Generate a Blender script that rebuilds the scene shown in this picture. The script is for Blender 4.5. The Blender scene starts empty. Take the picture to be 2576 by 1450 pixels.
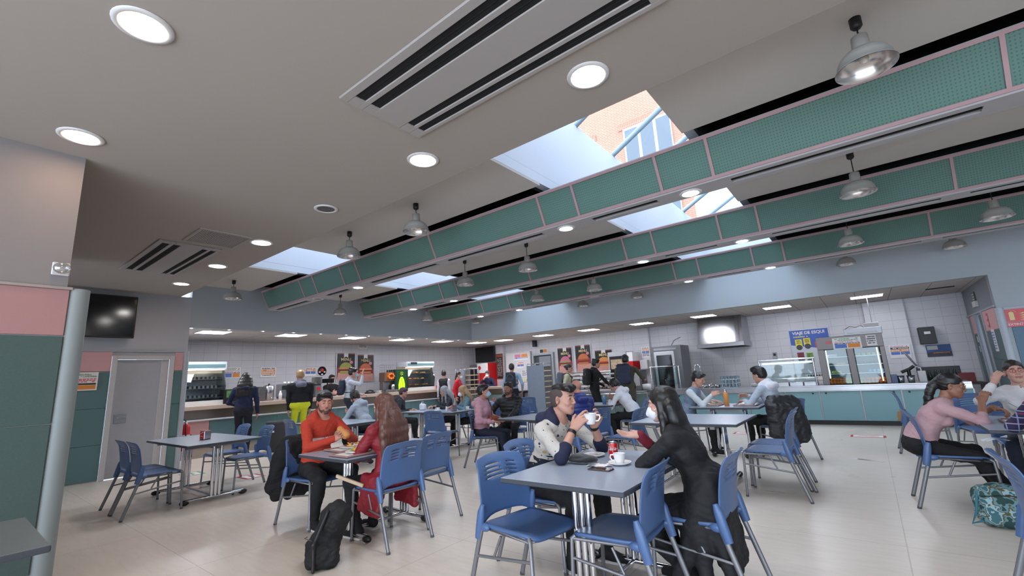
import bpy, math, random
import numpy as np
from mathutils import Vector, Matrix, Euler
random.seed(7)
RNG = np.random.RandomState(5)
PI = math.pi
SC = bpy.context.scene
COL = SC.collection

# ---------------------------------------------------------------- camera
def make_camera():
    yaw, pitch, roll = -0.657138, 0.198365, -0.054486
    f = Vector((math.sin(yaw)*math.cos(pitch), math.cos(yaw)*math.cos(pitch), math.sin(pitch)))
    r = Vector((math.cos(yaw), -math.sin(yaw), 0)); u = r.cross(f)
    r2 = math.cos(roll)*r + math.sin(roll)*u
    u2 = -math.sin(roll)*r + math.cos(roll)*u
    m = Matrix(((r2.x, u2.x, -f.x), (r2.y, u2.y, -f.y), (r2.z, u2.z, -f.z))).to_4x4()
    m.translation = Vector((0, 0, 1.35))
    cd = bpy.data.cameras.new('camera'); co = bpy.data.objects.new('camera', cd)
    COL.objects.link(co); co.matrix_world = m
    cd.sensor_width = 36; cd.lens = 1123.25/2576*36; cd.clip_start = 0.05; cd.clip_end = 200
    SC.camera = co
make_camera()

# ---------------------------------------------------------------- world, exposure
W = bpy.data.worlds.new('sky'); SC.world = W; W.use_nodes = True
_n = W.node_tree.nodes; _l = W.node_tree.links
_bg = _n['Background']
_tc = _n.new('ShaderNodeTexCoord'); _no = _n.new('ShaderNodeTexNoise'); _no.inputs['Scale'].default_value = 1.6
_no.inputs['Detail'].default_value = 4
_cr = _n.new('ShaderNodeValToRGB'); _cr.color_ramp.elements[0].color = (.50, .62, .80, 1); _cr.color_ramp.elements[1].color = (.80, .87, .96, 1)
_l.new(_tc.outputs['Generated'], _no.inputs['Vector']); _l.new(_no.outputs['Fac'], _cr.inputs['Fac']); _l.new(_cr.outputs['Color'], _bg.inputs['Color'])
SKY = 4.6
_bg.inputs['Strength'].default_value = SKY
SC.view_settings.view_transform = 'Standard'; SC.view_settings.look = 'None'
SC.view_settings.gamma = 1; SC.view_settings.use_curve_mapping = False
SC.view_settings.exposure = 0.74
SC.cycles.max_bounces = 6; SC.cycles.diffuse_bounces = 4; SC.cycles.glossy_bounces = 3
SC.cycles.transparent_max_bounces = 12; SC.cycles.transmission_bounces = 4
SC.cycles.caustics_reflective = False; SC.cycles.caustics_refractive = False
SC.cycles.sample_clamp_indirect = 4
SC.cycles.use_denoising = True

# ---------------------------------------------------------------- materials
def lin(c):
    c = c/255.0
    return c/12.92 if c <= .04045 else ((c+.055)/1.055)**2.4
def rgb(r, g, b): return (lin(r), lin(g), lin(b), 1)
MATS = {}
def mat(name, col, rough=.5, metal=0., var=.06, scale=14., bump=0., emit=None, estr=0., spec=None, coat=0., sheen=0., trans=0., bscale=None):
    """col = (r,g,b) sRGB 0-255; a faint procedural noise modulates it"""
    if name in MATS: return MATS[name]
    m = bpy.data.materials.new(name); m.use_nodes = True; MATS[name] = m
    n, l = m.node_tree.nodes, m.node_tree.links
    b = n['Principled BSDF']
    c = rgb(*col)
    b.inputs['Roughness'].default_value = rough; b.inputs['Metallic'].default_value = metal
    if spec is not None: b.inputs['Specular IOR Level'].default_value = spec
    if coat: b.inputs['Coat Weight'].default_value = coat
    if sheen: b.inputs['Sheen Weight'].default_value = sheen
    if trans: b.inputs['Transmission Weight'].default_value = trans
    tc = n.new('ShaderNodeTexCoord'); no = n.new('ShaderNodeTexNoise')
    no.inputs['Scale'].default_value = scale; no.inputs['Detail'].default_value = 3
    l.new(tc.outputs['Object'], no.inputs['Vector'])
    mx = n.new('ShaderNodeMix'); mx.data_type = 'RGBA'
    mx.inputs[6].default_value = tuple(max(0, x*(1-var)) for x in c[:3])+(1,)
    mx.inputs[7].default_value = tuple(min(1, x*(1+var)) for x in c[:3])+(1,)
    l.new(no.outputs['Fac'], mx.inputs[0]); l.new(mx.outputs[2], b.inputs['Base Color'])
    if emit:
        b.inputs['Emission Color'].default_value = rgb(*emit); b.inputs['Emission Strength'].default_value = estr
    if bump:
        bp = n.new('ShaderNodeBump'); bp.inputs['Strength'].default_value = bump; bp.inputs['Distance'].default_value = .01
        nb = n.new('ShaderNodeTexNoise'); nb.inputs['Scale'].default_value = bscale or scale*4
        l.new(tc.outputs['Object'], nb.inputs['Vector']); l.new(nb.outputs['Fac'], bp.inputs['Height']); l.new(bp.outputs['Normal'], b.inputs['Normal'])
    return m
def glass_mat(name, tint=(235, 245, 245), op=.12, rough=.03):
    if name in MATS: return MATS[name]
    m = bpy.data.materials.new(name); m.use_nodes = True; MATS[name] = m
    n, l = m.node_tree.nodes, m.node_tree.links; n.clear()
    o = n.new('ShaderNodeOutputMaterial'); t = n.new('ShaderNodeBsdfTransparent'); g = n.new('ShaderNodeBsdfGlossy')
    t.inputs[0].default_value = rgb(*tint); g.inputs['Roughness'].default_value = rough
    lw = n.new('ShaderNodeLayerWeight'); lw.inputs['Blend'].default_value = .25
    ma = n.new('ShaderNodeMath'); ma.operation = 'MULTIPLY_ADD'; ma.inputs[1].default_value = .35; ma.inputs[2].default_value = op
    mi = n.new('ShaderNodeMixShader')
    l.new(lw.outputs['Fresnel'], ma.inputs[0]); l.new(ma.outputs[0], mi.inputs[0]); l.new(t.outputs[0], mi.inputs[1]); l.new(g.outputs[0], mi.inputs[2]); l.new(mi.outputs[0], o.inputs[0])
    return m
def pos_xyz(n, l, src='Object'):
    tc = n.new('ShaderNodeTexCoord'); s = n.new('ShaderNodeSeparateXYZ'); l.new(tc.outputs[src], s.inputs[0]); return s
def grid_mat(name, base, line, ax, w, h, lw, rough=.4, var=.05, offs=0., spec=None, bump=.3, off=(0, 0)):
    """tiles w x h with thin joints of width lw; ax = pair of axes the tiles lie in"""
    m = mat(name, base, rough, var=var, spec=spec, scale=3)
    n, l = m.node_tree.nodes, m.node_tree.links; b = n['Principled BSDF']
    s = pos_xyz(n, l); c = n.new('ShaderNodeCombineXYZ')
    for k in (0, 1):
        a = n.new('ShaderNodeMath'); a.operation = 'ADD'; a.inputs[1].default_value = off[k]
        l.new(s.outputs[ax[k]], a.inputs[0]); l.new(a.outputs[0], c.inputs[k])
    br = n.new('ShaderNodeTexBrick'); l.new(c.outputs[0], br.inputs['Vector'])
    br.inputs['Scale'].default_value = 1; br.inputs['Brick Width'].default_value = w; br.inputs['Row Height'].default_value = h
    br.inputs['Mortar Size'].default_value = lw; br.offset = offs; br.inputs['Mortar Smooth'].default_value = .3
    br.inputs['Bias'].default_value = 0
    src = b.inputs['Base Color'].links[0].from_socket
    mx = n.new('ShaderNodeMix'); mx.data_type = 'RGBA'
    l.new(br.outputs['Fac'], mx.inputs[0]); l.new(src, mx.inputs[6]); mx.inputs[7].default_value = rgb(*line)
    l.new(mx.outputs[2], b.inputs['Base Color'])
    return m

# ---------------------------------------------------------------- mesh builder
def rotm(e): return Euler(e).to_matrix()
class MB:
    def __init__(s): s.v = []; s.f = []; s.m = []; s.sm = []
    def add(s, vs, fs, mi=0, smooth=False):
        o = len(s.v); s.v += [tuple(v) for v in vs]; s.f += [tuple(i+o for i in f) for f in fs]; s.m += [mi]*len(fs); s.sm += [smooth]*len(fs); return s
    def box(s, c, d, mi=0, rot=None, bev=0.):
        x, y, z = d[0]/2, d[1]/2, d[2]/2
        if bev:
            b = min(bev, x*.99, y*.99, z*.99); vs = []; 
            for sx in (-1, 1):
                for sy in (-1, 1):
                    for sz in (-1, 1):
                        vs += [(sx*(x-b), sy*(y-b), sz*z), (sx*(x-b), sy*y, sz*(z-b)), (sx*x, sy*(y-b), sz*(z-b))]
            I = lambda sx, sy, sz, k: (((sx > 0)*2+(sy > 0))*2+(sz > 0))*3+k
            fs = []
            for q in (-1, 1):
                fs.append([I(-1, -1, q, 0), I(1, -1, q, 0), I(1, 1, q, 0), I(-1, 1, q, 0)][::q])
                fs.append([I(-1, q, -1, 1), I(1, q, -1, 1), I(1, q, 1, 1), I(-1, q, 1, 1)][::-q])
                fs.append([I(q, -1, -1, 2), I(q, 1, -1, 2), I(q, 1, 1, 2), I(q, -1, 1, 2)][::q])
            for a in (-1, 1):
                for c2 in (-1, 1):
                    fs.append([I(-1, a, c2, 0), I(1, a, c2, 0), I(1, a, c2, 1), I(-1, a, c2, 1)])
                    fs.append([I(a, -1, c2, 0), I(a, 1, c2, 0), I(a, 1, c2, 2), I(a, -1, c2, 2)])
                    fs.append([I(a, c2, -1, 1), I(a, c2, 1, 1), I(a, c2, 1, 2), I(a, c2, -1, 2)])
                    for e in (-1, 1): fs.append([I(a, c2, e, 0), I(a, c2, e, 1), I(a, c2, e, 2)])
        else:
            vs = [(sx*x, sy*y, sz*z) for sx in (-1, 1) for sy in (-1, 1) for sz in (-1, 1)]
            fs = [(0, 1, 3, 2), (4, 6, 7, 5), (0, 4, 5, 1), (2, 3, 7, 6), (0, 2, 6, 4), (1, 5, 7, 3)]
        R = rotm(rot) if rot else None; c = Vector(c)
        vs = [c+(R@Vector(v) if R else Vector(v)) for v in vs]
        return s.add(vs, fs, mi)
    def bb(s, x0, x1, y0, y1, z0, z1, mi=0, bev=0.):
        return s.box(((x0+x1)/2, (y0+y1)/2, (z0+z1)/2), (abs(x1-x0), abs(y1-y0), abs(z1-z0)), mi, None, bev)
    def tube(s, pts, r, mi=0, seg=10, sx=1., cap=True):
        pts = [Vector(p) for p in pts]; n = len(pts); rr = r if isinstance(r, (list, tuple)) else [r]*n
        vs = []; prev = None
        for i, p in enumerate(pts):
            t = ((pts[min(i+1, n-1)]-p).normalized()+(p-pts[max(i-1, 0)]).normalized())
            t = t.normalized() if t.length > 1e-6 else Vector((0, 0, 1))
            if prev is None:
                a = Vector((0, 0, 1)) if abs(t.z) < .9 else Vector((1, 0, 0)); u = t.cross(a).normalized()
            else:
                u = (prev-t*prev.dot(t)).normalized()
            prev = u; w = t.cross(u)
            for k in range(seg):
                an = 2*PI*k/seg; vs.append(p+(u*math.cos(an)*sx+w*math.sin(an))*rr[i])
        fs = [(i*seg+k, i*seg+(k+1) % seg, (i+1)*seg+(k+1) % seg, (i+1)*seg+k) for i in range(n-1) for k in range(seg)]
        s.add(vs, fs, mi, True)
        if cap:
            s.add(vs[:seg], [tuple(range(seg))[::-1]], mi); s.add(vs[-seg:], [tuple(range(seg))], mi)
        return s
    def lathe(s, prof, mi=0, seg=24, c=(0, 0, 0), smooth=True, mfun=None, rot=None):
        c = Vector(c); vs = [(r*math.cos(2*PI*k/seg), r*math.sin(2*PI*k/seg), z) for r, z in prof for k in range(seg)]
        R = rotm(rot) if rot else None
        vs = [c+(R@Vector(v) if R else Vector(v)) for v in vs]
        for i in range(len(prof)-1):
            fs = [(i*seg+k, i*seg+(k+1) % seg, (i+1)*seg+(k+1) % seg, (i+1)*seg+k) for k in range(seg)]
            s.f += [tuple(q+len(s.v) for q in f) for f in fs]; s.m += [mfun(i) if mfun else mi]*seg; s.sm += [smooth]*seg
        s.v += [tuple(v) for v in vs]
        return s
    def prism(s, poly, d, axis=1, o=0., mi=0, smooth=False):
        """poly in the two other axes, extruded along axis from o to o+d"""
        n = len(poly); oth = [a for a in (0, 1, 2) if a != axis]; vs = []
        for q in (o, o+d):
            for p in poly:
                v = [0, 0, 0]; v[oth[0]] = p[0]; v[oth[1]] = p[1]; v[axis] = q; vs.append(v)
        fs = [(i, (i+1) % n, n+(i+1) % n, n+i) for i in range(n)]
        s.add(vs, fs, mi, smooth); s.add(vs, [tuple(range(n))[::-1], tuple(range(n, 2*n))], mi); return s
    def sheet(s, fn, nu, nv, mi=0, smooth=True, keep=None):
        vs = [fn(i/(nu-1), j/(nv-1)) for j in range(nv) for i in range(nu)]
        fs = [(j*nu+i, j*nu+i+1, (j+1)*nu+i+1, (j+1)*nu+i) for j in range(nv-1) for i in range(nu-1) if keep is None or keep(i, j)]
        return s.add(vs, fs, mi, smooth)
    def blob(s, c, r, mi=0, seg=12, ring=8, rot=None):
        pr = [(max(1e-4, math.sin(PI*i/ring)), -math.cos(PI*i/ring)) for i in range(ring+1)]
        R = rotm(rot) if rot else None; C = Vector(c); m2 = MB().lathe(pr, mi, seg)
        vs = [Vector((v[0]*r[0], v[1]*r[1], v[2]*r[2])) for v in m2.v]
        s.add([C+(R@v if R else v) for v in vs], m2.f, mi, True); return s
    def build(s, name, mats, parent=None, loc=None, rotz=0., weld=False, solid=0., bevel=0.):
        me = bpy.data.meshes.new(name); me.from_pydata(s.v, [], s.f)
        mats = mats if isinstance(mats, (list, tuple)) else [mats]
        for m in mats: me.materials.append(m)
        me.polygons.foreach_set('material_index', s.m); me.polygons.foreach_set('use_smooth', s.sm); me.update()
        o = bpy.data.objects.new(name, me); COL.objects.link(o)
        if parent: o.parent = parent
        if loc: o.location = loc
        if rotz: o.rotation_euler = (0, 0, rotz)
        if weld:
            md = o.modifiers.new('weld', 'WELD'); md.merge_threshold = .0005
        if solid:
            md = o.modifiers.new('solidify', 'SOLIDIFY'); md.thickness = solid; md.offset = 0
        if bevel:
            md = o.modifiers.new('bevel', 'BEVEL'); md.width = bevel; md.segments = 2; md.limit_method = 'ANGLE'
        return o
def tag(o, label, cat, group=None, kind=None):
    if label: o['label'] = label
    if cat: o['category'] = cat
    if group: o['group'] = group
    if kind: o['kind'] = kind
    return o
def struct(o): o['kind'] = 'structure'; return o
def thing(name, label, cat, loc=(0, 0, 0), rotz=0., group=None):
    o = bpy.data.objects.new(name, None); COL.objects.link(o); o.empty_display_size = .1
    o.location = loc; o.rotation_euler = (0, 0, rotz); return tag(o, label, cat, group)
KIDS = {}
def copy_tree(o, loc=None, rotz=None, label=None, group=None, parent=None):
    c = o.copy(); COL.objects.link(c); c.parent = parent
    if loc is not None: c.location = loc
    if rotz is not None: c.rotation_euler = (0, 0, rotz)
    if label: c['label'] = label
    if group: c['group'] = group
    for k in [x for x in bpy.data.objects if x.parent == o]: copy_tree(k, parent=c)
    return c
def text(name, s, size, mt, parent=None, loc=(0, 0, 0), rot=(PI/2, 0, 0), sx=1., align='CENTER', ext=.0008, shear=0, bend=None, bold=0.):
    cu = bpy.data.curves.new('t', 'FONT'); cu.body = s; cu.size = size; cu.align_x = align; cu.align_y = 'CENTER'; cu.extrude = ext; cu.shear = shear
    cu.resolution_u = 3; cu.offset = bold; cu.space_line = .9
    ob = bpy.data.objects.new('t', cu); COL.objects.link(ob)
    me = bpy.data.meshes.new_from_object(ob.evaluated_get(bpy.context.evaluated_depsgraph_get())); bpy.data.objects.remove(ob); bpy.data.curves.remove(cu)
    me.materials.clear(); me.materials.append(mt)
    R = rotm(rot)
    for v in me.vertices:
        p = Vector((v.co.x*sx, v.co.y, v.co.z))
        if bend:
            a = p.x/bend; rr = bend+p.z; p = Vector((rr*math.sin(a), -rr*math.cos(a), p.y)); v.co = p+Vector(loc)
        else: v.co = R@p+Vector(loc)
    me.name = name; o = bpy.data.objects.new(name, me); COL.objects.link(o); o.parent = parent; return o
def panel_text(mb, x0, x1, y, z0, z1, mi, rows, dens=.8, axis=1, h=.55, seed=0):
    """lines of unreadable small print: thin dashes lying in the paper"""
    rd = random.Random(seed)
    for k in range(rows):
        z = z1-(k+.5)*(z1-z0)/rows; hh = (z1-z0)/rows*h/2; x = x0
        while x < x1-.004:
            w = (x1-x0)*rd.uniform(.04, .12); e = min(x+w, x1)
            if rd.random() < dens:
                if axis == 1: mb.add([(x, y, z-hh), (e, y, z-hh), (e, y, z+hh), (x, y, z+hh)], [(0, 1, 2, 3)], mi)
                else: mb.add([(y, x, z-hh), (y, e, z-hh), (y, e, z+hh), (y, x, z+hh)], [(0, 1, 2, 3)], mi)
            x = e+(x1-x0)*.02
def quad(mb, a, b, c, d, mi=0): mb.add([a, b, c, d], [(0, 1, 2, 3)], mi)

# ---------------------------------------------------------------- signed-distance modeller for soft shapes
def nrm(v):
    v = np.asarray(v, float); return v/max(1e-9, np.linalg.norm(v))
class Sdf:
    def __init__(s): s.p = []
    def cap(s, a, b, ra, rb=None, mi=0, k=.02, puff=None, fl=None):
        rb = ra if rb is None else rb; s.p.append(('c', np.array(a, float), np.array(b, float), ra, rb, mi, k, puff, fl)); return s
    def ell(s, c, r, R=None, mi=0, k=.02, puff=None, sub=False):
        s.p.append(('e', np.array(c, float), np.array(r, float), None if R is None else np.array(R, float), sub, mi, k, puff, None)); return s
    def box(s, c, h, rd, R=None, mi=0, k=.02, sub=False, puff=None):
        s.p.append(('b', np.array(c, float), np.array(h, float), (rd, None if R is None else np.array(R, float)), sub, mi, k, puff, None)); return s
    def bounds(s, p):
        if p[0] == 'c':
            r = max(p[3], p[4]); return np.minimum(p[1], p[2])-r, np.maximum(p[1], p[2])+r
        r = float(np.max(p[2])) if p[0] == 'e' else float(np.linalg.norm(p[2]))
        if p[3] is None or (p[0] == 'b' and p[3][1] is None): return p[1]-p[2], p[1]+p[2]
        R = p[3] if p[0] == 'e' else p[3][1]
        e = np.sqrt(((R*p[2][None, :])**2).sum(1)) if p[0] == 'e' else (np.abs(R)*p[2][None, :]).sum(1)
        return p[1]-e, p[1]+e
    def dist(s, p, X):
        if p[0] == 'c':
            a, b = p[1], p[2]; ab = b-a; L = ab@ab
            t = np.clip(((X-a)@ab)/max(L, 1e-12), 0, 1); q = X-a-t[..., None]*ab
            if p[8] is not None:      # flattened along a direction
                n, f = p[8]; n = np.asarray(n, float); dn = q@n; q = q+(f-1)*dn[..., None]*n
            return np.sqrt((q*q).sum(-1))-(p[3]+(p[4]-p[3])*t)
        if p[0] == 'e':
            q = X-p[1]
            if p[3] is not None: q = q@p[3]
            k0 = np.sqrt(((q/p[2])**2).sum(-1)); k1 = np.sqrt(((q/(p[2]**2))**2).sum(-1))
            return k0*(k0-1)/np.maximum(k1, 1e-6)
        q = X-p[1]; rd, R = p[3]
        if R is not None: q = q@R
        q = np.abs(q)-(p[2]-rd)
        return np.sqrt((np.maximum(q, 0)**2).sum(-1))+np.minimum(q.max(-1), 0)-rd
    def mesh(s, name, mats, res=.008, parent=None, wr=None, pamp=.012, strand=0., sdir=(0, 0, 1), loc=None, deci=None, zmin=None, fine=None, lab=6):
        lo = np.min([s.bounds(p)[0] for p in s.p], 0)-3*res; hi = np.max([s.bounds(p)[1] for p in s.p], 0)+3*res
        ax = []
        for i in range(3):
            if fine is None: ax.append(lo[i]+res*np.arange(int(math.ceil((hi[i]-lo[i])/res))+1)); continue
            c, r, h = fine; q = [lo[i]]
            while q[-1] < hi[i]:
                d_ = max(0, abs(q[-1]-c[i])-r); q.append(q[-1]+min(res, h+d_*.12))
            ax.append(np.array(q))
        N = np.array([len(a) for a in ax]); F = np.full(N, .2, np.float32)
        for p in s.p:
            a, b = s.bounds(p); mg = p[6]+3*res
            i0 = np.array([max(0, np.searchsorted(ax[q], a[q]-mg)-1) for q in range(3)]); i1 = np.array([min(N[q], np.searchsorted(ax[q], b[q]+mg)+1) for q in range(3)])
            if (i1 <= i0).any(): continue
            sl = tuple(slice(i0[k], i1[k]) for k in range(3))
            X = np.stack(np.meshgrid(*[ax[k][sl[k]] for k in range(3)], indexing='ij'), -1)
            d = s.dist(p, X).astype(np.float32); k = max(p[6], 1e-4)
            if p[4] is True:
                d = -d; cur = F[sl]; h = np.maximum(k-np.abs(cur-d), 0)/k; F[sl] = np.maximum(cur, d)+h*h*k*.25
            else:
                cur = F[sl]; h = np.maximum(k-np.abs(cur-d), 0)/k; F[sl] = np.minimum(cur, d)-h*h*k*.25
        if zmin is not None:
            zz = ax[2][None, None, :]; F = np.maximum(F, (zmin-zz).astype(np.float32))
        S = F < 0
        n0, n1, n2 = N-1
        cnt = np.zeros((n0, n1, n2), np.int8)
        for a in (0, 1):
            for b in (0, 1):
                for c in (0, 1): cnt += S[a:n0+a, b:n1+b, c:n2+c]
        act = (cnt > 0) & (cnt < 8); idx = np.argwhere(act)
        V = np.zeros((len(idx), 3)); C = np.zeros(len(idx))
        cor = [(a, b, c) for a in (0, 1) for b in (0, 1) for c in (0, 1)]
        val = {c: F[idx[:, 0]+c[0], idx[:, 1]+c[1], idx[:, 2]+c[2]] for c in cor}
        for c in cor:
            for ax_ in range(3):
                if c[ax_] == 0:
                    e = list(c); e[ax_] = 1; e = tuple(e); va, vb = val[c], val[e]
                    m = (va < 0) != (vb < 0); t = np.where(m, va/np.where(m, va-vb, 1), 0)
                    pos = np.tile(np.array(c, float), (len(idx), 1)); pos[:, ax_] = t
                    V += pos*m[:, None]; C += m
        V = V/C[:, None]
        for i in range(3): a0 = ax[i][idx[:, i]]; V[:, i] = a0+V[:, i]*(ax[i][idx[:, i]+1]-a0)
        ID = np.full((n0, n1, n2), -1, np.int64); ID[act] = np.arange(len(idx))
        Q = []
        for ax_ in range(3):
            o = [k for k in range(3) if k != ax_]
            sh = [slice(None)]*3; sh[ax_] = slice(0, -1); s0 = S[tuple(sh)]; sh[ax_] = slice(1, None); s1 = S[tuple(sh)]
            E = np.argwhere(s0 != s1); E = E[(E[:, o[0]] > 0) & (E[:, o[1]] > 0) & (E[:, o[0]] < N[o[0]]-1) & (E[:, o[1]] < N[o[1]]-1)]
            fl = s0[E[:, 0], E[:, 1], E[:, 2]]
            def cell(da, db):
                q = E.copy(); q[:, o[0]] -= da; q[:, o[1]] -= db; return ID[q[:, 0], q[:, 1], q[:, 2]]
            quadv = np.stack([cell(1, 1), cell(0, 1), cell(0, 0), cell(1, 0)], 1)
            if ax_ == 1: fl = ~fl
            quadv[~fl] = quadv[~fl][:, ::-1]; Q.append(quadv)
        Q = np.concatenate(Q); Q = Q[(Q >= 0).all(1)]
        best = np.full(len(V), 9.); bi = np.zeros(len(V), np.int64)
        for i, p in enumerate(s.p):
            if p[4] is True: continue
            a, b = s.bounds(p); mk = ((V > a-.03) & (V < b+.03)).all(1)
            if not mk.any(): continue
            d = s.dist(p, V[mk]); sel = np.where(mk)[0]; bt = d < best[sel]; best[sel[bt]] = d[bt]; bi[sel[bt]] = i
        pm = np.array([p[5] for p in s.p]); vm = pm[bi]
        if lab and len(mats) > 1:
            Lb = np.zeros((len(V), len(mats)), np.float32); Lb[np.arange(len(V)), vm] = 1
            for _ in range(lab):
                A = Lb.copy()
                for k in range(4): np.add.at(A, Q[:, k], Lb[Q[:, (k+1) % 4]]*.5); np.add.at(A, Q[:, k], Lb[Q[:, (k+3) % 4]]*.5)
                Lb = A/A.sum(1, keepdims=True)
            vm = Lb.argmax(1)
            FL = Lb
        else: FL = None
        if wr is not None or strand or any(p[7] is not None for p in s.p):
            e1 = V[Q[:, 2]]-V[Q[:, 0]]; e2 = V[Q[:, 3]]-V[Q[:, 1]]; fn = np.cross(e1, e2); vn = np.zeros_like(V)
            for k in range(4): np.add.at(vn, Q[:, k], fn)
            vn /= np.maximum(np.linalg.norm(vn, axis=1), 1e-12)[:, None]
            D = np.zeros(len(V)); sd = len(s.p)*.37+lo[0]*3
            def nz(X, f, ph):
                return (np.sin(X[:, 0]*f+ph+1.7*np.sin(X[:, 2]*f*.6+ph))*np.sin(X[:, 1]*f*1.1+2*ph+1.3*np.sin(X[:, 0]*f*.7))+np.sin(X[:, 2]*f*1.3+ph*3+2*np.sin((X[:, 0]+X[:, 1])*f*.8)))*.5
            if wr is not None:
                wa = np.array([wr.get(i, 0.) for i in range(16)])[vm]
                D += wa*(nz(V, 21, 1+sd)+.6*nz(V, 43, 2+sd)+.3*nz(V*[1, 1, 1.6], 80, sd))
            if strand:
                sv = V-np.outer(V@nrm(sdir), nrm(sdir))*.86
                D += strand*(nz(sv, 150, sd)+.8*nz(sv, 90, 2+sd)+.5*nz(V, 30, sd))
            for i, p in enumerate(s.p):
                if p[7] is not None:
                    m = bi == i
                    if m.any():
                        a, dr, per = p[7]; h = (V[m]-np.asarray(a, float))@nrm(dr); D[m] += pamp*(np.abs(np.sin(PI*h/per))**.6-.7)
            V = V+vn*D[:, None]
        fm = vm[Q[:, 0]] if FL is None else (FL[Q[:, 0]]+FL[Q[:, 1]]+FL[Q[:, 2]]+FL[Q[:, 3]]).argmax(1)
        if FL is not None:      # even out the outline where two materials meet
            E2 = np.sort(np.concatenate([Q[:, [k, (k+1) % 4]] for k in range(4)]), 1); fi = np.tile(np.arange(len(Q)), 4)
            o_ = np.lexsort((E2[:, 1], E2[:, 0])); E2 = E2[o_]; fi = fi[o_]
            sm = (E2[1:] == E2[:-1]).all(1) & (fm[fi[1:]] != fm[fi[:-1]]); B2 = E2[1:][sm]
            for _ in range(8):
                S_ = np.zeros_like(V); n_ = np.zeros(len(V))
                for a_, b_ in ((0, 1), (1, 0)): np.add.at(S_, B2[:, a_], V[B2[:, b_]]); np.add.at(n_, B2[:, a_], 1)
                m_ = n_ >= 2; V[m_] = .4*V[m_]+.6*S_[m_]/n_[m_][:, None]
        me = bpy.data.meshes.new(name); me.vertices.add(len(V)); me.vertices.foreach_set('co', V.astype(np.float32).ravel())
        me.loops.add(len(Q)*4); me.loops.foreach_set('vertex_index', Q.astype(np.int32).ravel())
        me.polygons.add(len(Q)); me.polygons.foreach_set('loop_start', np.arange(0, len(Q)*4, 4, dtype=np.int32))
        for m in mats: me.materials.append(m)
        me.polygons.foreach_set('material_index', fm.astype(np.int32))
        me.polygons.foreach_set('use_smooth', np.ones(len(Q), bool)); me.update(calc_edges=True); me.validate()
        o = bpy.data.objects.new(name, me); COL.objects.link(o)
        if parent: o.parent = parent
        if loc: o.location = loc
        return o
# ---------------------------------------------------------------- shared materials
M_ceil = mat('ceiling_paint', (160, 151, 143), .9, var=.02, scale=2)
M_fasc = mat('blue_grey_paint', (166, 173, 178), .85, var=.02, scale=2)
M_wallL = mat('pale_grey_paint', (176, 178, 184), .85, var=.02)
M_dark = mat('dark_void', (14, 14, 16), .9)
M_white = mat('white_enamel', (205, 203, 202), .45, var=.02)
M_steel = mat('brushed_steel', (175, 175, 178), .28, 1, var=.12, scale=3)
M_steelD = mat('dull_steel', (140, 140, 142), .4, 1, var=.1, scale=5)
M_chrome = mat('chrome', (215, 215, 218), .08, 1, var=.02)
M_black = mat('black_plastic', (18, 18, 20), .45)
M_blk2 = mat('black_gloss', (10, 11, 14), .12, spec=.5)
M_pink = mat('pink_laminate', (205, 158, 158), .6, var=.04, scale=60)
M_green = mat('green_panel', (88, 118, 118), .8, var=.12, scale=120)
M_trim = mat('grey_trim', (165, 170, 178), .5)
M_glass = glass_mat('clear_glass', op=.04)
M_led = mat('lamp_glow', (255, 252, 248), .5, emit=(255, 250, 246), estr=80, var=0)
M_ledw = mat('lamp_glow_warm', (255, 236, 215), .5, emit=(255, 214, 180), estr=34, var=0)
M_ledp = mat('panel_glow', (255, 255, 255), .5, emit=(240, 243, 255), estr=17, var=0)
M_ledg = mat('lamp_glow_cool', (255, 255, 255), .5, emit=(238, 246, 255), estr=80, var=0)
M_tileY = grid_mat('wall_tiles_back', (202, 200, 203), (168, 165, 168), (0, 2), .30, .20, .004, .35)
M_tileX = grid_mat('wall_tiles_left', (202, 200, 203), (168, 165, 168), (1, 2), .30, .20, .004, .35)

# ---------------------------------------------------------------- floor
def floor_mat():
    m = grid_mat('linoleum', (216, 205, 192), (186, 176, 164), (0, 1), 1.5, 1.5, .004, .22, var=.03, spec=.35)
    n, l = m.node_tree.nodes, m.node_tree.links; b = n['Principled BSDF']
    tc = n.new('ShaderNodeTexCoord'); mp = n.new('ShaderNodeMapping'); mp.inputs['Scale'].default_value = (1.2, 7, 1); mp.inputs['Rotation'].default_value = (0, 0, .5)
    no = n.new('ShaderNodeTexNoise'); no.inputs['Scale'].default_value = 3; no.inputs['Detail'].default_value = 6
    l.new(tc.outputs['Object'], mp.inputs[0]); l.new(mp.outputs[0], no.inputs['Vector'])
    cr = n.new('ShaderNodeValToRGB'); cr.color_ramp.elements[0].position = .35; cr.color_ramp.elements[0].color = (.94, .93, .92, 1); cr.color_ramp.elements[1].position = .6; cr.color_ramp.elements[1].color = (1, 1, 1, 1)
    mx = n.new('ShaderNodeMix'); mx.data_type = 'RGBA'; mx.blend_type = 'MULTIPLY'; mx.inputs[0].default_value = 1
    src = b.inputs['Base Color'].links[0].from_socket
    l.new(no.outputs['Fac'], cr.inputs[0]); l.new(src, mx.inputs[6]); l.new(cr.outputs[0], mx.inputs[7]); l.new(mx.outputs[2], b.inputs['Base Color'])
    n2 = n.new('ShaderNodeTexNoise'); n2.inputs['Scale'].default_value = .8; l.new(tc.outputs['Object'], n2.inputs['Vector'])
    mr = n.new('ShaderNodeMapRange'); mr.inputs[3].default_value = .2; mr.inputs[4].default_value = .42; l.new(n2.outputs['Fac'], mr.inputs[0]); l.new(mr.outputs[0], b.inputs['Roughness'])
    return m
struct(MB().bb(-13.5, 7, -4, 14.3, -.1, 0).build('floor', floor_mat()))

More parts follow.
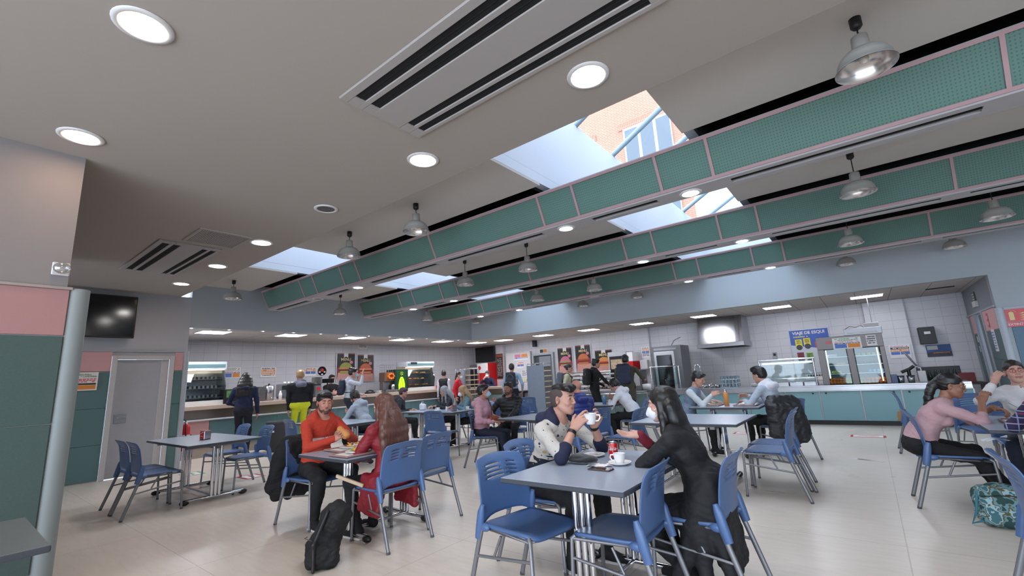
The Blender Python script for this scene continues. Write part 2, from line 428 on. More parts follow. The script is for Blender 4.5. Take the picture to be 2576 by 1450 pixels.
# ---------------------------------------------------------------- ceilings
SKX = ((-8.52, -6.85), (-2.72, -1.05), (3.1, 4.8))
BY = (4.23, 6.63, 9.03)          # front top edge of each beam
def low_ceiling():
    b = MB(); b.bb(-10.8, 7, -4, 2.86, 3.29, 3.56)
    struct(b.build('ceiling_low', M_ceil))
low_ceiling()
def high_ceiling():
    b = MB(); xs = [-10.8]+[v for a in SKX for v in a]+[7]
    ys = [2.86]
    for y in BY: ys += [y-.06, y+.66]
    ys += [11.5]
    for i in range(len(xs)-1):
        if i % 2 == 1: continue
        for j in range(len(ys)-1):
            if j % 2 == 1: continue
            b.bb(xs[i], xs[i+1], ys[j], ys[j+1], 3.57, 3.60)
    struct(b.build('ceiling', mat('upper_ceiling_lit_tone', (192, 186, 180), .9, var=.02, scale=2)))  # ceiling colour lightened here to stand in for light that fails to reach it
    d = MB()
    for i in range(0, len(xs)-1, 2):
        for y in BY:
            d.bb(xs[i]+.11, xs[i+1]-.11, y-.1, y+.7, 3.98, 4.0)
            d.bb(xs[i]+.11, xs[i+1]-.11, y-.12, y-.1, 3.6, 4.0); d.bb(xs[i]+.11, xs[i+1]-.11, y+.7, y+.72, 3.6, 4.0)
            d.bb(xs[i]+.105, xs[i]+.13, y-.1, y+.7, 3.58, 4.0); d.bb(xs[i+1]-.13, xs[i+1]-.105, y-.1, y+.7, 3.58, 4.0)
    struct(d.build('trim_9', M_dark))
high_ceiling()
M_shaft = mat('skylight_shaft_paint', (206, 211, 218), .7, var=.015)
def skylight(i, x0, x1):
    b = MB()
    b.bb(x0-.1, x0, 2.87, 11.49, 3.602, 3.72); b.bb(x0-.1, x0-.003, 2.87, 11.49, 3.725, 4.82); b.bb(x1, x1+.1, 2.87, 11.49, 3.602, 5.75)
    b.bb(x0-.1, x1+.1, 2.7, 2.8, 3.56, 5.9); b.bb(x0-.1, x1+.1, 11.5, 11.6, 3.5, 5.9)
    struct(b.build('trim_%d' % (10+i), M_shaft))
    f = MB(); g = MB(); z0, z1 = 4.83, 5.8
    for k in range(8):
        y = 2.85+k*1.2
        f.tube([(x0-.05, y, z0), (x1+.05, y, z1)], .05, 0, 4)
    f.tube([(x0-.05, 2.8, z0), (x0-.05, 11.5, z0)], .04, 0, 4); f.tube([(x1+.05, 2.8, z1), (x1+.05, 11.5, z1)], .04, 0, 4)
    quad(g, (x0-.05, 2.8, z0+.04), (x0-.05, 11.5, z0+.04), (x1+.05, 11.5, z1+.04), (x1+.05, 2.8, z1+.04))
    r = f.build('window_%d' % (i+1), mat('roof_glazing_bar', (150, 170, 178), .4)); struct(r)
    g.build('pane', glass_mat('roof_glass', (244, 250, 255), .03), r)
for i, (a, c) in enumerate(SKX): skylight(i, a, c)

# brick building seen up through the skylight
def facade():
    m = grid_mat('red_brick', (166, 108, 86), (168, 134, 116), (0, 2), .25, .075, .010, .9, var=.18, offs=.5)
    t = thing('brick_building', 'orange brick building with grey windows seen up through the glass roof', 'building', (-5, 16, 0))
    b = MB(); b.bb(-18, 18, 0, .4, 4, 20); b.build('brick_wall', m, t)
    fr = mat('pale_window_frame', (150, 154, 156), .5); gl = mat('dark_pane', (84, 92, 100), .3)
    so = grid_mat('soldier_course', (156, 100, 80), (168, 134, 116), (0, 2), .075, .25, .008, .9, var=.1)
    for x, z, w, h in ((-.3, 9.2, 1.9, 1.7), (-3.6, 9.2, 1.9, 1.7), (-.3, 12.6, 1.9, 1.7), (2.9, 9.2, 1.9, 1.7), (-.3, 6, 1.9, 1.7), (2.4, 6, 1.9, 1.7), (-3.6, 12.6, 1.9, 1.7), (-3.6, 6, 1.9, 1.7)):
        w_ = MB(); w_.bb(x-w/2, x+w/2, -.06, 0, z, z+h); o = w_.build('window', fr, t)
        p = MB()
        for k in range(3): p.bb(x-w/2+.08+k*w/3, x-w/2+w/3-.05+k*w/3, -.075, -.05, z+.1, z+h-.1)
        p.build('pane', gl, o)
        s_ = MB(); s_.bb(x-w/2-.2, x+w/2+.2, -.04, 0, z+h+.002, z+h+.26); s_.build('lintel', so, t)
    MB().bb(-18, 18, -.25, 0, 5.2, 5.4).build('ledge', mat('concrete_ledge', (170, 168, 160), .9), t)
facade()

# ---------------------------------------------------------------- walls
def walls():
    # left: door wall, band fascia over the counter niche
    MB().bb(-10.8, -10.6, -4, 3.06, 2.2, 3.3).build('wall_left', M_wallL)['kind'] = 'structure'
    b = MB(); b.bb(-10.8, -10.6, -4, 1.93, 0, 2.2); b.bb(-10.8, -10.6, 2.85, 3.06, 0, 2.2); b.bb(-10.8, -10.6, 1.93, 2.85, 2.12, 2.2)
    struct(b.build('wall_left_lower', M_wallL))
    def lining(n, face, spans, mk, zz):
        o = MB()
        for a, c in spans:
            for z0, z1 in zz: o.box(*face(a, c, z0, z1), bev=.003)
        struct(o.build(n, mk))
    fl = lambda a, c, z0, z1: ((-10.592, (a+c)/2, (z0+z1)/2), (.02, c-a-.006, z1-z0-.006))
    lining('trim_1', fl, ((-.5, 1.93), (2.86, 3.0)), M_pink, ((1.84, 2.19),))
    lining('trim_2', fl, ((-.5, .7), (.7, 1.93), (2.86, 3.0)), M_green, ((.02, .6), (.6, 1.21), (1.21, 1.83)))
    b = MB(); b.bb(-10.6, -10.57, -.5, 3.0, 2.19, 2.21); struct(b.build('trim_3', M_trim))
    b = MB(); b.tube([(-10.6, 3.045, 0), (-10.6, 3.045, 2.21)], .05, 0, 14); struct(b.build('trim_4', M_trim))
    b = MB(); b.bb(-10.6, -10.54, 1.93, 2.0, 0, 2.12, 0, .004); b.bb(-10.6, -10.54, 2.78, 2.85, 0, 2.12, 0, .004); b.bb(-10.6, -10.54, 2.0, 2.78, 2.05, 2.12, 0, .004)
    b.bb(-10.7, -10.6, 2.66, 2.78, 0, 2.05, 0, .004)
    struct(b.build('trim_5', mat('door_frame_grey', (186, 183, 182), .5)))
    d = MB(); d.bb(-10.66, -10.61, 2.0, 2.7, .01, 2.05, 0, .004); d = struct(d.build('door_1', mat('door_grey', (164, 165, 170), .6)))
    h = MB(); h.bb(-10.61, -10.6, 2.05, 2.22, .93, 1.08, 0, .003); h.tube([(-10.6, 2.09, 1.03), (-10.55, 2.09, 1.03), (-10.55, 2.2, 1.03)], .008, 0, 8)
    h.build('door_handle', M_steel, d)
    # fascias and niches
    b = MB(); b.bb(-10.8, -10.6, 3.06, 11.5, 2.69, 3.7); struct(b.build('wall_left_fascia', M_fasc))
    b = MB(); b.bb(-10.6, 1.9, 11.31, 11.5, 2.69, 3.7); b.bb(1.9, 7, 11.31, 11.5, 2.1, 3.7)
    struct(b.build('wall_back_fascia', M_fasc))
    b = MB(); b.bb(1.9, 7, 11.31, 11.5, 0, 2.1); struct(b.build('wall_right_return', M_fasc))
    b = MB(); b.bb(1.95, 7, 11.295, 11.31, 1.76, 2.06, 0, .003); struct(b.build('trim_6', mat('pale_lilac_laminate', (196, 182, 190), .6)))
    b = MB(); b.bb(2.02, 7, 11.295, 11.31, .1, 1.74, 0, .003); struct(b.build('trim_7', mat('blue_panel', (96, 122, 142), .7, var=.06, scale=80)))
    b = MB(); b.bb(1.98, 7, 11.285, 11.31, 2.06, 2.08); b.tube([(1.93, 11.33, 0), (1.93, 11.33, 2.09)], .055, 0, 14); struct(b.build('trim_8', mat('pale_corner', (176, 184, 192), .5)))
    b = MB(); b.bb(-13.5, -13.3, 2.9, 14.3, 0, 2.9); b.bb(-13.3, -10.8, 2.9, 3.06, 0, 2.7); struct(b.build('wall_left_tiles', M_tileX))
    b = MB(); b.bb(-13.3, 2.1, 14.1, 14.3, 0, 2.9); struct(b.build('wall_back', M_tileY))
    b = MB(); b.bb(-5.65, -5.37, 13.93, 14.1, 0, 2.69); b.bb(-11.75, -11.37, 13.93, 14.1, 0, 2.69); b.bb(.1, .86, 13.9, 14.1, 0, 2.69); b.bb(-13.3, -13.1, 13.4, 14.1, 0, 2.69)
    struct(b.build('wall_back_pillars', M_tileY))
    # right side wall of the niche with its door
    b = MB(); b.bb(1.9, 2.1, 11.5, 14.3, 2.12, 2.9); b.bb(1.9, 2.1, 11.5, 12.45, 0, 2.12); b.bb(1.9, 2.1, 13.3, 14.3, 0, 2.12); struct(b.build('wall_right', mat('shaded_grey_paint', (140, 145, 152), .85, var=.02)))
    fr = lambda a, c, z0, z1: ((1.893, (a+c)/2, (z0+z1)/2), (.016, c-a-.006, z1-z0-.006))
    lining('trim_14', fr, ((11.42, 12.45), (13.3, 13.75)), M_pink, ((1.74, 2.12),))
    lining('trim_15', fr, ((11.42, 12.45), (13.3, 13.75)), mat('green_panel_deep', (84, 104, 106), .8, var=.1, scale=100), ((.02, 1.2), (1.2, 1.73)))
    b = MB(); b.bb(1.87, 1.9, 11.35, 14.1, 2.12, 2.15); b.bb(1.87, 1.9, 12.45, 12.52, 0, 2.12); b.bb(1.87, 1.9, 13.23, 13.3, 0, 2.12); struct(b.build('trim_16', M_trim))
    d = MB(); d.bb(1.94, 1.98, 12.52, 13.23, .01, 2.1, 0, .003); d = struct(d.build('door_2', mat('green_grey_door', (98, 108, 110), .6)))
    b = MB(); b.tube([(1.93, 12.6, 1.5), (1.9, 12.6, 1.5), (1.9, 12.6, 1.8), (1.93, 12.6, 1.8)], .01, 0, 8); b.build('door_handle', M_steel, d)
    struct(MB().bb(7, 7.2, -4, 11.5, 0, 3.7).build('wall_right_light_block', M_fasc))  # unseen wall added to block sky light from the open right side
    # soffit over the counters
    sm = grid_mat('soffit_tiles', (190, 185, 182), (128, 122, 120), (0, 1), .6, 1.2, .008, .9, var=.03)
    b = MB(); b.bb(-13.3, -10.8, 3.06, 14.1, 2.70, 2.9); b.bb(-10.8, 1.9, 11.5, 14.1, 2.70, 2.9); struct(b.build('ceiling_soffit', sm))
    # column block on the left, close to the camera
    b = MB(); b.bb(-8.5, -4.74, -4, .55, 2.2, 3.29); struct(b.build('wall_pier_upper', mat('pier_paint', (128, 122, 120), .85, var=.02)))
    b = MB(); b.bb(-8.5, -4.76, -4, .57, 0, 2.2); struct(b.build('wall_pier', M_wallL))
    b = MB()
    for y0, y1 in ((-4, -1.6), (-1.6, .57)): b.bb(-4.76, -4.74, y0+.003, y1-.003, 1.845, 2.195, 0, .003)
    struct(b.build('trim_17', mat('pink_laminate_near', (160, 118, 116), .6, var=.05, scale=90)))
    b = MB()
    for y0, y1 in ((-4, -1.6), (-1.6, .57)):
        for z0, z1 in ((.02, .2), (.2, 1.2), (1.2, 1.84)): b.bb(-4.76, -4.74, y0+.003, y1-.003, z0+.003, z1-.003, 0, .003)
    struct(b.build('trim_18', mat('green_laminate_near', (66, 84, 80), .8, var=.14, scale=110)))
    b = MB(); b.bb(-4.76, -4.725, -4, .58, 2.195, 2.215); struct(b.build('trim_19', mat('tan_strip', (150, 138, 130), .6)))
    b = MB(); b.tube([(-4.81, .62, 0), (-4.81, .62, 2.21)], .075, 0, 20); struct(b.build('trim_20', mat('column_cream', (132, 140, 140), .55, var=.03)))
walls()

# ---------------------------------------------------------------- green beams
ORD = ['first', 'second', 'third', 'fourth', 'fifth', 'sixth', 'seventh', 'eighth', 'ninth', 'tenth', 'eleventh', 'twelfth', 'thirteenth']
BN = ['nearest green beam', 'middle green beam', 'farthest green beam']
def perf_mat():
    m = mat('perforated_green', (84, 116, 106), .7, var=.05, scale=2)
    n, l = m.node_tree.nodes, m.node_tree.links; b = n['Principled BSDF']
    s = pos_xyz(n, l); out = []
    for k in (0, 2):
        a = n.new('ShaderNodeMath'); a.operation = 'MULTIPLY'; a.inputs[1].default_value = 1/.024; l.new(s.outputs[k], a.inputs[0])
        f = n.new('ShaderNodeMath'); f.operation = 'FRACT'; l.new(a.outputs[0], f.inputs[0])
        g = n.new('ShaderNodeMath'); g.operation = 'SUBTRACT'; g.inputs[1].default_value = .5; l.new(f.outputs[0], g.inputs[0])
        h = n.new('ShaderNodeMath'); h.operation = 'POWER'; h.inputs[1].default_value = 2; l.new(g.outputs[0], h.inputs[0]); out.append(h)
    a = n.new('ShaderNodeMath'); a.operation = 'ADD'; l.new(out[0].outputs[0], a.inputs[0]); l.new(out[1].outputs[0], a.inputs[1])
    lt = n.new('ShaderNodeMath'); lt.operation = 'LESS_THAN'; lt.inputs[1].default_value = .05; l.new(a.outputs[0], lt.inputs[0])
    mx = n.new('ShaderNodeMix'); mx.data_type = 'RGBA'; src = b.inputs['Base Color'].links[0].from_socket
    l.new(lt.outputs[0], mx.inputs[0]); l.new(src, mx.inputs[6]); mx.inputs[7].default_value = rgb(66, 94, 86); l.new(mx.outputs[2], b.inputs['Base Color'])
    return m
M_perf = perf_mat(); M_bpink = mat('beam_pink_frame', (160, 128, 130), .6); M_bwhite = mat('beam_underside', (166, 162, 162), .5, var=.02)
DIV = [-10.2, -8.6, -8.1, -7.16, -6.68, -4.77, -2.82, -2.34, -1.37, -.87, 1.08, 3.0, 3.5, 4.5, 5.0, 6.9]
def beam(i, y):
    t = thing('ceiling_beam', 'long hanging box beam with perforated green panels, the %s' % BN[i], 'ceiling beam', (0, y, 0), 0, None)
    zt, zb = 3.50, 3.12; yt, yb = 0, .17; Lx = 6.9
    dz, dy = zt-zb, yb-yt
    P = lambda x, q, off=0.: (x, yt+dy*q-off, zt-dz*q-off*.45)          # point on the slanted front
    for k in range(len(DIV)-1):
        a, c = DIV[k]+.012, DIV[k+1]-.012; b = MB()
        quad(b, P(a, .06), P(a, .94), P(c, .94), P(c, .06)); b.build('acoustic_panel', M_perf, t)
    b = MB()
    def strip(x0, x1, q0, q1):
        v = [P(x0, q0, .012), P(x1, q0, .012), P(x1, q1, .012), P(x0, q1, .012), P(x0, q0, -.01), P(x1, q0, -.01), P(x1, q1, -.01), P(x0, q1, -.01)]
        b.add(v, [(0, 3, 2, 1), (4, 5, 6, 7), (0, 1, 5, 4), (1, 2, 6, 5), (2, 3, 7, 6), (3, 0, 4, 7)])
    strip(DIV[0]-.02, Lx, 0, .07); strip(DIV[0]-.02, Lx, .93, 1)
    for x in DIV: strip(x-.014, x+.014, .07, .93)
    b.build('panel_frame', M_bpink, t)
    # underside tray, rear face, left end cap
    b = MB(); xe = DIV[0]-.02; w = .27
    slots = []
    for k in range(len(DIV)-1):
        a, c = DIV[k], DIV[k+1]; L = c-a
        if L > 1.2: slots.append((a+.12, c-.12))
        elif L > .7: slots.append((a+.1, c-.1))
    x = xe
    for a, c in slots:
        b.bb(x, a, yb, yb+w, zb-.02, zb+.02); b.bb(a, c, yb, yb+.07, zb-.02, zb+.02); b.bb(a, c, yb+w-.09, yb+w, zb-.02, zb+.02); x = c
    b.bb(x, Lx, yb, yb+w, zb-.02, zb+.02)
    b.add([(xe, yb+w, zb-.02), (Lx, yb+w, zb-.02), (Lx, .62, zt), (xe, .62, zt)], [(0, 1, 2, 3)])
    b.add([(xe, yb, zb), (xe, yb+w, zb), (xe, .62, zt), (xe, 0, zt)], [(0, 1, 2, 3)])
    b.bb(xe, Lx, 0, .02, zt-.01, zt+.01)
    b.build('tray', M_bwhite, t)
    b = MB()
    for a, c in slots:
        b.bb(a, c, yb+.07, yb+w-.09, zb+.03, zb+.05); b.bb(a, c, yb+.118, yb+.126, zb-.015, zb+.03)
    b.build('air_slot', M_dark, t)
    b = MB(); b.bb(xe+.02, Lx, .05, .57, zt-.02, zt-.005); b.build('top_cover', M_dark, t)
    b = MB()
    for xx in (-9.5, -6.1, -3.6, .3, 3.6): b.tube([(xx, .3, zt-.01), (xx, .3, 4.0)], .008, 0, 6)
    b.build('hanger', M_black, t)
for i, y in enumerate(BY): beam(i, y)

# ---------------------------------------------------------------- recessed lights
def downlight(name, x, y, z, label, group, r=.085, glow=M_led, lit=True):
    t = thing(name, label, 'ceiling light', (x, y, z), 0, group)
    MB().lathe([(r+.035, -.001), (r+.033, -.008), (r+.008, -.012), (r, -.004), (r-.002, .0)], 0, 28).build('ring', M_white, t)
    if lit: MB().lathe([(r, -.006), (r*.5, -.0065), (.0001, -.0065)], 0, 28).build('lamp', glow, t)
    else: MB().lathe([(r, -.006), (r*.55, -.007), (.0001, -.0075)], 0, 28).build('lamp', mat('unlit_lamp', (60, 58, 58), .3), t)
for i, y in enumerate(BY):
    for k, x in enumerate((-8.38, -7.0, -2.62, -1.14, 3.2, 4.75)):
        downlight('recessed_light', x, y+.305, 3.098, '%s round light under the %s, %s from its left end' % ('unlit' if (i, k) == (0, 0) else 'lit', BN[i], ORD[k]), 'round lights under the green beams', .075, M_ledg, (i, k) != (0, 0))
for k, (x, y, g, w) in enumerate(((-2.73, .46, M_ledw, 'big warm round light nearest the camera in the low ceiling'), (-4.34, .46, M_ledw, 'warm round light in the low ceiling beside the near pier'),
        (-1.15, 2.44, M_led, 'round light in the low ceiling just right of the large air conditioner'), (-2.81, 2.45, M_led, 'round light in the low ceiling left of the tall skylight opening'),
        (-6.06, 2.47, M_led, 'round light in the low ceiling beside the square vent'), (-7.65, 2.5, M_led, 'round light in the low ceiling between vent and wall, middle of three'),
        (-9.28, 2.5, M_ledw, 'round light in the low ceiling closest to the television wall'))):
    downlight('recessed_light', x, y, 3.289, w, 'round lights in the low ceiling', .105 if k > 1 else .1, g)
downlight('ceiling_speaker', -4.42, 2.45, 3.289, 'dark round speaker or unlit light in the low ceiling', 'round lights in the low ceiling', .09, lit=False)
for k in range(12):
    y = 3.1+k*.69
    downlight('spot_light', -10.63, y, 2.689, 'small spot light under the left blue fascia, %s from the near end' % ORD[k], 'small spots along the left fascia', .028, M_led)
def panel_light(x, y, w, l, label):
    t = thing('panel_light', label, 'ceiling light', (x, y, 2.70), 0, 'flat light panels over the counters')
    b = MB(); b.bb(-w/2, w/2, -l/2, -l/2+.02, -.012, 0); b.bb(-w/2, w/2, l/2-.02, l/2, -.012, 0); b.bb(-w/2, -w/2+.02, -l/2+.02, l/2-.02, -.012, 0); b.bb(w/2-.02, w/2, -l/2+.02, l/2-.02, -.012, 0)
    b.build('frame', M_white, t); b = MB(); b.bb(-w/2+.02, w/2-.02, -l/2+.02, l/2-.02, -.009, -.001); b.build('diffuser', M_ledp, t)
for k in range(6): panel_light(-11.3, 3.72+k*1.72, .58, .6, 'square light panel above the left counter, %s from the near end' % ORD[k])
for k in range(7): panel_light(-10.2+k*1.733, 12.55, .6, .5, 'flat light panel above the back counter, %s from the left corner' % ORD[k])

# ---------------------------------------------------------------- air conditioning cassettes and vents
def cassette(x0, x1, y0, y1, label, skip=False):
    t = thing('air_conditioner', label, 'air conditioner', (x0, y0, 3.29)); L, Wd = x1-x0, y1-y0
    e = .1; b = MB(); zt, zb = 0, -.018
    yy = (e*.6, .15*Wd+.02, .22*Wd, .32*Wd)
    rows = ((.09, .20), (.26, .37), (.72, .81), (.86, .95))
    y = 0
    for a, c in rows:
        b.bb(0, L, y*Wd, a*Wd, zb, zt, 0, .004); b.bb(0, e, a*Wd, c*Wd, zb, zt); b.bb(L-e, L, a*Wd, c*Wd, zb, zt); y = c
    b.bb(0, L, y*Wd, Wd, zb, zt, 0, .004); b.build('grille_frame', mat('ac_white', (158, 152, 148), .5, var=.02), t)
    b = MB()
    for a, c in rows: b.bb(e, L-e, a*Wd, c*Wd, -.010, -.001)
    b.build('air_slot', M_dark, t)
    b = MB()
    for a, c in rows: b.box((L/2, (a+c)/2*Wd, -.012), (L-2*e, .006, .003), 0, (.5, 0, 0))
    b.build('louvre', M_dark, t)
cassette(-2.53, -.5, 1.47, 2.17, 'large white ceiling air conditioner with dark slots, nearest the camera')
cassette(-8.66, -6.7, 1.53, 2.23, 'white ceiling air conditioner with dark slots, farther left near the television')
def vent():
    t = thing('ceiling_vent', 'square white return vent in the low ceiling beside the far air conditioner', 'vent', (-6.25, 2.02, 3.29))
    b = MB(); b.bb(-.32, .32, -.29, -.26, -.015, 0); b.bb(-.32, .32, .26, .29, -.015, 0); b.bb(-.32, -.29, -.26, .26, -.015, 0); b.bb(.29, .32, -.26, .26, -.015, 0); b.build('frame', M_ceil, t)
    b = MB()
    for k in range(24): b.box((0, -.25+k*.0217, -.007), (.58, .012, .002), 0, (.4, 0, 0))
    b.build('slats', mat('vent_slat', (180, 174, 170), .5), t)
    MB().bb(-.29, .29, -.26, .26, -.006, -.001).build('backing', mat('vent_backing', (128, 122, 118), .8), t)
vent()
# wire lamp guard on the near pier
t = thing('wall_lamp', 'small clear emergency lamp on the corner of the near pier', 'lamp', (-4.74, .5, 2.32))
MB().bb(.0, .02, -.05, .05, -.02, .08, 0, .006).build('base', M_white, t)
MB().blob((.05, .0, .03), (.035, .05, .045)).build('lens', glass_mat('lamp_lens', (240, 240, 240), .3), t)

# ---------------------------------------------------------------- pendant lamps
M_pend = mat('pendant_grey', (150, 148, 142), .5, .0, var=.03); M_pin = mat('pendant_reflector', (205, 200, 198), .22, .9, var=.15, scale=20)
def make_pendant():
    t = thing('pendant_lamp', 'x', 'pendant lamp', (0, 0, 0))
    MB().lathe([(.0001, 0), (.034, 0), (.034, -.062), (.022, -.078), (.0001, -.078)], 0, 20).build('canopy', M_black, t)
    MB().lathe([(.0001, .115), (.040, .115), (.046, .110), (.050, .02), (.052, .0)], 0, 24).build('ballast_housing', M_pend, t)
    pr = [(.052, .01), (.072, .006), (.105, -.010), (.132, -.036), (.149, -.070), (.157, -.112), (.167, -.118), (.167, -.124)]
    MB().lathe(pr, 0, 40).build('shade', M_pend, t)
    MB().lathe([(.166, -.1255), (.151, -.115), (.143, -.075), (.126, -.040), (.100, -.016), (.07, -.004), (.0001, .0)], 0, 40).build('reflector', M_pin, t)
    MB().lathe([(.0001, -.015), (.024, -.022), (.028, -.055), (.016, -.08), (.0001, -.085)], 0, 14).build('bulb', mat('frosted_bulb', (225, 222, 215), .3), t)
    MB().tube([(0, 0, .115), (0, 0, .245)], .005, 0, 8).build('cord', M_black, t)
    return t
def place_pendants():
    base = make_pendant(); kids = {k.name.split('.')[0]: k for k in bpy.data.objects if k.parent == base}
    rows = ((3.5, 3.32, (.3, -4.16, -5.64, -9.75)), (5.9, 3.215, (.21, -4.2, -5.64, -9.85)), (8.3, 3.175, (.08, -4.24, -5.7, -9.45, 1.62)), (10.7, 3.285, (-.03, -4.3, -5.85, -9.8, 1.5)))
    rn = ('in front of the nearest green beam', 'between the nearest and middle green beams', 'between the middle and farthest green beams', 'behind the farthest green beam')
    on = {-9: 'far left one', -5: 'second from the left', -4: 'third from the left', 0: 'fourth from the left', 1: 'rightmost one'}
    first = True
    for r, (y, z, xs) in enumerate(rows):
        for x in sorted(xs):
            key = -9 if x < -9 else -5 if x < -5 else -4 if x < -4 else 0 if x < 1 else 1
            lab = 'grey bell pendant lamp hanging %s, %s' % (rn[r], on[key])
            t = base if first else copy_tree(base)
            first = False; t.location = (x, y, z); t['label'] = lab; t['group'] = 'bell pendant lamps'
            for k in [o for o in bpy.data.objects if o.parent == t]:
                s = k.name.split('.')[0]
                if s == 'canopy': k.location = (0, 0, 3.57-z)
                if s == 'cord': q = (3.57-.075-z-.115)/.13; k.scale = (1, 1, q); k.location = (0, 0, .115-.115*q)
place_pendants()
# ---------------------------------------------------------------- chairs
M_blue = mat('chair_blue_plastic', (74, 102, 146), .38, var=.03, scale=6)
M_leg = mat('chair_leg_grey', (130, 130, 134), .42, .5, var=.04)
M_foot = mat('chair_foot', (70, 72, 78), .6)
def make_chair():
    t = thing('dining_chair', 'x', 'chair', (0, 0, 0))
    # seat shell: rounded, dished, front edge rolled down
    b = MB(); nu, nv = 15, 15
    def edge(u, v):
        x = u*(.222-.012*max(0, v)); y = .225*v
        k = (abs(u)**6+abs(v)**6); s = 1/(max(1, k)**(1/6.)) if k > 1 else 1
        return x*s, y*s
    def top(uu, vv):
        u, v = 2*uu-1, 2*vv-1; x, y = edge(u, v)
        z = .462-.012*(1-u*u)*(1-v*v)-.022*max(0, (v-.6)/.4)**2+.004*u*u
        return (x, y, z)
    def bot(uu, vv):
        x, y, z = top(1-uu, vv); return (x*.985, y*.985, z-.02)
    b.sheet(top, nu, nv); b.sheet(bot, nu, nv)
    rim = [(i, 0) for i in range(nu)]+[(nu-1, j) for j in range(1, nv)]+[(i, nv-1) for i in range(nu-2, -1, -1)]+[(0, j) for j in range(nv-2, 0, -1)]
    o = len(b.v)
    vs = []
    for i, j in rim:
        vs.append(top(i/(nu-1), j/(nv-1))); x, y, z = vs[-1]; vs.append((x*.985, y*.985, z-.02))
    n = len(rim); b.add(vs, [(2*k, 2*k+1, (2*k+3) % (2*n), (2*k+2) % (2*n)) for k in range(n)], 0, True)
    b.build('seat', M_blue, t, weld=True)
    # backrest with two columns of slots and an arched lower edge
    us = [-1, -.93, -.8, -.64, -.46, -.28, -.14, 0, .2, .42, .62, .8, .93, 1]
    rows = [.60, .672, .744, .816]; vs_ = [0, .06, .14, .24, .34, .44, .54]
    for r in rows: vs_ += [r, r+.02]
    vs_ += [.89, .93, .965, .985, 1]
    vs_ = sorted(vs_)
    def P(u, v):
        zb = .440+.055*(1-u**4); zt = .848-.02*u*u; z = zb+(zt-zb)*v
        tt = (z-.45)/.39; w = .222-.016*tt+.006*math.sin(tt*PI); w *= 1-.06*max(0, (v-.93)/.07)**2
        y = -.205-.055*tt-.030*max(0, (tt-.75)/.25)**2-.028*(1-u*u)+.012*math.sin(PI*tt)
        return (u*w, y, z)
    b = MB(); V = [P(u, v) for v in vs_ for u in us]; F = []
    n = len(us)
    for j in range(len(vs_)-1):
        slot = any(abs(vs_[j]-r) < 1e-6 for r in rows); ri = [k for k, r in enumerate(rows) if abs(vs_[j]-r) < 1e-6]
        for i in range(n-1):
            um = (us[i]+us[i+1])/2
            if slot:
                if -.64 < um < -.28+(0): continue
                lo = -.14+(.0 if ri[0] < 2 else .14)
                if lo < um < .62: continue
            F.append((j*n+i, j*n+i+1, (j+1)*n+i+1, (j+1)*n+i))
    b.add(V, F, 0, True); b.build('backrest', M_blue, t, solid=.007)
    for s in (-1, 1):
        b = MB(); b.tube([(s*.226, -.192, .575), (s*.227, -.205, .53), (s*.227, -.222, .45), (s*.228, -.242, .375)], [.012, .021, .023, .019], 0, 10, 1.3); b.blob((s*.218, -.19, .445), (.02, .05, .026)); b.build('corner_sleeve', M_blue, t)
        b = MB(); b.tube([(s*.2, .185, .445), (s*.208, .205, .43), (s*.212, .222, .012)], .0125, 0, 8, 1.0); l = b.build('leg', M_leg, t)
        MB().tube([(s*.212, .222, .018), (s*.212, .223, 0)], .0145, 0, 8).build('leg_tip', M_foot, l)
        b = MB(); b.tube([(s*.224, -.2, .46), (s*.228, -.235, .36), (s*.232, -.35, .012)], .0135, 0, 8, 1.25); l = b.build('leg', M_leg, t)
        MB().tube([(s*.232, -.349, .018), (s*.232, -.353, 0)], .016, 0, 8).build('leg_tip', M_foot, l)
        b = MB(); b.tube([(s*.21, .21, .33), (s*.228, -.265, .27)], .009, 0, 6); b.tube([(s*.222, -.1, .30), (s*.215, -.04, .42)], .008, 0, 6); b.build('side_stretcher', M_leg, t)
    b = MB(); b.tube([(-.205, .2, .43), (-.2, -.2, .435), (.2, -.2, .435), (.205, .2, .43), (-.205, .2, .43)], .010, 0, 6); b.build('seat_frame', M_leg, t)
    return t
CH0 = make_chair(); CH_used = [False]
def chair(x, y, face, label, group=None):
    """face: direction the sitter looks, degrees, 0 = +X, 90 = +Y"""
    g = group or 'blue cafeteria chairs'
    if not CH_used[0]:
        CH_used[0] = True; CH0.location = (x, y, 0); CH0.rotation_euler = (0, 0, math.radians(face-90)); CH0['label'] = label; CH0['group'] = g; return CH0
    return copy_tree(CH0, (x, y, 0), math.radians(face-90), label, g)

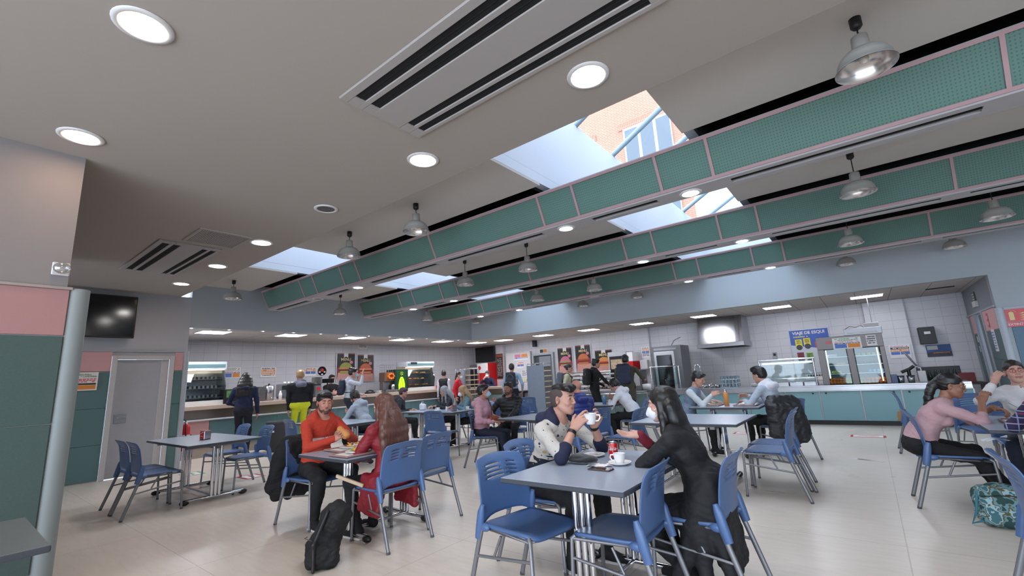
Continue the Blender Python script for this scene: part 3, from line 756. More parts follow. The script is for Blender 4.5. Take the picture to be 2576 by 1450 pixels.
# ---------------------------------------------------------------- tables
M_top = mat('table_top_grey', (158, 168, 184), .26, var=.03, scale=40, spec=.4)
M_edge = mat('table_edge_dark', (62, 66, 74), .5)
def table(x0, x1, y0, y1, label, rot=0., mtop=None, peds=2):
    cx, cy = (x0+x1)/2, (y0+y1)/2; w, l = x1-x0, y1-y0
    t = thing('dining_table', label, 'table', (cx, cy, 0), rot, 'grey cafeteria tables')
    MB().box((0, 0, .725), (w, l, .028), 0, None, .005).build('tabletop', [M_edge], t)
    MB().box((0, 0, .7395), (w-.008, l-.008, .003), 0, None, .001).build('top_surface', mtop or M_top, t)
    longx = w >= l; h = max(w, l)/2; s = min(w, l)/2
    A = (lambda a, c, z: (a, c, z)) if longx else (lambda a, c, z: (c, a, z))
    for q in (-1, 1):
        a = q*(h-.27); b = MB()
        for c in (-.045, 0, .045): b.tube([A(a, c, .71), A(a, c, .06)], .019, 0, 12)
        b.build('pedestal_tubes', M_chrome, t)
        b = MB(); b.tube([A(a, -s+.10, .05), A(a, s-.10, .05)], .02, 0, 10); bar = b.build('foot_bar', M_chrome, t)
        for e in (-1, 1):
            c = e*(s-.1); b = MB(); b.blob(A(a, c, .035), A(.032, .055, 0)[:2]+(.032,), 0, 14, 8); b.build('foot_cap', M_black, t)
        b = MB(); b.box(A(a, 0, .69), A(.05, 2*s-.14, 0)[:2]+(.035,)); b.build('support_bar', M_steelD, t)
    b = MB(); b.box(A(0, 0, .665), A(2*h-.5, .035, 0)[:2]+(.05,)); b.build('stretcher_beam', M_steelD, t)
    b = MB(); b.tube([A(-h+.27, 0, .05), A(h-.27, 0, .05)], .014, 0, 8); b.build('floor_rail', M_chrome, t)
    return t
table(-1.93, -1.10, 2.27, 3.47, 'grey table nearest the camera with cup, drink can and phone on it')
table(-4.43, -3.60, 2.25, 3.45, 'grey table with food trays between the orange hoodie and red coat diners')
table(-8.40, -6.70, 2.02, 2.89, 'long empty grey table near the grey door with a red napkin box')
table(-8.51, -6.90, 4.20, 5.05, 'grey table behind the orange hoodie man where a man looks at a phone')
table(-8.30, -6.62, 6.42, 7.27, 'grey table where a grey-haired and a blonde woman sit with cups')
table(-4.62, -3.45, 5.42, 6.28, 'bare grey table in front of the man in black puffer jacket', math.radians(-8))
table(-5.15, -3.95, 7.95, 8.80, 'grey table where the person in white hoodie leans')
table(-2.40, -1.20, 5.30, 6.41, 'empty square-looking grey table behind the woman in black coat')
table(-2.35, -1.35, 7.45, 8.25, 'grey table where two young men eat by the turquoise counter')
table(.66, 2.2, 5.25, 6.40, 'grey table of the pink sweater diner at the right edge')
table(-8.8, -7.3, 9.0, 9.85, 'far grey table with a red napkin box behind the pink puffer woman')
table(-3.79, -2.94, -.80, .41, 'corner of a dark speckled grey table beside the near green pier', 0, mat('speckled_grey_top', (112, 116, 116), .35, var=.1, scale=150))

CH = [
 (-1.83, 2.43, -9, 'dusty blue chair at the near left side of the nearest table'),
 (-1.31, 2.60, 184, 'empty blue chair tucked at the near right side of the nearest table'),
 (-2.10, 3.06, 2, 'blue chair under the person in cream patterned hoodie'),
 (-1.02, 3.10, 180, 'blue chair behind the woman in long black coat'),
 (-3.65, 2.69, 179, 'blue chair of the long-haired diner in red coat'),
 (-3.84, 3.24, 184, 'empty blue chair just beyond the red coat diner'),
 (-4.72, 2.61, 4, 'blue chair under the man in orange hoodie with a coat over it'),
 (-7.08, 1.84, 90, 'dark blue chair at the left table, right one of the near pair'),
 (-7.60, 1.84, 90, 'dark blue chair at the left table, left one of the near pair by the door'),
 (-7.25, 2.93, 268, 'blue chair on the far side of the left table, right one'),
 (-8.12, 2.95, 270, 'blue chair on the far side of the left table, behind the napkin box'),
 (-8.15, 4.22, 88, 'dark blue chair back just left of the orange hoodie man'),
 (-7.84, 5.42, 196, 'blue chair of the grey hoodie man with headphones'),
 (-6.35, 5.9, 100, 'grey-blue chair with a red bag seen past the red coat diner'),
 (-8.9, 6.9, 0, 'chair under the purple-haired person at the far end'),
 (-7.72, 7.62, 250, 'chair under the grey-haired woman'),
 (-6.85, 7.48, 240, 'chair under the blonde woman with white mask'),
 (-5.02, 5.69, 22, 'blue chair under the woman in pink puffer jacket'),
 (-5.08, 6.48, -70, 'blue chair under the man in black puffer jacket'),
 (-6.9, 8.1, 125, 'dark blue chair between the pink and black puffer jackets'),
 (-7.2, 9.7, 130, 'bright blue chair right of the man in black puffer jacket'),
 (-3.32, 5.55, 172, 'blue chair behind the mug of the person in cream hoodie'),
 (-3.46, 6.22, 165, 'blue chair with dark bag, under the bald man in royal blue puffer'),
 (-3.68, 8.38, 185, 'blue chair just behind the white hoodie, left of the two'),
 (-3.80, 9.05, 190, 'blue chair behind the white hoodie, right of the two'),
 (-2.90, 6.20, 180, 'bright blue chair with its back to the camera near the outstretched hand'),
 (-1.0, 5.64, 180, 'bright blue chair right of the empty table, near one of the pair'),
 (-1.04, 6.12, 180, 'bright blue chair right of the empty table, far one of the pair'),
 (-2.50, 7.82, 0, 'chair under the young man in grey-blue sweatshirt'),
 (-1.15, 7.82, 145, 'blue chair under the dark-haired man in pale hoodie by the counter'),
 (.49, 5.88, 2, 'blue chair under the woman in pink sweater'),
 (.50, 8.86, 0, 'blue chair farther back behind the pink sweater woman'),
 (.73, 3.45, 0, 'blue chair back cut off by the right edge of the picture'),
 (1.10, 4.80, 88, 'chair under the person in dark plaid shirt'),
 (1.0, 7.85, -80, 'dark blue chair between the pink and white sweaters'),
 (1.12, 6.78, -95, 'blue chair under the laughing woman in white sweater'),
]
for x, y, f, lab in CH: chair(x, y, f, lab)

# ---------------------------------------------------------------- small table things
M_porc = mat('white_porcelain', (232, 230, 228), .18, var=.01)
M_red = mat('soda_red', (196, 24, 30), .3)
M_food = mat('fried_food', (214, 160, 74), .7, var=.35, scale=60)
M_meat = mat('browned_meat', (120, 62, 34), .7, var=.3, scale=50)
M_tray = mat('tray_brown_pink', (150, 118, 112), .5, var=.05)
M_paper = mat('paper_white', (228, 224, 222), .8, var=.03)
M_lettuce = mat('lettuce', (150, 180, 80), .7, var=.3, scale=50)
TZ = .741
def napkin_box(x, y, rz, label, z=TZ):
    t = thing('napkin_dispenser', label, 'napkin box', (x, y, z), rz, 'red and steel napkin dispensers')
    MB().box((0, 0, .062), (.085, .10, .115), 0, None, .006).build('housing', M_steel, t)
    b = MB(); b.box((0, -.052, .062), (.07, .004, .1)); b.box((0, .052, .062), (.07, .004, .1)); b.box((0, 0, .121), (.082, .096, .004)); b.build('red_face', M_red, t)
    b = MB(); b.tube([(-.025, -.0555, .085), (.0, -.0555, .095), (.025, -.0555, .105)], .004, 0, 6); b.tube([(-.02, -.0555, .05), (0, -.0555, .055), (.02, -.0555, .045)], .003, 0, 6); b.build('swoosh', M_white, t)
    MB().box((0, 0, .002), (.09, .105, .004)).build('base', M_black, t)
    return t
napkin_box(-7.35, 2.42, math.radians(20), 'red napkin box standing on the long empty table near the door')
napkin_box(-6.85, 6.7, math.radians(-30), 'red napkin box on the table of the grey-haired woman')
napkin_box(-7.95, 9.3, math.radians(-20), 'red napkin box on the far table behind the pink puffer woman')
def cup(x, y, rz, label, z=TZ, saucer=True, spoon=True, s=1.):
    if saucer:
        q = MB().lathe([(.0001, .004), (.03, .004), (.045, .007), (.075, .018), (.077, .02), (.075, .014), (.045, .001), (.0001, .0)], 0, 32)
        q = q.build('saucer', M_porc, None, (x, y, z)); tag(q, 'white saucer under '+label, 'saucer', 'white saucers')
        z += .005
    t = thing('coffee_cup', label, 'cup', (x, y, z), rz, 'white coffee cups')
    MB().lathe([(.0001, .001), (.024*s, .001), (.027*s, .004), (.034*s, .03*s), (.041*s, .066*s), (.0425*s, .068*s), (.039*s, .064*s), (.031*s, .025*s), (.02*s, .01*s), (.0001, .008*s)], 0, 32).build('bowl', M_porc, t)
    MB().tube([(-.038*s, 0, .058*s), (-.058*s, 0, .056*s), (-.062*s, 0, .04*s), (-.05*s, 0, .022*s), (-.032*s, 0, .02*s)], .005*s, 0, 8).build('handle', M_porc, t)
    if spoon:
        k = MB().tube([(-.02, .0, .02), (-.075, .015, .125)], .0022, 0, 6); k.blob((-.018, 0, .018), (.009, .012, .004)); k = k.build('teaspoon', M_steel, None, (x, y, z)); tag(k, 'teaspoon standing in '+label, 'spoon')
    return t
cup(-1.42, 2.92, .3, 'white coffee cup beside the red drink can')
def can(x, y, z, rz, label):
    t = thing('drink_can', label, 'can', (x, y, z), rz)
    MB().lathe([(.0001, .004), (.024, .002), (.028, .002), (.033, .012), (.033, .104), (.028, .114), (.0265, .1155), (.026, .112), (.0001, .111)], 0, 32, mfun=lambda i: 0 if 3 <= i <= 3 else 1).build('can_body', [M_red, M_steel], t)
    text('lettering', 'Coca-Cola', .036, M_white, t, (0, 0, .07), (PI/2, 0, 0), 1.0, bend=.0332, shear=.4, bold=.0005)
    b = MB()
    for k in range(9):
        a = -1.15-.3+k*.035; r = .0335
        b.add([(r*math.sin(a), -r*math.cos(a), .055), (r*math.sin(a+.018), -r*math.cos(a+.018), .055), (r*math.sin(a+.018), -r*math.cos(a+.018), .08), (r*math.sin(a), -r*math.cos(a), .08)], [(0, 1, 2, 3)])
    b.build('barcode', M_white, t); return t
can(-1.56, 3.12, TZ, 1.15, 'red and white soda can standing beside the white cup')
def phone(x, y, z, rz, label):
    t = thing('phone', label, 'phone', (x, y, z), rz)
    MB().box((0, 0, .004), (.155, .075, .008), 0, None, .003).build('phone_body', mat('phone_case', (70, 58, 55), .3, .4), t)
    MB().box((0, 0, .0085), (.15, .07, .001)).build('screen', M_blk2, t); return t
phone(-1.46, 2.72, TZ, .0, 'dark smartphone lying flat on the nearest table')
def beret():
    s = Sdf(); s.ell((0, 0, .022), (.105, .08, .022), mi=0, k=.02); s.ell((-.03, .01, .04), (.06, .055, .018), mi=0, k=.02); s.ell((.05, -.01, .03), (.05, .05, .018), k=.02)
    o = s.mesh('beret', [mat('black_felt', (16, 17, 22), .9, sheen=.3)], .004, wr={0: .002}, zmin=0.); o.location = (-1.68, 2.88, TZ); o.rotation_euler = (0, 0, .2); tag(o, 'folded black cloth cap lying on the nearest table', 'hat')
beret()
o = MB().lathe([(.0001, .004), (.045, .005), (.08, .02), (.082, .022), (.08, .016), (.045, .001), (.0001, 0)], 0, 32).build('saucer', M_porc, None, (-1.72, 3.12, TZ)); tag(o, 'white saucer with sugar papers behind the black cap', 'saucer', 'white saucers')
b = MB(); b.box((-.01, 0, .022), (.05, .02, .004), 0, (0, .1, .4)); b.box((.02, .01, .024), (.045, .018, .004), 0, (.1, 0, -.5)); o = b.build('sugar_wrapper', M_paper, None, (-1.72, 3.12, TZ)); tag(o, 'torn sugar wrappers on the saucer behind the cap', 'wrapper')
b = MB(); b.sheet(lambda u, v: (u*.18-.09, v*.13-.065, .002+.006*math.sin(u*9)*math.cos(v*7)), 12, 10); o = b.build('napkin', M_paper, None, (-1.53, 2.86, TZ), .3); tag(o, 'crumpled white napkin between phone and cap', 'napkin')
def tray_meal(x, y, rz, label, pile, mats_, z=TZ, sz=(.42, .31)):
    t = thing('food_tray', label+', tray', 'tray', (x, y, z), rz, 'brown food trays')
    w, l = sz; b = MB(); b.box((0, 0, .006), (w-.03, l-.03, .008), 0, None, .003)
    for a, c, dw, dl in ((0, l/2-.008, w, .016), (0, -l/2+.008, w, .016), (w/2-.008, 0, .016, l-.03), (-w/2+.008, 0, .016, l-.03)): b.box((a, c, .012), (dw, dl, .018), 0, None, .006)
    b.build('tray_body', M_tray, t)
    MB().box((0, 0, .0108), (w-.05, l-.05, .001)).build('paper_liner', M_paper, t)
    p = MB().lathe([(.0001, .004), (.06, .004), (.11, .016), (.115, .019), (.112, .014), (.06, .0), (.0001, 0)], 0, 32).build('plate', M_porc, None, (x, y, z+.012)); tag(p, 'white plate of food on '+label, 'plate', 'dinner plates on trays')
    s = Sdf(); rd = random.Random(int(x*100))
    for k in range(pile):
        a = rd.uniform(0, 6.28); r = rd.uniform(0, .075); zz = .02+rd.uniform(0, .02)
        q = np.array([r*math.cos(a), r*math.sin(a), zz]); d = np.array([math.cos(a*3), math.sin(a*3), rd.uniform(-.2, .2)])*.025
        s.cap(q-d, q+d, .006, .006, mi=k % len(mats_), k=.004)
    f = s.mesh('meal', mats_, .0035, zmin=.005); f.location = (x, y, z+.014); f.rotation_euler = (0, 0, rz); tag(f, 'serving of food piled on '+label, 'food', 'meals on plates', 'stuff')
    return t
tray_meal(-4.18, 2.66, PI/2, 'the orange hoodie man\'s tray', 26, [M_food, M_meat, M_paper])
tray_meal(-3.82, 2.50, PI/2, 'the red coat diner\'s tray', 34, [M_food, M_lettuce, M_food])
tray_meal(.98, 5.75, PI/2, 'the pink sweater woman\'s tray', 30, [M_food, M_meat, M_food])
tray_meal(-2.1, 7.82, PI/2, 'the tray left of the orange bottle', 20, [M_food, M_paper])
tray_meal(-1.58, 7.82, PI/2, 'the tray right of the orange bottle', 20, [M_food, M_paper, M_meat])
def tumbler(x, y, label, z=TZ+.014, h=.095, r=.034):
    t = thing('drinking_glass', label, 'glass', (x, y, z), 0, 'drinking glasses')
    MB().lathe([(.0001, .0), (r*.8, 0), (r, h), (r-.003, h), (r*.8-.003, .008), (.0001, .008)], 0, 28).build('glass_body', glass_mat('tumbler_glass', (225, 232, 235), .16), t)
    MB().lathe([(.0001, .009), (r*.8-.004, .009), (r*.9-.004, h*.5), (.0001, h*.5)], 0, 20).build('drink', glass_mat('water', (215, 205, 190), .1), t)
tumbler(-4.30, 2.95, 'short clear glass on the far corner of the orange hoodie man\'s tray', TZ)
tumbler(-3.95, 2.79, 'faceted clear glass close to the red coat sleeve', TZ)
tumbler(-4.20, 3.0, 'small glass with pale foam beside the steel bottle', TZ, .1, .026)
def bottle(x, y, z, label, col, cap, h=.24, r=.036, emb=None):
    t = thing('water_bottle', label, 'bottle', (x, y, z), .4)
    MB().lathe([(.0001, 0), (r, 0), (r, h*.72), (r*.98, h*.76), (r*.62, h*.86), (r*.6, h*.9), (.0001, h*.9)], 0, 28).build('bottle_body', col, t)
    MB().lathe([(r*.66, h*.86), (r*.68, h*.98), (r*.5, h), (.0001, h)], 0, 24).build('cap', cap, t)
    if emb: MB().lathe([(r+.001, h*.3), (r+.001, h*.45)], 0, 28).build('emblem_band', emb, t)
    return t
bottle(-4.34, 3.13, TZ, 'grey insulated bottle with black spout between orange hoodie and red coat', mat('bottle_grey', (140, 146, 156), .35, .3), M_black, .29, .04)
bottle(-1.84, 7.7, TZ, 'orange bottle with steel cap between the two eating young men', mat('bottle_orange', (214, 140, 70), .4), M_steel, .25, .036)
bottle(-4.22, 8.25, TZ, 'small blue water bottle in front of the white hoodie', mat('bottle_blue', (90, 130, 175), .3), M_steel, .17, .035)
cup(-7.35, 6.72, .8, 'white cup in front of the grey-haired woman', spoon=False)
cup(-6.75, 7.0, 2.1, 'white cup in front of the blonde masked woman', spoon=False)
cup(-4.6, 8.3, 1, 'dark coffee glass cup near the bald man', saucer=False, spoon=False)
b = MB(); b.lathe([(.0001, 0), (.022, 0), (.026, .05), (.018, .075), (.02, .1), (.0001, .1)], 0, 16); o = b.build('sugar_shaker', M_porc, None, (-6.98, 6.62, TZ)); tag(o, 'white sugar shaker beside the red napkin box', 'shaker')
can(-4.02, 8.4, TZ, 0, 'small red drink can in front of the white hoodie person')
s = Sdf(); s.box((0, 0, .07), (.08, .05, .07), .03, k=.02); s.cap((-.04, 0, .14), (-.02, .0, .19), .01, k=.02); s.cap((.04, 0, .14), (.02, .0, .19), .01, k=.02)
o = s.mesh('carrier_bag', [mat('white_plastic_bag', (222, 222, 228), .4)], .008, wr={0: .008}, zmin=0.); o.location = (-8.1, 6.95, TZ); tag(o, 'white plastic carrier bag standing on the far table', 'bag')
# laptop-like wooden panel edge on the red coat diner's lap
o = MB().box((0, 0, 0), (.02, .27, .03), 0, None, .004).build('tray_edge', mat('pale_wood', (205, 180, 150), .6), None, (-3.79, 2.40, .53), .9); o.rotation_euler = (-.35, .2, -1.1); tag(o, 'pale board held on the lap of the red coat diner', 'board')

# ---------------------------------------------------------------- bags and bins
M_blkcloth = mat('black_nylon', (17, 17, 19), .75, bump=.25, scale=30)
def backpack_floor():
    t = thing('backpack', 'slumped black backpack on the floor under the tray table', 'backpack', (-3.56, 2.07, 0), math.radians(-20))
    s = Sdf(); s.cap((-.05, -.02, .13), (.03, .06, .36), .12, .105, k=.05); s.box((-.03, -.03, .09), (.15, .1, .09), .05, k=.05); s.cap((-.1, -.08, .06), (.06, -.12, .07), .055, k=.04)
    s.mesh('bag_body', [M_blkcloth], .007, t, wr={0: .012}, zmin=0.)
    s = Sdf(); s.cap((-.1, .0, .34), (-.14, -.1, .1), .016, k=.02, fl=((0, 0, 1), 1)); s.cap((-.14, -.1, .1), (-.22, -.06, .012), .014, k=.02); s.cap((.08, -.02, .4), (.12, -.12, .2), .016, k=.02); s.cap((.12, -.12, .2), (.13, -.12, .02), .014, k=.02)
    s.mesh('strap', [M_black], .006, t, zmin=0.)
    b = MB(); b.tube([(-.12, -.13, .2), (-.02, -.165, .22), (.08, -.13, .22)], .003, 0, 6); b.build('zip', M_steelD, t)
backpack_floor()
def camo_bag():
    m = mat('camouflage_cloth', (70, 110, 112), .8, var=.1); n, l = m.node_tree.nodes, m.node_tree.links; b = n['Principled BSDF']
    tc = n.new('ShaderNodeTexCoord'); no = n.new('ShaderNodeTexNoise'); no.inputs['Scale'].default_value = 13; no.inputs['Detail'].default_value = 2
    cr = n.new('ShaderNodeValToRGB'); e = cr.color_ramp; e.interpolation = 'CONSTANT'; e.elements[0].color = rgb(40, 70, 66); e.elements[1].position = .45; e.elements[1].color = rgb(104, 142, 148)
    for p, c in ((.52, (88, 88, 56)), (.57, (150, 178, 186)), (.62, (60, 104, 110))): q = e.elements.new(p); q.color = rgb(*c)
    l.new(tc.outputs['Object'], no.inputs['Vector']); l.new(no.outputs['Fac'], cr.inputs[0]); l.new(cr.outputs[0], b.inputs['Base Color'])
    t = thing('backpack', 'teal camouflage backpack on the floor by the pink sweater woman', 'backpack', (.66, 5.38, 0), math.radians(10))
    s = Sdf(); s.box((0, 0, .14), (.17, .11, .14), .06, k=.04); s.box((0, -.09, .09), (.13, .04, .08), .035, k=.03); s.ell((0, 0, .27), (.15, .1, .04), k=.03)
    s.mesh('bag_body', [m], .008, t, wr={0: .007}, zmin=0.)
    b = MB(); b.tube([(-.16, -.06, .26), (-.2, -.1, .12), (-.23, -.06, .015), (-.17, -.1, .05)], .009, 0, 8); b.build('strap', mat('teal_strap', (50, 110, 125), .7), t)
    b = MB(); b.tube([(-.16, -.1, .23), (0, -.13, .25), (.16, -.1, .23)], .004, 0, 6); b.build('zip', M_black, t)
camo_bag()
def bin_():
    t = thing('waste_bin', 'dark grey waste bin by the left counter behind the blue chairs', 'bin', (-10.9, 5.05, 0), .6)
    b = MB(); prof = [(.21, 0), (.25, .62), (.265, .62), (.265, .66), (.25, .66)]
    b.lathe([(.0001, 0)]+prof+[(.2, .64), (.0001, .60)], 0, 4+20).build('bin_body', mat('bin_grey', (66, 68, 76), .6), t)
    MB().box((.0, -.245, .45), (.1, .012, .04), 0, (-.05, 0, 0)).build('label_plate', M_white, t)
bin_()
def extinguisher(x, y, label):
    t = thing('fire_extinguisher', label, 'fire extinguisher', (x, y, 0))
    MB().lathe([(.0001, .3), (.07, .3), (.075, .32), (.075, .72), (.05, .79), (.02, .81), (.0001, .81)], 0, 24).build('cylinder', M_red, t)
    MB().lathe([(.022, .8), (.022, .84), (.0001, .85)], 0, 14).build('valve', M_steel, t)
    b = MB(); b.tube([(0, 0, .85), (.03, -.05, .89), (.04, -.1, .88)], .008, 0, 6); b.build('lever', M_black, t)
    b = MB(); b.tube([(.01, -.02, .84), (.09, -.03, .8), (.1, -.02, .6), (.09, 0, .42)], .011, 0, 8); b.build('hose', M_black, t)
    MB().lathe([(.076, .48), (.076, .6)], 0, 24).build('label_band', M_paper, t)
    b = MB(); b.bb(-.03, .03, .06, .1, .45, .6); b.build('bracket', M_steelD, t)
extinguisher(-10.72, 3.18, 'red fire extinguisher at the near end of the left counter')
# floor stickers and cable cover
for k, (x, y, w, l, c, lab) in enumerate(((-.22, 10.35, .5, .28, M_red, 'red rectangular floor sticker in front of the turquoise counter'), (-2.15, 10.3, .5, .28, M_red, 'red floor sticker under the far dining tables'),
        (-3.83, 10.5, .5, .28, M_red, 'red floor sticker left of the far steel counter'), (-8.21, 3.4, .4, .3, M_red, 'red floor sticker between the left table chairs'), (-9.6, 3.0, .4, .3, mat('green_sticker', (60, 150, 90), .5), 'green floor sticker by the door wall'))):
    t = thing('floor_sticker', lab, 'sticker', (x, y, 0))
    b = MB(); b.bb(-w/2, w/2, -l/2, l/2, 0.0005, .0015); b.build('sticker_base', c, t)
    b = MB(); b.bb(-w/2+.04, w/2-.04, -l/2+.04, l/2-.04, .0016, .0022); b.build('sticker_centre', M_paper, t)
    b = MB(); b.bb(-w/2+.1, w/2-.1, -.02, .02, .0023, .003); b.build('sticker_print', c, t)
b = MB(); b.add([(0, 0, .002), (.3, .02, .002), (.3, .06, .002), (.42, 0, .002), (.3, -.06, .002), (.3, -.02, .002)], [(0, 5, 1), (2, 4, 3)]); b.bb(0, .3, -.02, .02, .001, .002)
o = b.build('floor_arrow', M_paper, None, (-.05, 7.9, 0), math.radians(160)); tag(o, 'small white arrow stuck on the floor near the counter', 'floor marking')
# ---------------------------------------------------------------- people
SKIN = {'light': mat('skin_light', (184, 138, 120), .5, var=.05, scale=20), 'rosy': mat('skin_rosy', (180, 126, 108), .5, var=.05, scale=20),
        'tan': mat('skin_tan', (150, 104, 84), .5, var=.05, scale=20), 'pale': mat('skin_pale', (190, 146, 130), .5, var=.05, scale=20)}
M_lip = mat('lips', (158, 100, 90), .45); M_eyew = mat('eye_white', (225, 220, 215), .2, var=.01); M_iris = mat('iris_dark', (40, 26, 20), .15)
def cloth(name, col, **k): return mat('cloth_'+name, col, k.pop('rough', .85), bump=k.pop('bump', .25), scale=k.pop('scale', 6), bscale=k.pop('bscale', 16), var=k.pop('var', .06), sheen=.0, **k)
C_jeans = cloth('dark_jeans', (34, 40, 56)); C_black = cloth('black', (17, 17, 20)); C_shoe = cloth('shoe_black', (20, 20, 22)); C_sole = mat('shoe_sole', (205, 200, 196), .6)
HAIR = {}
M_stub = mat('beard_stubble', (78, 56, 48), .7, var=.3, scale=120)
def hairm(name, col, rough=.42):
    if name not in HAIR: HAIR[name] = mat('hair_'+name, col, rough, var=.25, scale=30, bump=.12, bscale=60)
    return HAIR[name]
H_black = hairm('black', (22, 19, 19)); H_dark = hairm('dark_brown', (40, 29, 25)); H_auburn = hairm('auburn', (92, 58, 48)); H_blond = hairm('blond', (158, 128, 92)); H_grey = hairm('grey', (142, 142, 146)); H_purple = hairm('purple_brown', (72, 44, 58))
def ik(a, t, l1, l2, hint):
    a, t = np.array(a, float), np.array(t, float); d = t-a; L = np.linalg.norm(d); mx = (l1+l2)*.998
    if L > mx: t = a+d/L*mx; L = mx
    n = nrm(t-a); c = (l1*l1-l2*l2+L*L)/(2*L); h = math.sqrt(max(0, l1*l1-c*c)); hv = np.array(hint, float); hv = nrm(hv-n*(hv@n))
    return a+n*c+hv*h, t
def Rz(a): c, s = math.cos(a), math.sin(a); return np.array([[c, -s, 0], [s, c, 0], [0, 0, 1]])
def Rx(a): c, s = math.cos(a), math.sin(a); return np.array([[1, 0, 0], [0, c, -s], [0, s, c]])
def Ry(a): c, s = math.cos(a), math.sin(a); return np.array([[c, 0, s], [0, 1, 0], [-s, 0, c]])
def hand(S, w, f, n, right, curl, mi, sc=1., thumb=.5, spread=1.):
    f = nrm(f); n = nrm(np.array(n, float)-f*np.dot(n, f)); sd = np.cross(f, n)*(1 if right else -1)
    R = np.stack([sd, f, n], 1); w = np.array(w, float)
    S.box(w+f*.045*sc, np.array([.038, .047, .0145])*sc, .013*sc, R, mi, .008)
    S.cap(w, w+f*.03*sc, .0255*sc, .026*sc, mi, .012)
    S.ell(w+f*.03*sc+sd*.026*sc+n*.008*sc, np.array([.016, .028, .015])*sc, R, mi, .008)
    for k, (off, L) in enumerate(((.030, .92), (.0105, 1.), (-.0095, .95), (-.028, .76))):
        p = w+f*.088*sc+sd*off*sc; a = 0; cv = curl[k] if isinstance(curl, (list, tuple)) else curl
        sp = off*spread*1.2
        for j, seg in enumerate((.043, .027, .021)):
            a += cv*(1. if j else .75); d = nrm(f*math.cos(a)+n*math.sin(a)+sd*sp*math.cos(a)*3)
            q = p+d*seg*L*sc; r0 = (.0092-.0008*j)*sc; S.cap(p, q, r0, r0-.0008*sc, mi, .0035); p = q
    p = w+f*.022*sc+sd*.034*sc; d = nrm(f*.55+sd*.75+n*thumb)
    q = p+d*.036*sc; S.cap(w+f*.012*sc+sd*.018*sc, p, .014*sc, .013*sc, mi, .008); S.cap(p, q, .0125*sc, .0105*sc, mi, .005)
    d2 = nrm(d*.8+f*.5+n*thumb*.6); S.cap(q, q+d2*.028*sc, .0105*sc, .0085*sc, mi, .004)
def head_prims(S, H, R, mi_skin, mi_lip, mi_brow, beard=None, near=False, sc=1., smile=0., slim=1., mouth=0.):
    T = lambda x, y, z: H+R@(np.array([x, y, z])*sc)
    E = lambda c, r, m=mi_skin, k=.015, Q=None, sub=False: S.ell(T(*c), np.array(r)*sc, R if Q is None else R@Q, m, k, sub=sub)
    E((0, -.014, .034), (.076*slim, .096, .086)); E((0, .026, -.025), (.062*slim, .064, .082), k=.02); E((0, .040, -.074), (.046*slim, .046, .036), k=.025)
    S.cap(T(-.05*slim, .005, -.055), T(-.018, .066, -.096), .016*sc, .014*sc, mi_skin, .025); S.cap(T(.05*slim, .005, -.055), T(.018, .066, -.096), .016*sc, .014*sc, mi_skin, .025)
    E((0, .074, -.098), (.019, .014, .015), k=.015)
    E((0, .076, .034), (.046, .016, .013), k=.012)
    for s in (-1, 1):
        E((s*.034, .066, -.028), (.022, .02, .02), k=.015)
        E((s*.031, .094, .010), (.017, .010, .012), k=.008, sub=True)
        E((s*.077*slim, -.004, -.008), (.009, .019, .030), k=.006, Q=Rz(s*-.35)); E((s*.080*slim, .0, -.002), (.005, .010, .016), k=.003, sub=True, Q=Rz(s*-.35))
        if not near:
            E((s*.031, .084, .008), (.010, .006, .005), mi_brow, .001); S.cap(T(s*.016, .090, .030), T(s*.046, .080, .031), .0045*sc, .003*sc, mi_brow, .002)
        else:
            E((s*.031, .082, .009), (.0145, .010, .0125), k=.004); E((s*.031, .0915, .0075), (.0118, .0065, .0046), k=.0015, sub=True)
            S.cap(T(s*.013, .0935, .0305), T(s*.03, .0925, .0335), .0034*sc, .0036*sc, mi_brow, .001); S.cap(T(s*.03, .0925, .0335), T(s*.048, .0795, .028), .0034*sc, .0022*sc, mi_brow, .001)
    S.cap(T(0, .088, .020), T(0, .108, -.020), .0070*sc, .0085*sc, mi_skin, .010); E((0, .106, -.024), (.0105, .0110, .0080), k=.006)
    for s in (-1, 1): E((s*.0115, .100, -.028), (.008, .010, .007), k=.005); E((s*.006, .110, -.034), (.0032, .004, .003), k=.002, sub=True)
    E((0, .080, -.060), (.024, .016, .018), k=.012)
    for s in (-1, 1):
        S.cap(T(s*(.021+smile*.003), .0885, -.0595+smile*.005), T(0, .0985, -.0575), .0025*sc, .0038*sc, mi_lip, .002); S.cap(T(s*(.019+smile*.003), .0885, -.0625+smile*.004-mouth*.006), T(0, .0970, -.0655-mouth*.012), .0028*sc, .0045*sc, mi_lip, .002)
    if mouth: E((0, .098, -.063-mouth*.005), (.014, .012, .004+mouth*.005), k=.002, sub=True)
    if beard is not None:
        E((0, .041, -.0765), (.0475*slim, .0475, .0365), beard, .003); E((0, .076, -.0985), (.022, .0150, .0165), beard, .004)
        for s in (-1, 1): S.cap(T(s*.022, .084, -.056), T(s*.004, .0935, -.0495), .0042*sc, .0042*sc, beard, .001); S.cap(T(s*.066*slim, .022, -.02), T(s*.052*slim, .030, -.072), .0065*sc, .016*sc, beard, .004)
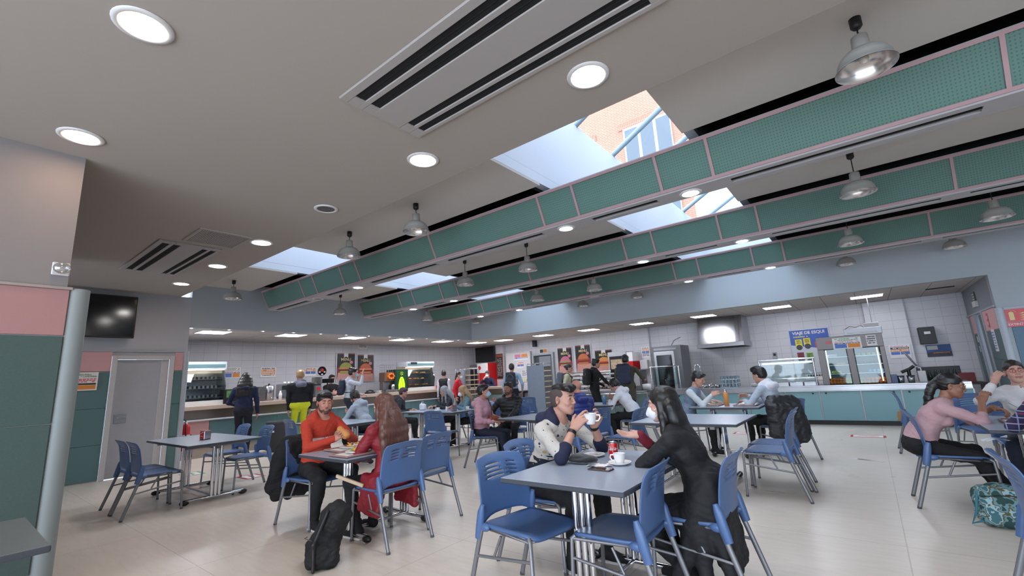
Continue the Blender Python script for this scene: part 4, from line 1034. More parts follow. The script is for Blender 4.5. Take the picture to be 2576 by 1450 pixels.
def hair_sdf(S, H, R, style, sc=1., back=(0, -1, 0)):
    T = lambda x, y, z: H+R@(np.array([x, y, z])*sc)
    E = lambda c, r, k=.02, sub=False: S.ell(T(*c), np.array(r)*sc, R, 0, k, sub=sub)
    if style in ('short', 'quiff', 'messy'):
        E((0, -.020, .046), (.084, .102, .088)); E((0, -.045, .0), (.080, .072, .075))
        E((-.03, .062, .088), (.032, .03, .020)); E((.03, .058, .092), (.034, .03, .020)); E((0, .05, .10), (.04, .04, .02))
        if style == 'quiff': E((0, .05, .115), (.055, .05, .028)); E((.02, .07, .10), (.045, .03, .022)); E((-.015, .0, .125), (.05, .06, .022))
        if style == 'messy':
            for a in range(14): E((.06*math.cos(a*1.9), -.02+.07*math.sin(a*1.9), .085+.03*math.sin(a*2.3)), (.026, .028, .024))
        E((0, .085, -.035), (.066, .060, .088), .008, True); E((0, .05, -.10), (.1, .1, .07), .01, True)
        for s in (-1, 1): E((s*.085, .012, -.030), (.022, .034, .042), .008, True)
    elif style == 'undercut':
        E((0, .0, .082), (.068, .094, .040)); E((.01, .066, .088), (.060, .036, .026)); E((-.035, .06, .094), (.03, .04, .026)); E((.035, .05, .1), (.03, .04, .022)); E((0, -.05, .08), (.06, .05, .03)); E((.02, .093, .066), (.03, .014, .012))
    elif style == 'shaved': 
        E((0, -.018, .034), (.0785, .097, .083)); E((0, -.045, -.02), (.070, .062, .062)); E((0, .090, .0), (.070, .066, .075), .004, True); E((0, .07, -.10), (.1, .12, .06), .006, True)
        for s in (-1, 1): E((s*.085, .010, -.018), (.022, .026, .04), .004, True)
    elif style in ('long', 'longer', 'bob', 'wavy'):
        E((0, -.020, .044), (.088, .104, .092)); E((0, -.05, -.02), (.088, .07, .10))
        n = {'bob': .16, 'long': .34, 'longer': .46, 'wavy': .44}[style]; bw = nrm(np.array(back, float))
        hx = R@np.array([1, 0, 0]); hx = nrm(np.array([hx[0], hx[1], 0])); wd = 1.0 if style == 'wavy' else .35
        for x in (-.08, -.056, -.032, -.01, .012, .034, .058, .08):
            p = T(x, -.055-.02*(1-abs(x)/.08), -.02)
            for j in range(5):
                q = p+np.array([0, 0, -1])*n/5*sc+bw*[.026, .034, .016, .004, -.004][j]*(1.25 if n > .2 else .5)+hx*x*wd*[.5, .5, .2, .0, -.1][j]
                q = q+hx*math.sin(j*2.1+x*60)*(.007 if style == 'wavy' else .001); S.cap(p, q, (.044-.002*j)*sc, (.042-.004*j)*sc, 0, .03); p = q
        for s in (-1, 1):
            p = T(s*.074, .008, .02)
            for j in range(3):
                q = p+np.array([0, 0, -1])*min(n, .3)/3*sc+R@np.array([s*.006, -.008, 0]); S.cap(p, q, .026*sc, .026*sc, 0, .02); p = q
        E((0, .098, -.025), (.058, .070, .088), .008, True)
    elif style in ('bun', 'ponytail', 'tied'):
        E((0, -.020, .044), (.082, .101, .088)); E((0, -.045, .0), (.078, .068, .07))
        E((0, .088, -.03), (.068, .062, .090), .008, True); E((0, .04, -.10), (.1, .1, .065), .01, True)
        for s in (-1, 1): E((s*.085, .012, -.020), (.022, .032, .044), .008, True)
        if style == 'bun': E((0, -.125, .03), (.04, .04, .04), .01)
        elif style == 'ponytail':
            p = T(0, -.11, .015); E((0, -.115, .015), (.028, .028, .028), .01)
            bw = nrm(np.array(back, float))
            for j in range(6):
                q = p+bw*[.045, .03, .02, .015, .005, .0][j]*sc+np.array([.006*math.sin(j*2), 0, -[.04, .06, .07, .075, .08, .07][j]*sc]); S.cap(p, q, .034*sc, (.034-.005*max(0, j-3))*sc, 0, .03); p = q
        else:
            p = T(0, -.105, -.01)
            for j in range(3): q = p+np.array([0, -.012, -.045]); S.cap(p, q, .022*sc, .02*sc, 0, .012); p = q
    if style == 'wavy':
        for a in range(40):
            x = -.15+.30*((a*.618) % 1); z = -.10-.34*((a*.37) % 1); S.ell(H+hx*x*(.6-z)+bw*(.13+.03*min(1, -z*5))+np.array([0, 0, z]), np.array([.024, .024, .06]), None, 0, .03)
def person(label, loc, face, hz=.545, lean=8, side=0, head=(0, 0, 0), RH=None, LH=None, feet=None, skin='light', hair=('short', H_dark), top=None, pants=C_jeans, shoes=C_shoe,
           sleeves=None, hood=None, hoodl=None, beard=False, mask=None, female=False, scale=1., res=.009, near=False, puff=None, coat=None, curl=.5, glasses=None, smile=0., mouth=0.,
           extra=None, hairback=None, sleeve_end=1., cuff=None, slump=0., wide=1., bpart=None, knee=None, group=None, skirt=None, eyes=(0, 0), slim=1., hscale=1.):
    """face in degrees (0=+X, 90=+Y). local frame: +Y forward, +X right.  RH/LH = (wrist, finger dir, palm normal, elbow hint, curl)"""
    t = thing('person', label, 'person', (loc[0], loc[1], 0), math.radians(face-90), group)
    S = Sdf(); sit = hz < .8; k = scale
    mats = [SKIN[skin], top, pants, shoes, M_lip, hair[1], sleeves or top, hood or top, hoodl or hood or top, C_sole, cuff or sleeves or top, M_stub]
    SK, TP, PT, SH, LP, HR, SL, HD, HL, SO, CF, BD = range(12)
    P = np.array([0., 0., hz]); ln = math.radians(lean); sd = math.radians(side)
    u = nrm([math.sin(sd), math.sin(ln), math.cos(ln)]); u2 = nrm([math.sin(sd)*1.1, math.sin(ln+math.radians(slump)), math.cos(ln+math.radians(slump))])
    rt = nrm(np.cross([u2[0]*0, 1, 0], u2)) if False else np.array([math.cos(sd), 0, -math.sin(sd)])
    fw = nrm(np.cross(u2, rt))
    C1 = P+u*.17*k; C2 = C1+u2*.17*k; N = C2+u2*.155*k; sw = (.155 if female else .18)*k*wide
    Ssh = N-u2*.05*k
    B = np.stack([rt, fw, u], 1); B2 = np.stack([rt, fw, u2], 1)
    w = wide*(1. if not female else .93); pf = (P, u2, .075) if puff else None; pg = .018 if puff else 0.
    S.ell(P+u*.01, np.array([.165*w, .125, .12])*k, B, PT, .03)
    S.ell(P+u*.09*k, np.array([.150*w+pg, .118+pg, .11])*k, B, TP, .04, puff=pf); S.ell(C1, np.array([.145*w+pg, .112+pg, .13])*k, B, TP, .04, puff=pf)
    S.ell(C2, np.array([.160*w+pg, .115+pg, .15])*k, B2, TP, .04, puff=pf); S.ell(C2+u2*.07*k, np.array([.150*w+pg, .095+pg, .10])*k, B2, TP, .04, puff=pf)
    if female:
        for s in (-1, 1): S.ell(C2+u2*.01+rt*s*.065+fw*.085, (.06, .05, .06), B2, TP, .03)
    S.cap(Ssh-rt*sw*.75, Ssh+rt*sw*.75, .068*k+pg*.5, None, TP, .05)
    S.cap(Ssh+u2*.035-rt*.09*k, Ssh+u2*.035+rt*.09*k, .042*k, None, TP, .05)
    # head
    hy, hp, hr = [math.radians(a) for a in head]
    R = Rz(hy)@Rx(-hp)@Ry(hr); nk = nrm(u2*.6+np.array([0, .25, 1])*.6); hs = .97*k*hscale if near else 1.0*k*hscale
    Hc = N+nk*.075*k+R@np.array([0, .018, .108*hs])
    S.cap(N-nk*.03, Hc+R@np.array([0, -.025, -.07]), (.050 if female else .056)*k, .050*k, SK, .02)
    head_prims(S, Hc, R, SK, LP, HR, len(mats)-1 if beard else None, near, hs, smile, slim, mouth)
    # collar / hood
    if hood is not None or puff:
        for a in range(-4, 5):
            an = a*.36; q = N-fw*(.088*math.cos(an)-.012)*k+rt*.098*math.sin(an)*k; S.ell(q+u2*(.05-.03*abs(a)/4 if not puff else .035), np.array([.040, .042, .046 if hood else .05])*k, None, HD, .02)
        S.cap(N-fw*.12-rt*.055-u2*.03, N-fw*.12+rt*.055-u2*.03, .055*k, None, HD, .04)
        if hoodl is not None:
            for a in range(-4, 5):
                an = a*.33; q = N-fw*.060*math.cos(an)*k+rt*.078*math.sin(an)*k; S.ell(q+u2*(.065-.03*abs(a)/4), (.022, .024, .026), None, HL, .010)
    else: S.cap(N-u2*.02-fw*.01, N+nk*.012, .058*k, .056*k, TP, .012)
    # arms
    AR = {}
    for r_, A in ((1, RH), (-1, LH)):
        sh = Ssh+rt*r_*sw
        if A is None: A = ((r_*.2, .3, hz+.2) if sit else (r_*.24, .06, hz-.08), (0, .3, -1) if not sit else (-r_*.4, 1, 0), (-r_, 0, 0) if not sit else (0, 0, -1), (r_*.5, -1, -.3), .4)
        e, wr_ = ik(sh, A[0], .28*k, .25*k, A[3]); pe = (sh, nrm(e-sh), .07) if puff else None; pe2 = (e, nrm(wr_-e), .07) if puff else None
        q = .012 if puff else 0.
        AR[r_] = (e, wr_)
        S.cap(sh, e, .056*k+q, .046*k+q, SL, .03, puff=pe)
        fa = wr_-e; m = sleeve_end if isinstance(sleeve_end, (int, float)) else sleeve_end[0 if r_ > 0 else 1]
        if m > .05: S.cap(e, e+fa*m*.97, .045*k+q, (.045-.012*m)*k+q*.7, SL, .02, puff=pe2)
        if cuff is not None and m > .05: S.cap(e+fa*max(-.25, m*.97-.32), e+fa*m*.97, (.048 if m < .6 else .040)*k, (.048 if m < .6 else .040)*k, CF, .006)
        S.cap(e+fa*.0, wr_, .040*k, .0255*k, SK, .012)
        hand(S, wr_, np.array(A[1], float), np.array(A[2], float), r_ > 0, A[4] if len(A) > 4 else curl, SK, k*(.95 if female else 1.04), *(A[5:] if len(A) > 5 else ()))
    # legs
    if feet is None:
        feet = ((.12, .42, .09), (-.12, .40, .09)) if sit else ((.10, .02, .09), (-.10, -.05, .09))
    for r_, fp in ((1, feet[0]), (-1, feet[1])):
        hp_ = P+rt*r_*.085*k-np.array([0, 0, .015]); kn, an = ik(hp_, fp, .43*k, .42*k, (knee or ((r_*.25, 1, .9) if sit else (0, 1, 0))))
        S.cap(hp_, kn, .086*k, .060*k, PT, .03); S.cap(kn, an, .060*k, .044*k, PT, .02); S.cap(kn+(an-kn)*.25, kn+(an-kn)*.45, .056*k, .054*k, PT, .03)
        an = np.array(an); fd = nrm(np.array([(an-hp_)[0]*.3+r_*.1, 1, 0])) if len(fp) < 4 else nrm(fp[3])
        S.cap(an-fd*.03-[0, 0, .03], an+fd*.05-[0, 0, .045], .040, .036, SH, .02); S.cap(an+fd*.05-[0, 0, .048], an+fd*.15-[0, 0, .055], .040, .030, SH, .02)
        S.box(an+fd*.055-[0, 0, .080], (.040, .125, .009), .008, np.stack([np.cross(fd, [0, 0, 1]), fd, [0, 0, 1]], 1), SO, .003)
    if coat:
        coat(S, P, u, rt, fw, TP)
    if extra: extra(S, dict(P=P, u=u, u2=u2, rt=rt, fw=fw, N=N, H=Hc, R=R, Ssh=Ssh, C2=C2, hs=hs))
    wr = {TP: .0060, SL: .0055, PT: .005, HD: .004, HL: .002, CF: .002}
    if puff: wr = {PT: .004}
    o = S.mesh('body', mats, res, t, wr=wr, pamp=.011, fine=(Hc-[0, 0, .01], .12, .0030 if near else .0055))
    T = lambda x, y, z: Hc+R@(np.array([x, y, z])*hs)
    st = hair[0]
    if st == 'undercut':
        Q = Sdf(); hair_sdf(Q, Hc, R, 'shaved', hs); Q.mesh('shaved_hair', [mat('hair_stubble', (72, 60, 58), .8, var=.2, scale=200)], res*.8, t)
    if st and st != 'bald':
        Q = Sdf(); hair_sdf(Q, Hc, R, st, hs, hairback if hairback is not None else -fw)
        Q.mesh('hair', [hair[1]], .0055 if near else min(res, .008), t, strand=.0018 if st not in ('wavy', 'long', 'longer') else (.003 if st == 'wavy' else .0014), sdir=(0, 0, 1) if st in ('wavy', 'long', 'longer', 'bob') else R@np.array([0, 1, 0]))
    if near:
        for s in (-1, 1):
            c = T(s*.031, .0778, .0085); b = MB(); b.blob((0, 0, 0), (.0118*hs,)*3, 0, 20, 14); vs = b.v; e = b.build('eye', [M_eyew, M_iris], t); e.location = c
            g = nrm(R@(Rz(math.radians(eyes[0]))@Rx(math.radians(-eyes[1]))@np.array([0, 1, 0])))
            for p in e.data.polygons:
                if np.dot(np.array(p.center)/np.linalg.norm(p.center), g) > .86: p.material_index = 1
    if mask:
        Q = Sdf(); Q.ell(T(0, .070, -.050), np.array([.058, .050, .056])*hs, R, 0, .01); Q.cap(T(0, .098, -.02), T(0, .118, -.052), .014*hs, .018*hs, 0, .02)
        Q.ell(T(0, .04, -.05), np.array([.052, .050, .09])*hs, R, 0, .004, sub=True); Q.ell(T(0, .1, .045), np.array([.1, .08, .04])*hs, R, 0, .004, sub=True)
        m = Q.mesh('face_mask', [mask], .005, t); b = MB()
        for s in (-1, 1): b.tube([T(s*.052, .07, -.03), T(s*.078, .015, -.012), T(s*.082, -.01, -.01)], .0018, 0, 5, cap=False); b.tube([T(s*.050, .06, -.075), T(s*.078, .01, -.03), T(s*.082, -.01, -.015)], .0018, 0, 5, cap=False)
        b.build('mask_loop', mask, t)
    if glasses:
        b = MB()
        for s in (-1, 1):
            pts = [T(s*.032+.023*math.cos(a), .105-.006*abs(math.cos(a)), .006+.018*math.sin(a)) for a in np.linspace(0, 2*PI, 17)]
            b.tube(pts, .0018, 0, 6, cap=False); b.tube([T(s*.056, .098, .012), T(s*.078, .05, .012), T(s*.082, -.005, .008)], .0018, 0, 6)
        b.tube([T(-.009, .108, .01), T(.009, .108, .01)], .0018, 0, 6); b.build('glasses', glasses, t)
    if bpart: bpart(t, dict(P=P, u=u, u2=u2, rt=rt, fw=fw, N=N, H=Hc, R=R, Ssh=Ssh, C2=C2, T=T, hs=hs, AR=AR))
    return t
def held_backpack(t, d, label, m, straps=True, sling=False, sz=(.15, .085, .22)):
    """a worn bag: placed in the wearer's frame but a thing of its own"""
    M = Matrix.Translation(t.location) @ Euler(t.rotation_euler).to_matrix().to_4x4()
    r = thing('backpack', label, 'backpack', t.location, t.rotation_euler[2])
    c = d['C2']-d['fw']*(.215)-d['u2']*.02; B = np.stack([d['rt'], d['fw'], d['u2']], 1); S = Sdf()
    S.box(c, np.array(sz), .06, B, 0, .03); S.box(c-d['fw']*.06-d['u2']*.07, np.array([sz[0]*.8, .05, sz[2]*.45]), .04, B, 0, .03)
    S.mesh('bag_body', [m], .009, r, wr={0: .006})
    b = MB(); Nn = d['Ssh']
    for s in ((-1, 1) if not sling else (sling,)):
        p = [c+d['rt']*s*.08+d['u2']*.17+d['fw']*.07, Nn+d['rt']*s*.10+d['u2']*.075-d['fw']*.05, Nn+d['rt']*s*.115+d['u2']*.068+d['fw']*.03, Nn+d['rt']*s*.13-d['u2']*.02+d['fw']*.115, Nn+d['rt']*s*.15-d['u2']*.18+d['fw']*.12, Nn+d['rt']*s*.175-d['u2']*.26+d['fw']*.02, c+d['rt']*s*.12-d['u2']*.14+d['fw']*.06]
        b.tube(p, .014, 0, 8)
    b.build('strap', M_black if m is not M_navybag else m, r); b = MB(); b.tube([c-d['fw']*.09+d['rt']*q*sz[0]*.8+d['u2']*(.16-.12*q*q) for q in (-1, -.5, 0, .5, 1)], .003, 0, 5); b.build('zip', M_steelD, r)
M_navybag = mat('navy_nylon', (26, 34, 62), .6, bump=.2, scale=30)
M_ffp = mat('white_mask', (224, 226, 230), .8); M_surg = mat('blue_surgical_mask', (150, 190, 214), .8)
W3 = (0, 0, 1)
exec_people = True

# ---- man in orange hoodie, holding a sandwich
def orange_mat():
    m = cloth('orange_hoodie', (176, 54, 34)); n, l = m.node_tree.nodes, m.node_tree.links; b = n['Principled BSDF']
    s = pos_xyz(n, l); a = n.new('ShaderNodeMath'); a.operation = 'COMPARE'; a.inputs[1].default_value = .805; a.inputs[2].default_value = .04; l.new(s.outputs[2], a.inputs[0])
    mx = n.new('ShaderNodeMix'); mx.data_type = 'RGBA'; src = b.inputs['Base Color'].links[0].from_socket
    l.new(a.outputs[0], mx.inputs[0]); l.new(src, mx.inputs[6]); mx.inputs[7].default_value = rgb(222, 205, 205); l.new(mx.outputs[2], b.inputs['Base Color']); return m
C_or = cloth('orange_sleeve', (176, 54, 34))
def or_extra(t, d):
    b = MB(); T = d['T']; c = d['N']+d['fw']*.10-d['u2']*.06
    for s in (-1, 1): b.tube([c+d['rt']*s*.02, c+d['rt']*s*.022+d['fw']*.03-d['u2']*.09, c+d['rt']*s*.018+d['fw']*.035-d['u2']*.2], .003, 0, 6)
    b.build('drawstring', C_or, t)
person('man in orange hoodie eating a sandwich, smiling at the red coat diner', (-4.80, 2.62), 4, lean=12, head=(-20, 8, 0), skin='rosy', hair=('short', H_black), top=orange_mat(), sleeves=C_or, hood=C_or, pants=C_black,
       beard=True, near=True, res=.0065, smile=1.2, bpart=or_extra, eyes=(-12, 5), slump=3,
       RH=((.07, .44, .845), (-.55, .65, .45), (-.6, -.1, -.3), (1, -.1, -.8), .75), LH=((-.06, .46, .86), (.55, .6, .35), (.7, -.1, -.2), (-1, -.1, -.8), .75), feet=((.18, .30, .09), (-.12, .42, .09)))
s = Sdf(); s.cap((-.05, 0, 0), (.05, 0, .0), .028, .03, mi=0, k=.01); s.box((0, 0, -.006), (.066, .030, .005), .004, mi=1, k=.002); s.cap((-.045, 0, -.022), (.045, 0, -.022), .024, .026, mi=0, k=.004)
o = s.mesh('sandwich', [mat('bread_crust', (196, 128, 66), .7, var=.2, scale=30), M_lettuce], .004); o.location = (-4.28, 2.63, .905); o.rotation_euler = (0, .7, .5); tag(o, 'bread sandwich held by the man in orange hoodie', 'sandwich')

# ---- diner in red coat seen from behind, long wavy hair
C_redc = cloth('crimson_coat', (128, 20, 34), rough=.6)
def skirtfn(l=.34, r=.19, back=.06):
    def f(S, P, u, rt, fw, m):
        S.box(P-fw*back*.4+u*.02, np.array([r*.86, .13, .10]), .08, None, m, .05)
        for s in (-1, 1): S.box(P+rt*s*(r+.045)+fw*.04-np.array([0, 0, l*.42]), np.array([.032, .15, l*.62]), .03, Ry(s*-.10)@Rx(.12), m, .06)
    return f
person('person with long wavy auburn hair in crimson coat, back to the camera', (-3.58, 2.70), 182, lean=6, head=(16, 10, 0), skin='light', hair=('wavy', H_auburn), top=C_redc, pants=C_black, female=True, near=True, res=.007,
       coat=skirtfn(.26, .15), scale=.95, hz=.52, slump=4, RH=((.12, .40, .79), (-.4, 1, 0), (0, 0, -1), (1, -.3, -.6), .5), LH=((-.04, .28, .79), (.8, .7, 0), (0, 0, -1), (-1, -.1, -.8), .5), feet=((.1, .42, .09), (-.15, .30, .09)), wide=1.22)

# ---- person in cream patterned hoodie holding a mug
def cream_mat():
    m = cloth('cream_print', (186, 180, 172)); n, l = m.node_tree.nodes, m.node_tree.links; b = n['Principled BSDF']
    tc = n.new('ShaderNodeTexCoord'); src = b.inputs['Base Color'].links[0].from_socket
    def layer(src, scale, th, col, feat='F1', rnd=1.):
        v = n.new('ShaderNodeTexVoronoi'); v.inputs['Scale'].default_value = scale; v.inputs['Randomness'].default_value = rnd; l.new(tc.outputs['Object'], v.inputs['Vector'])
        a = n.new('ShaderNodeMath'); a.operation = 'LESS_THAN'; a.inputs[1].default_value = th; l.new(v.outputs['Distance'], a.inputs[0])
        mx = n.new('ShaderNodeMix'); mx.data_type = 'RGBA'; l.new(a.outputs[0], mx.inputs[0]); l.new(src, mx.inputs[6]); mx.inputs[7].default_value = rgb(*col); return mx.outputs[2]
    src = layer(src, 22, .13, (56, 58, 82)); src = layer(src, 12, .12, (40, 42, 64)); src = layer(src, 9.3, .15, (176, 146, 96)); src = layer(src, 34, .10, (120, 116, 118))
    s = pos_xyz(n, l); no = n.new('ShaderNodeTexWave'); no.wave_type = 'RINGS'; no.inputs['Scale'].default_value = 6; no.inputs['Distortion'].default_value = 9; l.new(tc.outputs['Object'], no.inputs['Vector'])
    # navy starry lower band with a wavy edge, swirl lines above it
    ad = n.new('ShaderNodeMath'); ad.operation = 'MULTIPLY_ADD'; ad.inputs[1].default_value = .05; l.new(no.outputs['Fac'], ad.inputs[0]); l.new(s.outputs[2], ad.inputs[2])
    lt = n.new('ShaderNodeMath'); lt.operation = 'LESS_THAN'; lt.inputs[1].default_value = .76; l.new(ad.outputs[0], lt.inputs[0])
    mx = n.new('ShaderNodeMix'); mx.data_type = 'RGBA'; l.new(lt.outputs[0], mx.inputs[0]); l.new(src, mx.inputs[6]); mx.inputs[7].default_value = rgb(24, 27, 48)
    v = layer(mx.outputs[2], 30, .09, (200, 196, 200)); l.new(v, b.inputs['Base Color']); return m
M_navy = cloth('navy_lining', (26, 30, 56))
C_lin = cloth('hood_white', (206, 204, 208))
C_cream = cream_mat()
def mug_bands(t, d):
    for r_, lab in ((1, 'black fitness band on the nearer wrist of the mug holder'), (-1, 'black watch on the farther wrist of the mug holder')):
        e, w = d['AR'][r_]; r = thing('wristband', lab, 'wristband', t.location, t.rotation_euler[2]); q = w+(e-w)*(.17 if r_ > 0 else .10); n = nrm(w-e)
        MB().tube([q-n*.012, q+n*.012], .0335, 0, 20).build('band', M_black, r)
P3 = person('person in cream patterned hoodie raising a white mug, seated at the nearest table', (-2.17, 3.07), -4, lean=22, head=(2, 4, 0), skin='light', hair=('undercut', H_black), top=C_cream, sleeves=C_cream, hood=M_navy, hoodl=C_lin, pants=C_black, cuff=M_navy,
       near=True, res=.006, mouth=.5, bpart=mug_bands, slump=4, wide=1.12, sleeve_end=.28, eyes=(-5, 4), female=False,
       RH=((.09, .40, .965), (-.25, .75, .75), (-.85, .2, .1), (.9, .3, -1), [.55, .75, .8, .8]), LH=((-.13, .43, .965), (.2, .75, .75), (.85, .1, .1), (-.7, .4, -1), [.55, .75, .8, .8]), feet=((.14, .34, .09), (-.16, .44, .09)))
o = cup(-1.67, 3.02, math.radians(200), 'large white mug held up in both hands by the person in cream hoodie', .985, False, False, 1.15)

# ---- woman in long black coat, seen from the side
C_coat = cloth('black_coat', (20, 20, 23), rough=.75)
C_mar = cloth('maroon_cuff', (112, 20, 40))
def coat2(S, P, u, rt, fw, m):
    for s in (-1, -.6, -.2, .2, .6, 1): S.cap(P+rt*s*.13+u*.1-fw*.04, P+rt*s*.20-fw*.13-np.array([0, 0, .40]), .085, .04, m, .05)
    for s in (-1, 1):
        S.cap(P+rt*s*.15+u*.05, P+rt*s*.2+fw*.2-np.array([0, 0, .30]), .08, .04, m, .05); S.cap(P+rt*s*.17+fw*.05, P+rt*s*.22+fw*.02-np.array([0, 0, .42]), .07, .035, m, .05)
person('woman in long black coat and white mask, long black hair, reaching out an open hand', (-.93, 3.12), 184, lean=9, head=(8, 8, 0), skin='pale', hair=('longer', H_black), top=C_coat, pants=C_black, female=True, near=True, res=.0065, mask=M_ffp,
       coat=coat2, slump=18, wide=1.32, scale=.95, hz=.52, cuff=C_mar, sleeve_end=.98, hairback=(.25, -.2, 0), eyes=(0, 8),
       RH=((.10, .44, .90), (-.35, 1, .02), (-.45, 0, 1), (.6, -.1, -1), [.15, .2, .25, .3], -.1, 1.6), LH=((.02, .26, .83), (.9, .4, 0), (0, 0, -1), (-1, .5, -.5), .5), feet=((.06, .20, .09), (-.1, .12, .09)))

# ---- right-hand table
C_pinks = cloth('pink_sweater', (186, 150, 154)); C_ws = cloth('white_sweater', (214, 212, 212)); C_plaid = cloth('plaid_navy', (40, 34, 66))
def fork(t, d): pass
person('woman in pink sweater with long dark ponytail and glasses, eating at the right table', (.24, 5.88), 0, lean=25, head=(-10, 14, 0), skin='tan', hair=('ponytail', H_black), top=C_pinks, pants=C_black, female=True, near=True, res=.0075, glasses=mat('gold_rim', (150, 120, 80), .3, .8),
       slump=14, sleeve_end=.30, wide=1.12, scale=.93, hz=.53, RH=((.03, .50, .92), (-.3, .4, .8), (-.8, .5, .1), (.8, .2, -1), 1.0), LH=((-.12, .58, .85), (.5, .7, -.2), (.3, 0, -1), (-.8, .1, -1), .8), feet=((.14, .56, .09), (-.14, .50, .09)), hairback=(0, -1, 0))
o = MB().tube([(.85, 5.52, .93), (.93, 5.55, .86), (.98, 5.56, .775)], .0025, 0, 6).build('fork', M_steel, None); tag(o, 'steel fork held over the pink sweater woman\'s tray', 'fork')
o = MB(); o.sheet(lambda u, v: (.42*0+(u-.5)*.17, (v-.5)*.09, .02*math.cos((u-.5)*3)+.004*math.sin(v*9)), 10, 8); o = o.build('face_mask', M_ffp, None, (.72, 5.5, .625), .4); tag(o, 'white mask lying on the lap of the pink sweater woman', 'mask')
person('laughing woman in white sweater with red glasses, hand at her cheek', (1.12, 6.62), -97, lean=12, head=(8, -4, 4), skin='pale', hair=('tied', H_dark), top=C_ws, pants=C_jeans, female=True, near=True, res=.0075, glasses=mat('red_rim', (170, 50, 50), .3), smile=1.2, mouth=.35, scale=.93, hz=.53,
       RH=((.16, .22, 1.06), (-.4, .2, .9), (-.6, -.6, 0), (.8, .6, -1), 1.1), LH=((-.05, .40, .95), (.1, .5, .8), (.6, -.4, 0), (-.8, .4, -1), 1.0), sleeve_end=.8)
def plaid_mat():
    m = C_plaid; n, l = m.node_tree.nodes, m.node_tree.links; b = n['Principled BSDF']
    tc = n.new('ShaderNodeTexCoord'); src = b.inputs['Base Color'].links[0].from_socket
    for ax, c, sc in ((2, (120, 40, 60), 1/.08), (0, (120, 130, 170), 1/.06), (2, (150, 160, 190), 1/.05)):
        s = pos_xyz(n, l); a = n.new('ShaderNodeMath'); a.operation = 'MULTIPLY'; a.inputs[1].default_value = sc; l.new(s.outputs[ax], a.inputs[0])
        f = n.new('ShaderNodeMath'); f.operation = 'FRACT'; l.new(a.outputs[0], f.inputs[0]); lt = n.new('ShaderNodeMath'); lt.operation = 'LESS_THAN'; lt.inputs[1].default_value = .12; l.new(f.outputs[0], lt.inputs[0])
        mx = n.new('ShaderNodeMix'); mx.data_type = 'RGBA'; l.new(lt.outputs[0], mx.inputs[0]); l.new(src, mx.inputs[6]); mx.inputs[7].default_value = rgb(*c); src = mx.outputs[2]
    l.new(src, b.inputs['Base Color'])
plaid_mat()
person('person in dark plaid shirt cut off by the right edge, forearm on the table', (1.10, 4.86), 88, lean=20, head=(10, 10, 0), skin='tan', hair=('short', H_black), top=C_plaid, pants=C_black, res=.008,
       RH=((.12, .40, .80), (-.4, 1, 0), (0, 0, -1), (1, 0, -1), .5), LH=((-.12, .46, .86), (.5, .6, .5), (.3, 0, -1), (-1, -.1, -.7), .5))

# ---- middle distance, seated
C_gh = cloth('grey_hoodie', (168, 176, 188)); C_navy = cloth('navy_fleece', (24, 34, 66)); C_nj = cloth('navy_trousers', (22, 26, 38))
M_hp = mat('headphones_black', (22, 22, 26), .4)
def headphones(t, d):
    T = d['T']; b = MB(); b.tube([T(.088*math.cos(a), -.01, .03+.10*math.sin(a)) for a in np.linspace(0, PI, 13)], .009, 0, 8)
    for s in (-1, 1): b.blob(T(s*.092, -.005, -.005), (.018, .034, .038), 0, 14, 8)
    r = thing('headphones', 'black headphones worn by the '+t['label'][:60].split(',')[0].split(' ', 0)[0], 'headphones', t.location, t.rotation_euler[2]); r['label'] = d.get('hl', 'black headphones'); b.build('headband_and_cups', M_hp, r)
def hp_for(lab):
    def f(t, d): d['hl'] = lab; headphones(t, d)
    return f
person('man in grey hoodie with dark beard looking down at his phone', (-7.92, 5.38), 196, lean=20, slump=10, head=(0, 32, 0), skin='light', hair=('tied', H_dark), top=C_gh, hood=C_gh, pants=C_black, beard=True, res=.0085, bpart=hp_for('black headphones on the man in grey hoodie at his phone'),
       RH=((.05, .42, .82), (-.4, .9, .3), (-.4, 0, .8), (.9, -.2, -.7), .6), LH=((-.05, .42, .82), (.4, .9, .3), (.4, 0, .8), (-.9, -.2, -.7), .6))
phone(-8.12, 5.2, .835, 1.4, 'phone in the hands of the man in grey hoodie')
def coat_on_chair(x, y, rz, label, m=C_black, h=.80, l=.62, wd=.26, sk=.0):
    s = Sdf(); s.cap((-wd*.75, -.02, h+.01), (wd*.75, -.02, h+.01), .055, k=.05)
    s.box((0, -.07, h-l*.45), (wd, .05, l*.47), .045, Rx(-.12), 0, .05); s.box((0, .05, h-.12), (wd*.9, .03, .13), .028, None, 0, .05)
    for a in (-.8, -.25, .3, .85): s.cap((a*wd, -.12, h-.12), (a*wd*1.05+sk, -.15, h-l*.96), .055, .05, k=.08)
    s.cap((wd*.95, -.04, h-.06), (wd*1.2+sk, -.14, h-l*.8), .06, .05, k=.05); s.cap((-wd*.95, -.04, h-.06), (-wd*1.2+sk, -.12, h-l*.8), .06, .05, k=.04)
    o = s.mesh('jacket', [m], .009, wr={0: .009}); o.location = (x, y, 0); o.rotation_euler = (0, 0, rz); return tag(o, label, 'jacket')
coat_on_chair(-5.03, 2.62, -PI/2, 'long black coat draped over the back of the orange hoodie man\'s chair', h=.80, l=.58, wd=.24)
C_grp = cloth('dark_grey_jacket', (40, 40, 48)); C_teal = cloth('teal_jacket', (92, 122, 134))
